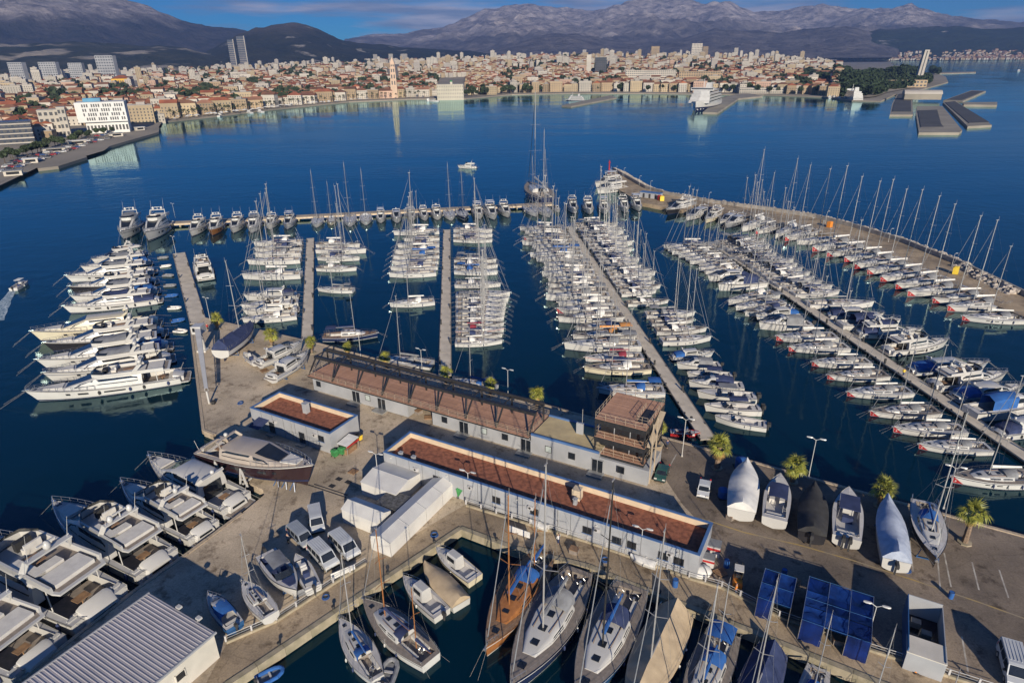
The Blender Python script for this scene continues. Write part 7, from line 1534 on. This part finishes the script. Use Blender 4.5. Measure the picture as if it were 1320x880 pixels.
# ferries
def ferry(Lf):
    H = Hull(Lf, Lf * .19, Lf * .10, Lf * .07, tr=.95, tm=.3, p=3.2, rake=4, draft=2, flare=.4); t = T(); hu = t.add('hull', H.mesh(), M['white'], smooth=True); t.add('hull_band', H.band(.0, .42, 0, 1, .1), M['navy'], hu); t.add('deck', H.deck(), M['white2'])
    z = Lf * .075
    for k, (a, b, w_) in enumerate([(-.47, .34, .178), (-.45, .30, .17), (-.42, .27, .16), (-.36, .24, .14)]):
        s = t.add('deck_house', MB().loft([[(a * Lf, -w_ * Lf / 2, zz), (b * Lf - e * 3, -w_ * Lf / 2, zz), (b * Lf + 2 - e * 3, 0, zz), (b * Lf - e * 3, w_ * Lf / 2, zz), (a * Lf, w_ * Lf / 2, zz)] for e, zz in ((0, z), (.5, z + 3))]), M['white'])
        t.add('window_strip', MB().box(a * Lf + 2, b * Lf - 3, -w_ * Lf / 2 - .05, -w_ * Lf / 2 - .01, z + 1.1, z + 2.1).box(a * Lf + 2, b * Lf - 3, w_ * Lf / 2 + .01, w_ * Lf / 2 + .05, z + 1.1, z + 2.1), M['glass'], s); z += 3.05
    t.add('bridge', MB().box(.14 * Lf, .2 * Lf, -.1 * Lf, .1 * Lf, z, z + 3), M['white']); t.add('bridge_window', MB().box(.2 * Lf, .2 * Lf + .05, -.095 * Lf, .095 * Lf, z + 1.2, z + 2.4), M['glass']); t.add('funnel', MB().loft([[(-.25 * Lf, -3, z), (-.15 * Lf, -3, z), (-.15 * Lf, 3, z), (-.25 * Lf, 3, z)], [(-.25 * Lf, -2.4, z + 7), (-.18 * Lf, -2.4, z + 7), (-.18 * Lf, 2.4, z + 7), (-.25 * Lf, 2.4, z + 7)]]), M['white'])
    t.add('mast', MB().tube((.12 * Lf, 0, z), (.11 * Lf, 0, z + 12), .5, .2), M['white']); t.add('lifeboat', MB().ball((0, -.09 * Lf, z - 3), 4, 1.4, 1.4), M['orange']); t.L = Lf; t.bowz = Lf * .1
    return t
fr_ = ferry(105); b = G(896, 142, 2); d = (G(927, 127, 0) - G(906, 144, 0)).normalized(); d = (d + Vector((.12, 0, 0))).normalized(); c = b + d * 52; fr_.place('ferry', 'large white car ferry with dark blue hull at the jetty', 'ferry', (c.x, c.y, 0), math.atan2(-d.y, -d.x), (1.0, 1.3, 1.1))
f2 = ferry(70); p = G(1106, 131, 0); c = p + Vector((.25, 1, 0)).normalized() * 36; f2.place('ferry', 'white ferry seen from its stern beside the headland jetties', 'ferry', (c.x, c.y, 0), math.atan2(1, .25), (1.0, 1.0, .72))
f3 = ferry(38); p = G(741, 130, 0); f3.place('ferry', 'small white passenger ferry at the short central jetty', 'ferry', (p.x, p.y, 0), RAD(165), (.8, .8, .45))
# jetties
dk_ = pm('dark_jetty_deck', (.05, .052, .058), (.07, .07, .075), .05, .8); JC = pm('jetty_concrete', (.30, .27, .22), (.22, .20, .165), .05, .85)
def jetty(label, px, z=2.0, mat=None, top=None):
    r = link('jetty', MB().prism([tuple(G(x, y, z)[:2]) for x, y in px], -2, z).mesh('jetty', mat or JC), None, label, 'jetty', 'harbour jetties')
    if top: link('dark_deck', MB().prism([tuple(G(x, y, z)[:2]) for x, y in top], z + .01, z + .4).mesh('dark_deck', dk_), r)
q4 = lambda l: [(990 + x / 4, y / 4) for x, y in l]
jetty('long pale jetty beside the large ferry', [(906, 144.5), (925, 145), (952, 127), (983, 124), (960, 119), (930, 126)], 2.4)
jetty('short central jetty on piles with a small ferry', [(724, 136), (736, 137), (795, 126), (786, 123)], 2.0)
jetty('headland jetty with dark deck nearest the camera', q4([(763, 590), (778, 684), (985, 684), (1002, 672), (900, 548), (768, 548)]), 2.0, None, q4([(772, 572), (872, 568), (892, 640), (905, 656), (788, 658)]))
jetty('left dark jetty beside the arched hall', q4([(628, 592), (640, 535), (668, 480), (742, 472), (748, 592)]), 2.0, None, q4([(640, 578), (650, 535), (675, 486), (736, 480), (738, 578)]))
jetty('diagonal dark jetty pointing right towards the camera', q4([(902, 528), (965, 520), (1155, 645), (1030, 652)]), 2.0, None, q4([(912, 530), (962, 524), (1142, 633), (1036, 636)]))
jetty('diagonal dark jetty pointing right away from the camera', q4([(905, 518), (1050, 466), (1124, 470), (1005, 522)]), 2.0, None, q4([(920, 516), (1052, 470), (1112, 472), (1000, 518)]))
jetty('thin pale jetty between the two diagonal dark jetties', q4([(1005, 528), (1182, 526), (1182, 542), (1010, 540)]), 2.4)
jetty('stone spit running out behind the forest headland', [(1203, 93.5), (1258, 92.2), (1258, 93.6), (1203, 95.2)], 2.4)
p = G(1187, 128, 3); hl_ = link('arched_hall', None, None, 'low hall with arched roof on the headland jetties', 'hall', loc=(p.x, p.y, 2.9), rz=RAD(-20)); link('wall', MB().box(-22, 22, -10, 10, 0, 7).mesh('wall', JC), hl_)
link('arched_roof', MB().loft([[(x, -10.5 * math.cos(math.pi * i / 8), 7 + 5 * math.sin(math.pi * i / 8)) for i in range(9)] for x in (-22.5, 22.5)]).mesh('arched_roof', WALLS[4], True), hl_)
# trees and palms of the town ----------------------------------------------
leafm = pm('town_leaf', (.04, .062, .024), (.018, .03, .013), .3, .8, rnd=.3); barkm = pm('bark', (.10, .07, .05), (.07, .05, .035), 1, .9)
def crown(seed, r_, hz, n, s=1.2):
    rr = random.Random(seed); m = MB()
    for i in range(n):
        a = rr.uniform(0, 6.28); c = rr.uniform(-1, 1); k = rr.uniform(.45, 1.0) ** .5; q = math.sqrt(1 - c * c)
        p = Vector((r_ * k * q * math.cos(a), r_ * k * q * math.sin(a), hz * k * c)) * rr.uniform(.8, 1.12); e1 = Vector((rr.uniform(-1, 1), rr.uniform(-1, 1), rr.uniform(-1, 1))).normalized() * s; e2 = e1.cross(Vector((rr.uniform(-1, 1), rr.uniform(-1, 1), rr.uniform(-1, 1)))).normalized() * s
        m.quad(p - e1 - e2 * .4, p + e1 - e2 * .6, p + e1 * .6 + e2, p - e1 * .7 + e2 * .8)
    return m
TR = []
for i in range(4):
    t = T(); t.add('trunk', MB().tube((0, 0, 0), (.3, 0, 5), .35, .2, 6).tube((.3, 0, 4.5), (1.5, .6, 7), .18, .08, 5).tube((.3, 0, 4.5), (-1.2, -.5, 7), .18, .08, 5), barkm); t.add('crown', crown(i, 3.6, 2.8, 110).move(.2, 0, 7.3), leafm); TR.append(t)
PT = []
for i in range(3):
    t = T(); t.add('trunk', MB().tube((0, 0, 0), (.4, 0, 8.5), .35, .25, 6), trunk_m); m = MB()
    for k in range(16):
        a = k * 2.4; el = RAD(60 - 90 * k / 15); d = Vector((math.cos(a) * math.cos(el), math.sin(a) * math.cos(el), math.sin(el))); s = Vector((-math.sin(a), math.cos(a), 0)) * .55; c = Vector((.4, 0, 8.5)); m.quad(c, c + d * 1.8 - s, c + d * 3.2 + Vector((0, 0, -1.0)), c + d * 1.8 + s)
    t.add('crown', m, leafm); PT.append(t)
n = 0
for i in range(56):
    x = 205 + i * 6.15 + random.uniform(-1, 1); D0 = shore_D(x); u = hdir(x); D = D0 + random.choice((20, 34)); 
    if 565 < x < 598: continue
    PT[i % 3].place('palm_tree', f'palm on the town promenade, {["left of", "in front of the houses left of", "below", "right of"][0 if x < 300 else 1 if x < 440 else 2 if x < 530 else 3]} the bell tower'.replace('left of the bell tower', 'far left of the bell tower', 1 if x < 300 else 0), 'palm tree', (u.x * D, u.y * D, 1.75), random.random() * 6, random.uniform(.85, 1.15), f'town promenade palms {0 if x < 300 else 1 if x < 440 else 2 if x < 530 else 3}')
for i in range(70):
    x = random.choice((random.uniform(598, 690), random.uniform(690, 900), random.uniform(930, 1090))); D0 = shore_D(x); u = hdir(x); D = D0 + random.uniform(25, 95)
    TR[i % 4].place('park_tree', 'dark leafy tree along the far shore ' + ('right of the pale customs block' if x < 690 else 'between customs block and ferry' if x < 905 else 'right of the large ferry'), 'tree', (u.x * D, u.y * D, hill_z(x, D, D0) - .1), random.random() * 6, random.uniform(.9, 1.6), 'far shore trees ' + ('a' if x < 690 else 'b' if x < 905 else 'c'))
fm_ = MB()
def addc(m, loc, s):
    n0 = len(fm_.v); fm_.v += [(loc[0] + a * s, loc[1] + b * s, loc[2] + c * s) for a, b, c in m.v]; fm_.f += [tuple(n0 + i for i in q) for q in m.f]
CRN = [crown(20 + i, 3.6, 2.6, 46, 1.5) for i in range(5)]
for i in range(2200):      # scattered crowns through the town
    x = rng.uniform(0, 1090); fq = rng.random(); D0 = shore_D(x); u = hdir(x); ysh = P(u.x * (D0 + 55), u.y * (D0 + 55), 1.8)[1]; D, D0 = solve_D(x, ysh + (y_sky(x) - ysh) * fq)
    if MN.noise(Vector((x * .02, fq * 4, 3))) < .02 or not clear_of(x, P(u.x * D, u.y * D, 3)[1] + 3): continue
    addc(CRN[i % 5], (u.x * D, u.y * D, hill_z(x, D, D0) + rng.uniform(6, 12)), rng.uniform(1.2, 2.6) * min(1, D / 1300))
link('town_greenery', fm_.mesh('town_greenery', leafm), kind='stuff', label='dark tree crowns scattered between the town houses')
fm_ = MB()
for i in range(1500):     # pine wood on the headland
    x = rng.uniform(1040, 1216); D0 = shore_D(x); u = hdir(x); D = D0 + (75 if x > 1080 else 300) + rng.uniform(0, 1) ** .8 * (620 if x < 1190 else 240)
    addc(CRN[i % 5], (u.x * D, u.y * D, hill_z(x, D, D0) + rng.uniform(3, 9) + 9 * MN.noise(Vector((x * .03, D * .004, 1)))), rng.uniform(.9, 2.3))
link('pine_wood', fm_.mesh('pine_wood', pm('pine_leaf', (.03, .055, .02), (.014, .026, .011), .3, .85)), kind='stuff', label='dark pine wood covering the headland')
# parasols, kiosks and parked cars on the town promenade
pr = T(); pr.add('pole', MB().tube((0, 0, 0), (0, 0, 2.4), .05), M['alu']); pr.add('canopy', MB().loft([[(-1.9, -1.9, 2.2), (1.9, -1.9, 2.2), (1.9, 1.9, 2.2), (-1.9, 1.9, 2.2)], [(-.1, -.1, 3.0), (.1, -.1, 3.0), (.1, .1, 3.0), (-.1, .1, 3.0)]]), M['whitec'])
for i in range(70):
    x = random.uniform(205, 470); D0 = shore_D(x); u = hdir(x); D = D0 + random.uniform(7, 30)
    pr.place('parasol', 'white cafe parasol on the palm promenade across the harbour', 'parasol', (u.x * D, u.y * D, 1.8), random.random(), random.uniform(.9, 1.4), 'white parasols on the town promenade')
for i, (x, y, w_, lb) in enumerate([(18, 226, 9, 'leftmost white kiosk on the left shore plaza'), (40, 210, 8, 'white kiosk near the stepped quay on the left shore'), (70, 196, 14, 'low pale pavilion before the slim stair tower'), (100, 186, 12, 'low pavilion in front of the white terminal, left one'), (150, 176, 10, 'low pavilion in front of the white terminal, right one'), (180, 168, 8, 'small kiosk at the tip of the left shore quay')]):
    p = G(x, y, 1.8); t = T(); t.add('wall', MB().box(-w_ / 2, w_ / 2, -2.2, 2.2, 0, 2.8), WALLS[1]); t.add('roof', MB().box(-w_ / 2 - .6, w_ / 2 + .6, -2.8, 2.8, 2.8, 3.1), M['whitec'] if i % 2 else M['greyc']); t.add('opening', MB().box(-w_ * .35, w_ * .35, -2.24, -2.2, .8, 2.3), M['glass']); t.place('kiosk', lb, 'kiosk', (p.x, p.y, 1.8), RAD(28 + 5 * i), 1.0)
CARS = [car(paint(n_, c_)) for n_, c_ in (('car_white', (.55, .56, .57)), ('car_grey', (.2, .2, .21)), ('car_black', (.02, .02, .022)), ('car_red', (.3, .02, .02)), ('car_blue', (.03, .07, .2)))]; CN = ['white', 'grey', 'black', 'red', 'blue']
for i in range(60):
    k_ = i % 5; f_ = (i % 30) / 29; yy = (222 - 48 * f_) + (0 if i < 30 else -7) + random.uniform(-1, 1); x = 2 + 150 * f_ + (0 if i < 30 else 6) + random.uniform(-2, 2); p = G(x, yy, 1.8)
    CARS[k_].place('parked_car', f'tiny {CN[k_]} parked car on the left shore road across the harbour', 'car', (p.x, p.y, 1.81), RAD(38) + random.choice((0, math.pi)), 1.1, f'{CN[k_]} cars on the left shore road')
for i in range(26):
    f_ = i / 25; p = G(6 + 150 * f_ + random.uniform(-4, 4), 208 - 40 * f_ + random.uniform(-3, 3), 1.8); TR[i % 4].place('street_tree', 'small dark street tree on the left shore plaza across the harbour', 'tree', (p.x, p.y, 1.75), i, random.uniform(.5, .8), 'street trees on the left shore')
# moored dots along the town quay
sm = small_boat(9, kind='cabin', engines=0, canvas=None)
for i, (x, y) in enumerate([(285, 150), (322, 146), (336, 145), (552, 130.5), (560, 131), (1068, 127), (1074, 127), (1080, 128), (1087, 128)]):
    p = G(x, y, 0); sm.place('motor_boat', f'small white boat moored along the far town quay, {ordw(i)} from the left', 'motor boat', (p.x, p.y - 3, 0), random.random() * 3, 1.8, 'boats along the far town quay')
p = G(602, 217); ALL['m_smallfly'].place('motor_yacht', 'small white boat crossing the open harbour in the middle', 'motor yacht', (p.x, p.y, 0), RAD(175), 1.0)
p = G(1313, 92); sm.place('motor_boat', 'tiny white boat far out at the right edge', 'motor boat', (p.x, p.y, 0), 1, 2.5)
# ---------------------------------------------------------------- hills and mountains
def hill_mat(name, veg1, veg2, rock1, rock2, zlo, zhi, pale=None, ns=.0006):
    m = bpy.data.materials.new(name); m.use_nodes = True; t = m.node_tree; b = t.nodes['Principled BSDF']; b.inputs['Roughness'].default_value = .95; b.inputs['Specular IOR Level'].default_value = .1; l = t.links.new
    g_ = N(t, 'ShaderNodeNewGeometry'); sp = N(t, 'ShaderNodeSeparateXYZ'); l(g_.outputs['Position'], sp.inputs[0])
    n1 = N(t, 'ShaderNodeTexNoise'); n1.inputs['Scale'].default_value = ns; n1.inputs['Detail'].default_value = 10; n1.inputs['Roughness'].default_value = .62; l(g_.outputs['Position'], n1.inputs['Vector'])
    n2 = N(t, 'ShaderNodeTexNoise'); n2.inputs['Scale'].default_value = ns * 9; n2.inputs['Detail'].default_value = 8; n2.inputs['Roughness'].default_value = .65; l(g_.outputs['Position'], n2.inputs['Vector'])
    mr = N(t, 'ShaderNodeMapRange'); mr.inputs['From Min'].default_value = zlo; mr.inputs['From Max'].default_value = zhi; l(sp.outputs['Z'], mr.inputs['Value'])
    ad = N(t, 'ShaderNodeMath', operation='MULTIPLY_ADD'); ad.inputs[1].default_value = 2.4; l(n1.outputs['Fac'], ad.inputs[0]); l(mr.outputs[0], ad.inputs[2])
    ad2 = N(t, 'ShaderNodeMath', operation='SUBTRACT'); ad2.inputs[1].default_value = 1.2; l(ad.outputs[0], ad2.inputs[0])
    r1 = N(t, 'ShaderNodeValToRGB'); r1.color_ramp.elements[0].position = .3; r1.color_ramp.elements[1].position = .7; l(ad2.outputs[0], r1.inputs[0])
    def two(a, b_):
        r = N(t, 'ShaderNodeValToRGB'); r.color_ramp.elements[0].color = a + (1,); r.color_ramp.elements[1].color = b_ + (1,); r.color_ramp.elements[0].position = .38; r.color_ramp.elements[1].position = .62; l(n2.outputs['Fac'], r.inputs[0]); return r
    v = two(veg1, veg2); k = two(rock1, rock2); mx_ = N(t, 'ShaderNodeMix', data_type='RGBA'); l(r1.outputs[0], mx_.inputs['Factor']); l(v.outputs[0], mx_.inputs['A']); l(k.outputs[0], mx_.inputs['B']); out = mx_.outputs['Result']
    if pale:
        n3 = N(t, 'ShaderNodeTexNoise'); n3.inputs['Scale'].default_value = pale[1]; n3.inputs['Detail'].default_value = 6; l(g_.outputs['Position'], n3.inputs['Vector']); r3 = N(t, 'ShaderNodeValToRGB'); r3.color_ramp.elements[0].position = pale[2]; r3.color_ramp.elements[1].position = pale[2] + .06; l(n3.outputs['Fac'], r3.inputs[0])
        m3 = N(t, 'ShaderNodeMix', data_type='RGBA'); l(r3.outputs[0], m3.inputs['Factor']); l(out, m3.inputs['A']); m3.inputs['B'].default_value = pale[0] + (1,); out = m3.outputs['Result']
    bp = N(t, 'ShaderNodeBump'); bp.inputs['Strength'].default_value = .9; bp.inputs['Distance'].default_value = 150; n4 = N(t, 'ShaderNodeTexNoise'); n4.inputs['Scale'].default_value = .0050; n4.inputs['Detail'].default_value = 9; n4.inputs['Roughness'].default_value = .68; l(g_.outputs['Position'], n4.inputs['Vector']); l(n4.outputs['Fac'], bp.inputs['Height']); l(bp.outputs[0], b.inputs['Normal'])
    l(out, b.inputs['Base Color']); return m
def ridge(name, sky_px, Db, Dr, mat, base_z=5, step=5, nrow=34, rough=.16, pw=1.25, seed=0.0, back=.12):
    xs = [sky_px[0][0] + i * step for i in range(int((sky_px[-1][0] - sky_px[0][0]) / step) + 1)]; R = []
    for x in xs:
        for (a, h), (b, k) in zip(sky_px, sky_px[1:]):
            if a <= x <= b: ys = h + (k - h) * (x - a) / (b - a); break
        d = _F * FPX + _R * (x - 660) - _U * (ys - 440); e = d.z / math.hypot(d.x, d.y); u = Vector((d.x, d.y, 0)).normalized()
        zr = max(base_z, CAM_H + Dr * e); r_ = []
        for i in range(nrow + 1):
            f = i / (nrow - 4); D = Db + (Dr - Db) * f; q = u * D
            nz = MN.ridged_multi_fractal(Vector((q.x * .00055, q.y * .00055, seed)), 1.0, 2.1, 6, 1.0, 2.0); nz2 = MN.fractal(Vector((q.x * .0035, q.y * .0035, seed + 5)), 1.0, 2.0, 5)
            if f <= 1: z = base_z + (zr - base_z) * (f ** pw); z += (zr - base_z) * ((nz - 1.1) * rough * 2.2 * f * (1 - f * .82) + nz2 * rough * .42 * min(1, f * 3) * (1 - .6 * f)) + MN.fractal(Vector((q.x * .006, q.y * .006, seed)), 1.0, 2.0, 3) * 14 * min(1, f * 4)
            else: z = zr * (1 - (f - 1) * 6 * back) + (zr - base_z) * (nz - 1.1) * rough * .4
            r_.append((q.x, q.y, max(z, base_z - 40)))
        R.append(r_)
    link(name, MB().loft(R, caps=False, closed=False).mesh(name, mat, True), kind='structure')
mt_far = hill_mat('mountain_far', (.11, .10, .11), (.24, .21, .205), (.74, .65, .60), (.26, .225, .23), 120, 800)
mt_left = hill_mat('mountain_left', (.04, .042, .042), (.09, .08, .075), (.56, .49, .46), (.20, .175, .18), 300, 640)
mt_mid = hill_mat('hill_mid', (.03, .038, .024), (.06, .06, .04), (.16, .135, .11), (.10, .085, .07), 160, 420, ((.42, .38, .33), .006, .62))
mt_pale = hill_mat('quarry_plain', (.04, .05, .03), (.08, .08, .05), (.42, .36, .28), (.30, .25, .2), 90, 500, ((.50, .43, .34), .0024, .55))
mt_coast = hill_mat('coast_hill', (.028, .045, .028), (.05, .065, .04), (.15, .13, .11), (.09, .08, .07), 150, 420, ((.45, .40, .36), .004, .655))
ridge('mountain_chain', [(430, 62), (445, 49), (470, 46), (495, 45), (520, 46), (545, 38), (575, 33), (600, 25), (625, 15), (645, 10), (665, 7), (690, 8), (715, 12), (745, 14), (770, 12), (800, 7), (830, -2), (850, -8), (880, -4), (905, 2), (935, 5), (955, 12), (975, 16), (1000, 13), (1030, 11), (1055, 10), (1080, 11), (1110, 12), (1140, 11), (1160, 8), (1172, 5), (1185, 9), (1200, 15), (1225, 20), (1260, 25), (1320, 28), (1420, 30), (1520, 36)], 7500, 14000, mt_far, 20, rough=.30, pw=1.1, seed=2.0, nrow=60)
ridge('mountain_left', [(-260, -40), (-100, -30), (0, -22), (80, -14), (140, -4), (165, 3), (190, 11), (215, 20), (232, 28), (250, 33), (285, 36), (310, 39), (335, 44), (360, 52), (400, 62), (430, 68)], 5600, 9000, mt_left, 12, rough=.26, pw=1.5, seed=7.0, nrow=50)
ridge('hill_mid', [(255, 74), (285, 56), (310, 43), (330, 37), (350, 35), (375, 31), (392, 33), (408, 39), (418, 44), (440, 52), (470, 57), (500, 60), (540, 62), (600, 66), (640, 72)], 4300, 6300, mt_mid, 14, rough=.22, pw=1.0, seed=11.0, nrow=40)
ridge('quarry_plain', [(-260, 58), (-60, 57), (20, 57), (60, 55.5), (100, 56), (150, 58), (200, 60), (240, 63), (270, 70), (300, 76)], 3900, 5400, mt_pale, 6, rough=.10, pw=.8, seed=4.0)
ridge('foothill', [(600, 72), (640, 60), (690, 45), (720, 42), (745, 44), (780, 52), (830, 56), (880, 50), (920, 40), (960, 42), (1000, 44), (1050, 38), (1090, 36), (1120, 44), (1160, 60)], 5500, 8200, mt_far, 30, rough=.30, pw=1.1, seed=21.0, nrow=44)
ridge('coast_hill', [(1020, 70), (1060, 60), (1100, 44), (1135, 37), (1180, 37), (1230, 34), (1280, 38), (1320, 36), (1400, 40), (1520, 44)], 6300, 8400, mt_coast, 1.5, rough=.16, pw=1.2, seed=15.0, nrow=40)
# coastal town on the far right
cv = stuffm.clear(); rng = random.Random(5)
for i in range(900):
    x = rng.choice((rng.gauss(1120, 16), rng.gauss(1150, 25), rng.uniform(1225, 1345), rng.gauss(1280, 40))); u = hdir(min(x, 1500)); f_ = rng.random() ** 2.2 * .26; D = 6330 + 2100 * f_; zr = 1.5
    dxy = u * D; wl, rf, wn = house_geo(rng.uniform(14, 30), 14, rng.uniform(8, 18), 'hip', False)
    z = 1.5 + (f_ ** 1.2) * 300; add_stuff(wl, WALLS[rng.choice((0, 1, 1, 2))], (dxy.x, dxy.y, z), 0); add_stuff(rf, ROOFS[rng.choice((0, 1, 2))], (dxy.x, dxy.y, z), 0)
me = bpy.data.meshes.new('coast_houses'); V_, F_, MI = [], [], []
for k, (mat, s) in enumerate(stuffm.values()):
    n0 = len(V_); V_ += s.v; F_ += [tuple(n0 + i for i in q) for q in s.f]; MI += [k] * len(s.f); me.materials.append(mat)
me.from_pydata(V_, [], F_); me.polygons.foreach_set('material_index', MI); link('coast_houses', me, kind='stuff', label='pale houses strung along the far right coast')
# ---------------------------------------------------------------- haze
hz = bpy.data.materials.new('haze'); hz.use_nodes = True; t = hz.node_tree; t.nodes.clear(); vo = N(t, 'ShaderNodeVolumePrincipled'); vo.inputs['Color'].default_value = (.30, .50, 1.0, 1); vo.inputs['Density'].default_value = 7.0e-5; vo.inputs['Anisotropy'].default_value = .2
mo_ = N(t, 'ShaderNodeOutputMaterial'); t.links.new(vo.outputs[0], mo_.inputs['Volume'])
link('haze', MB().box(-15500, 15500, -400, 15800, -60, 1750).mesh('haze', hz), kind='stuff')
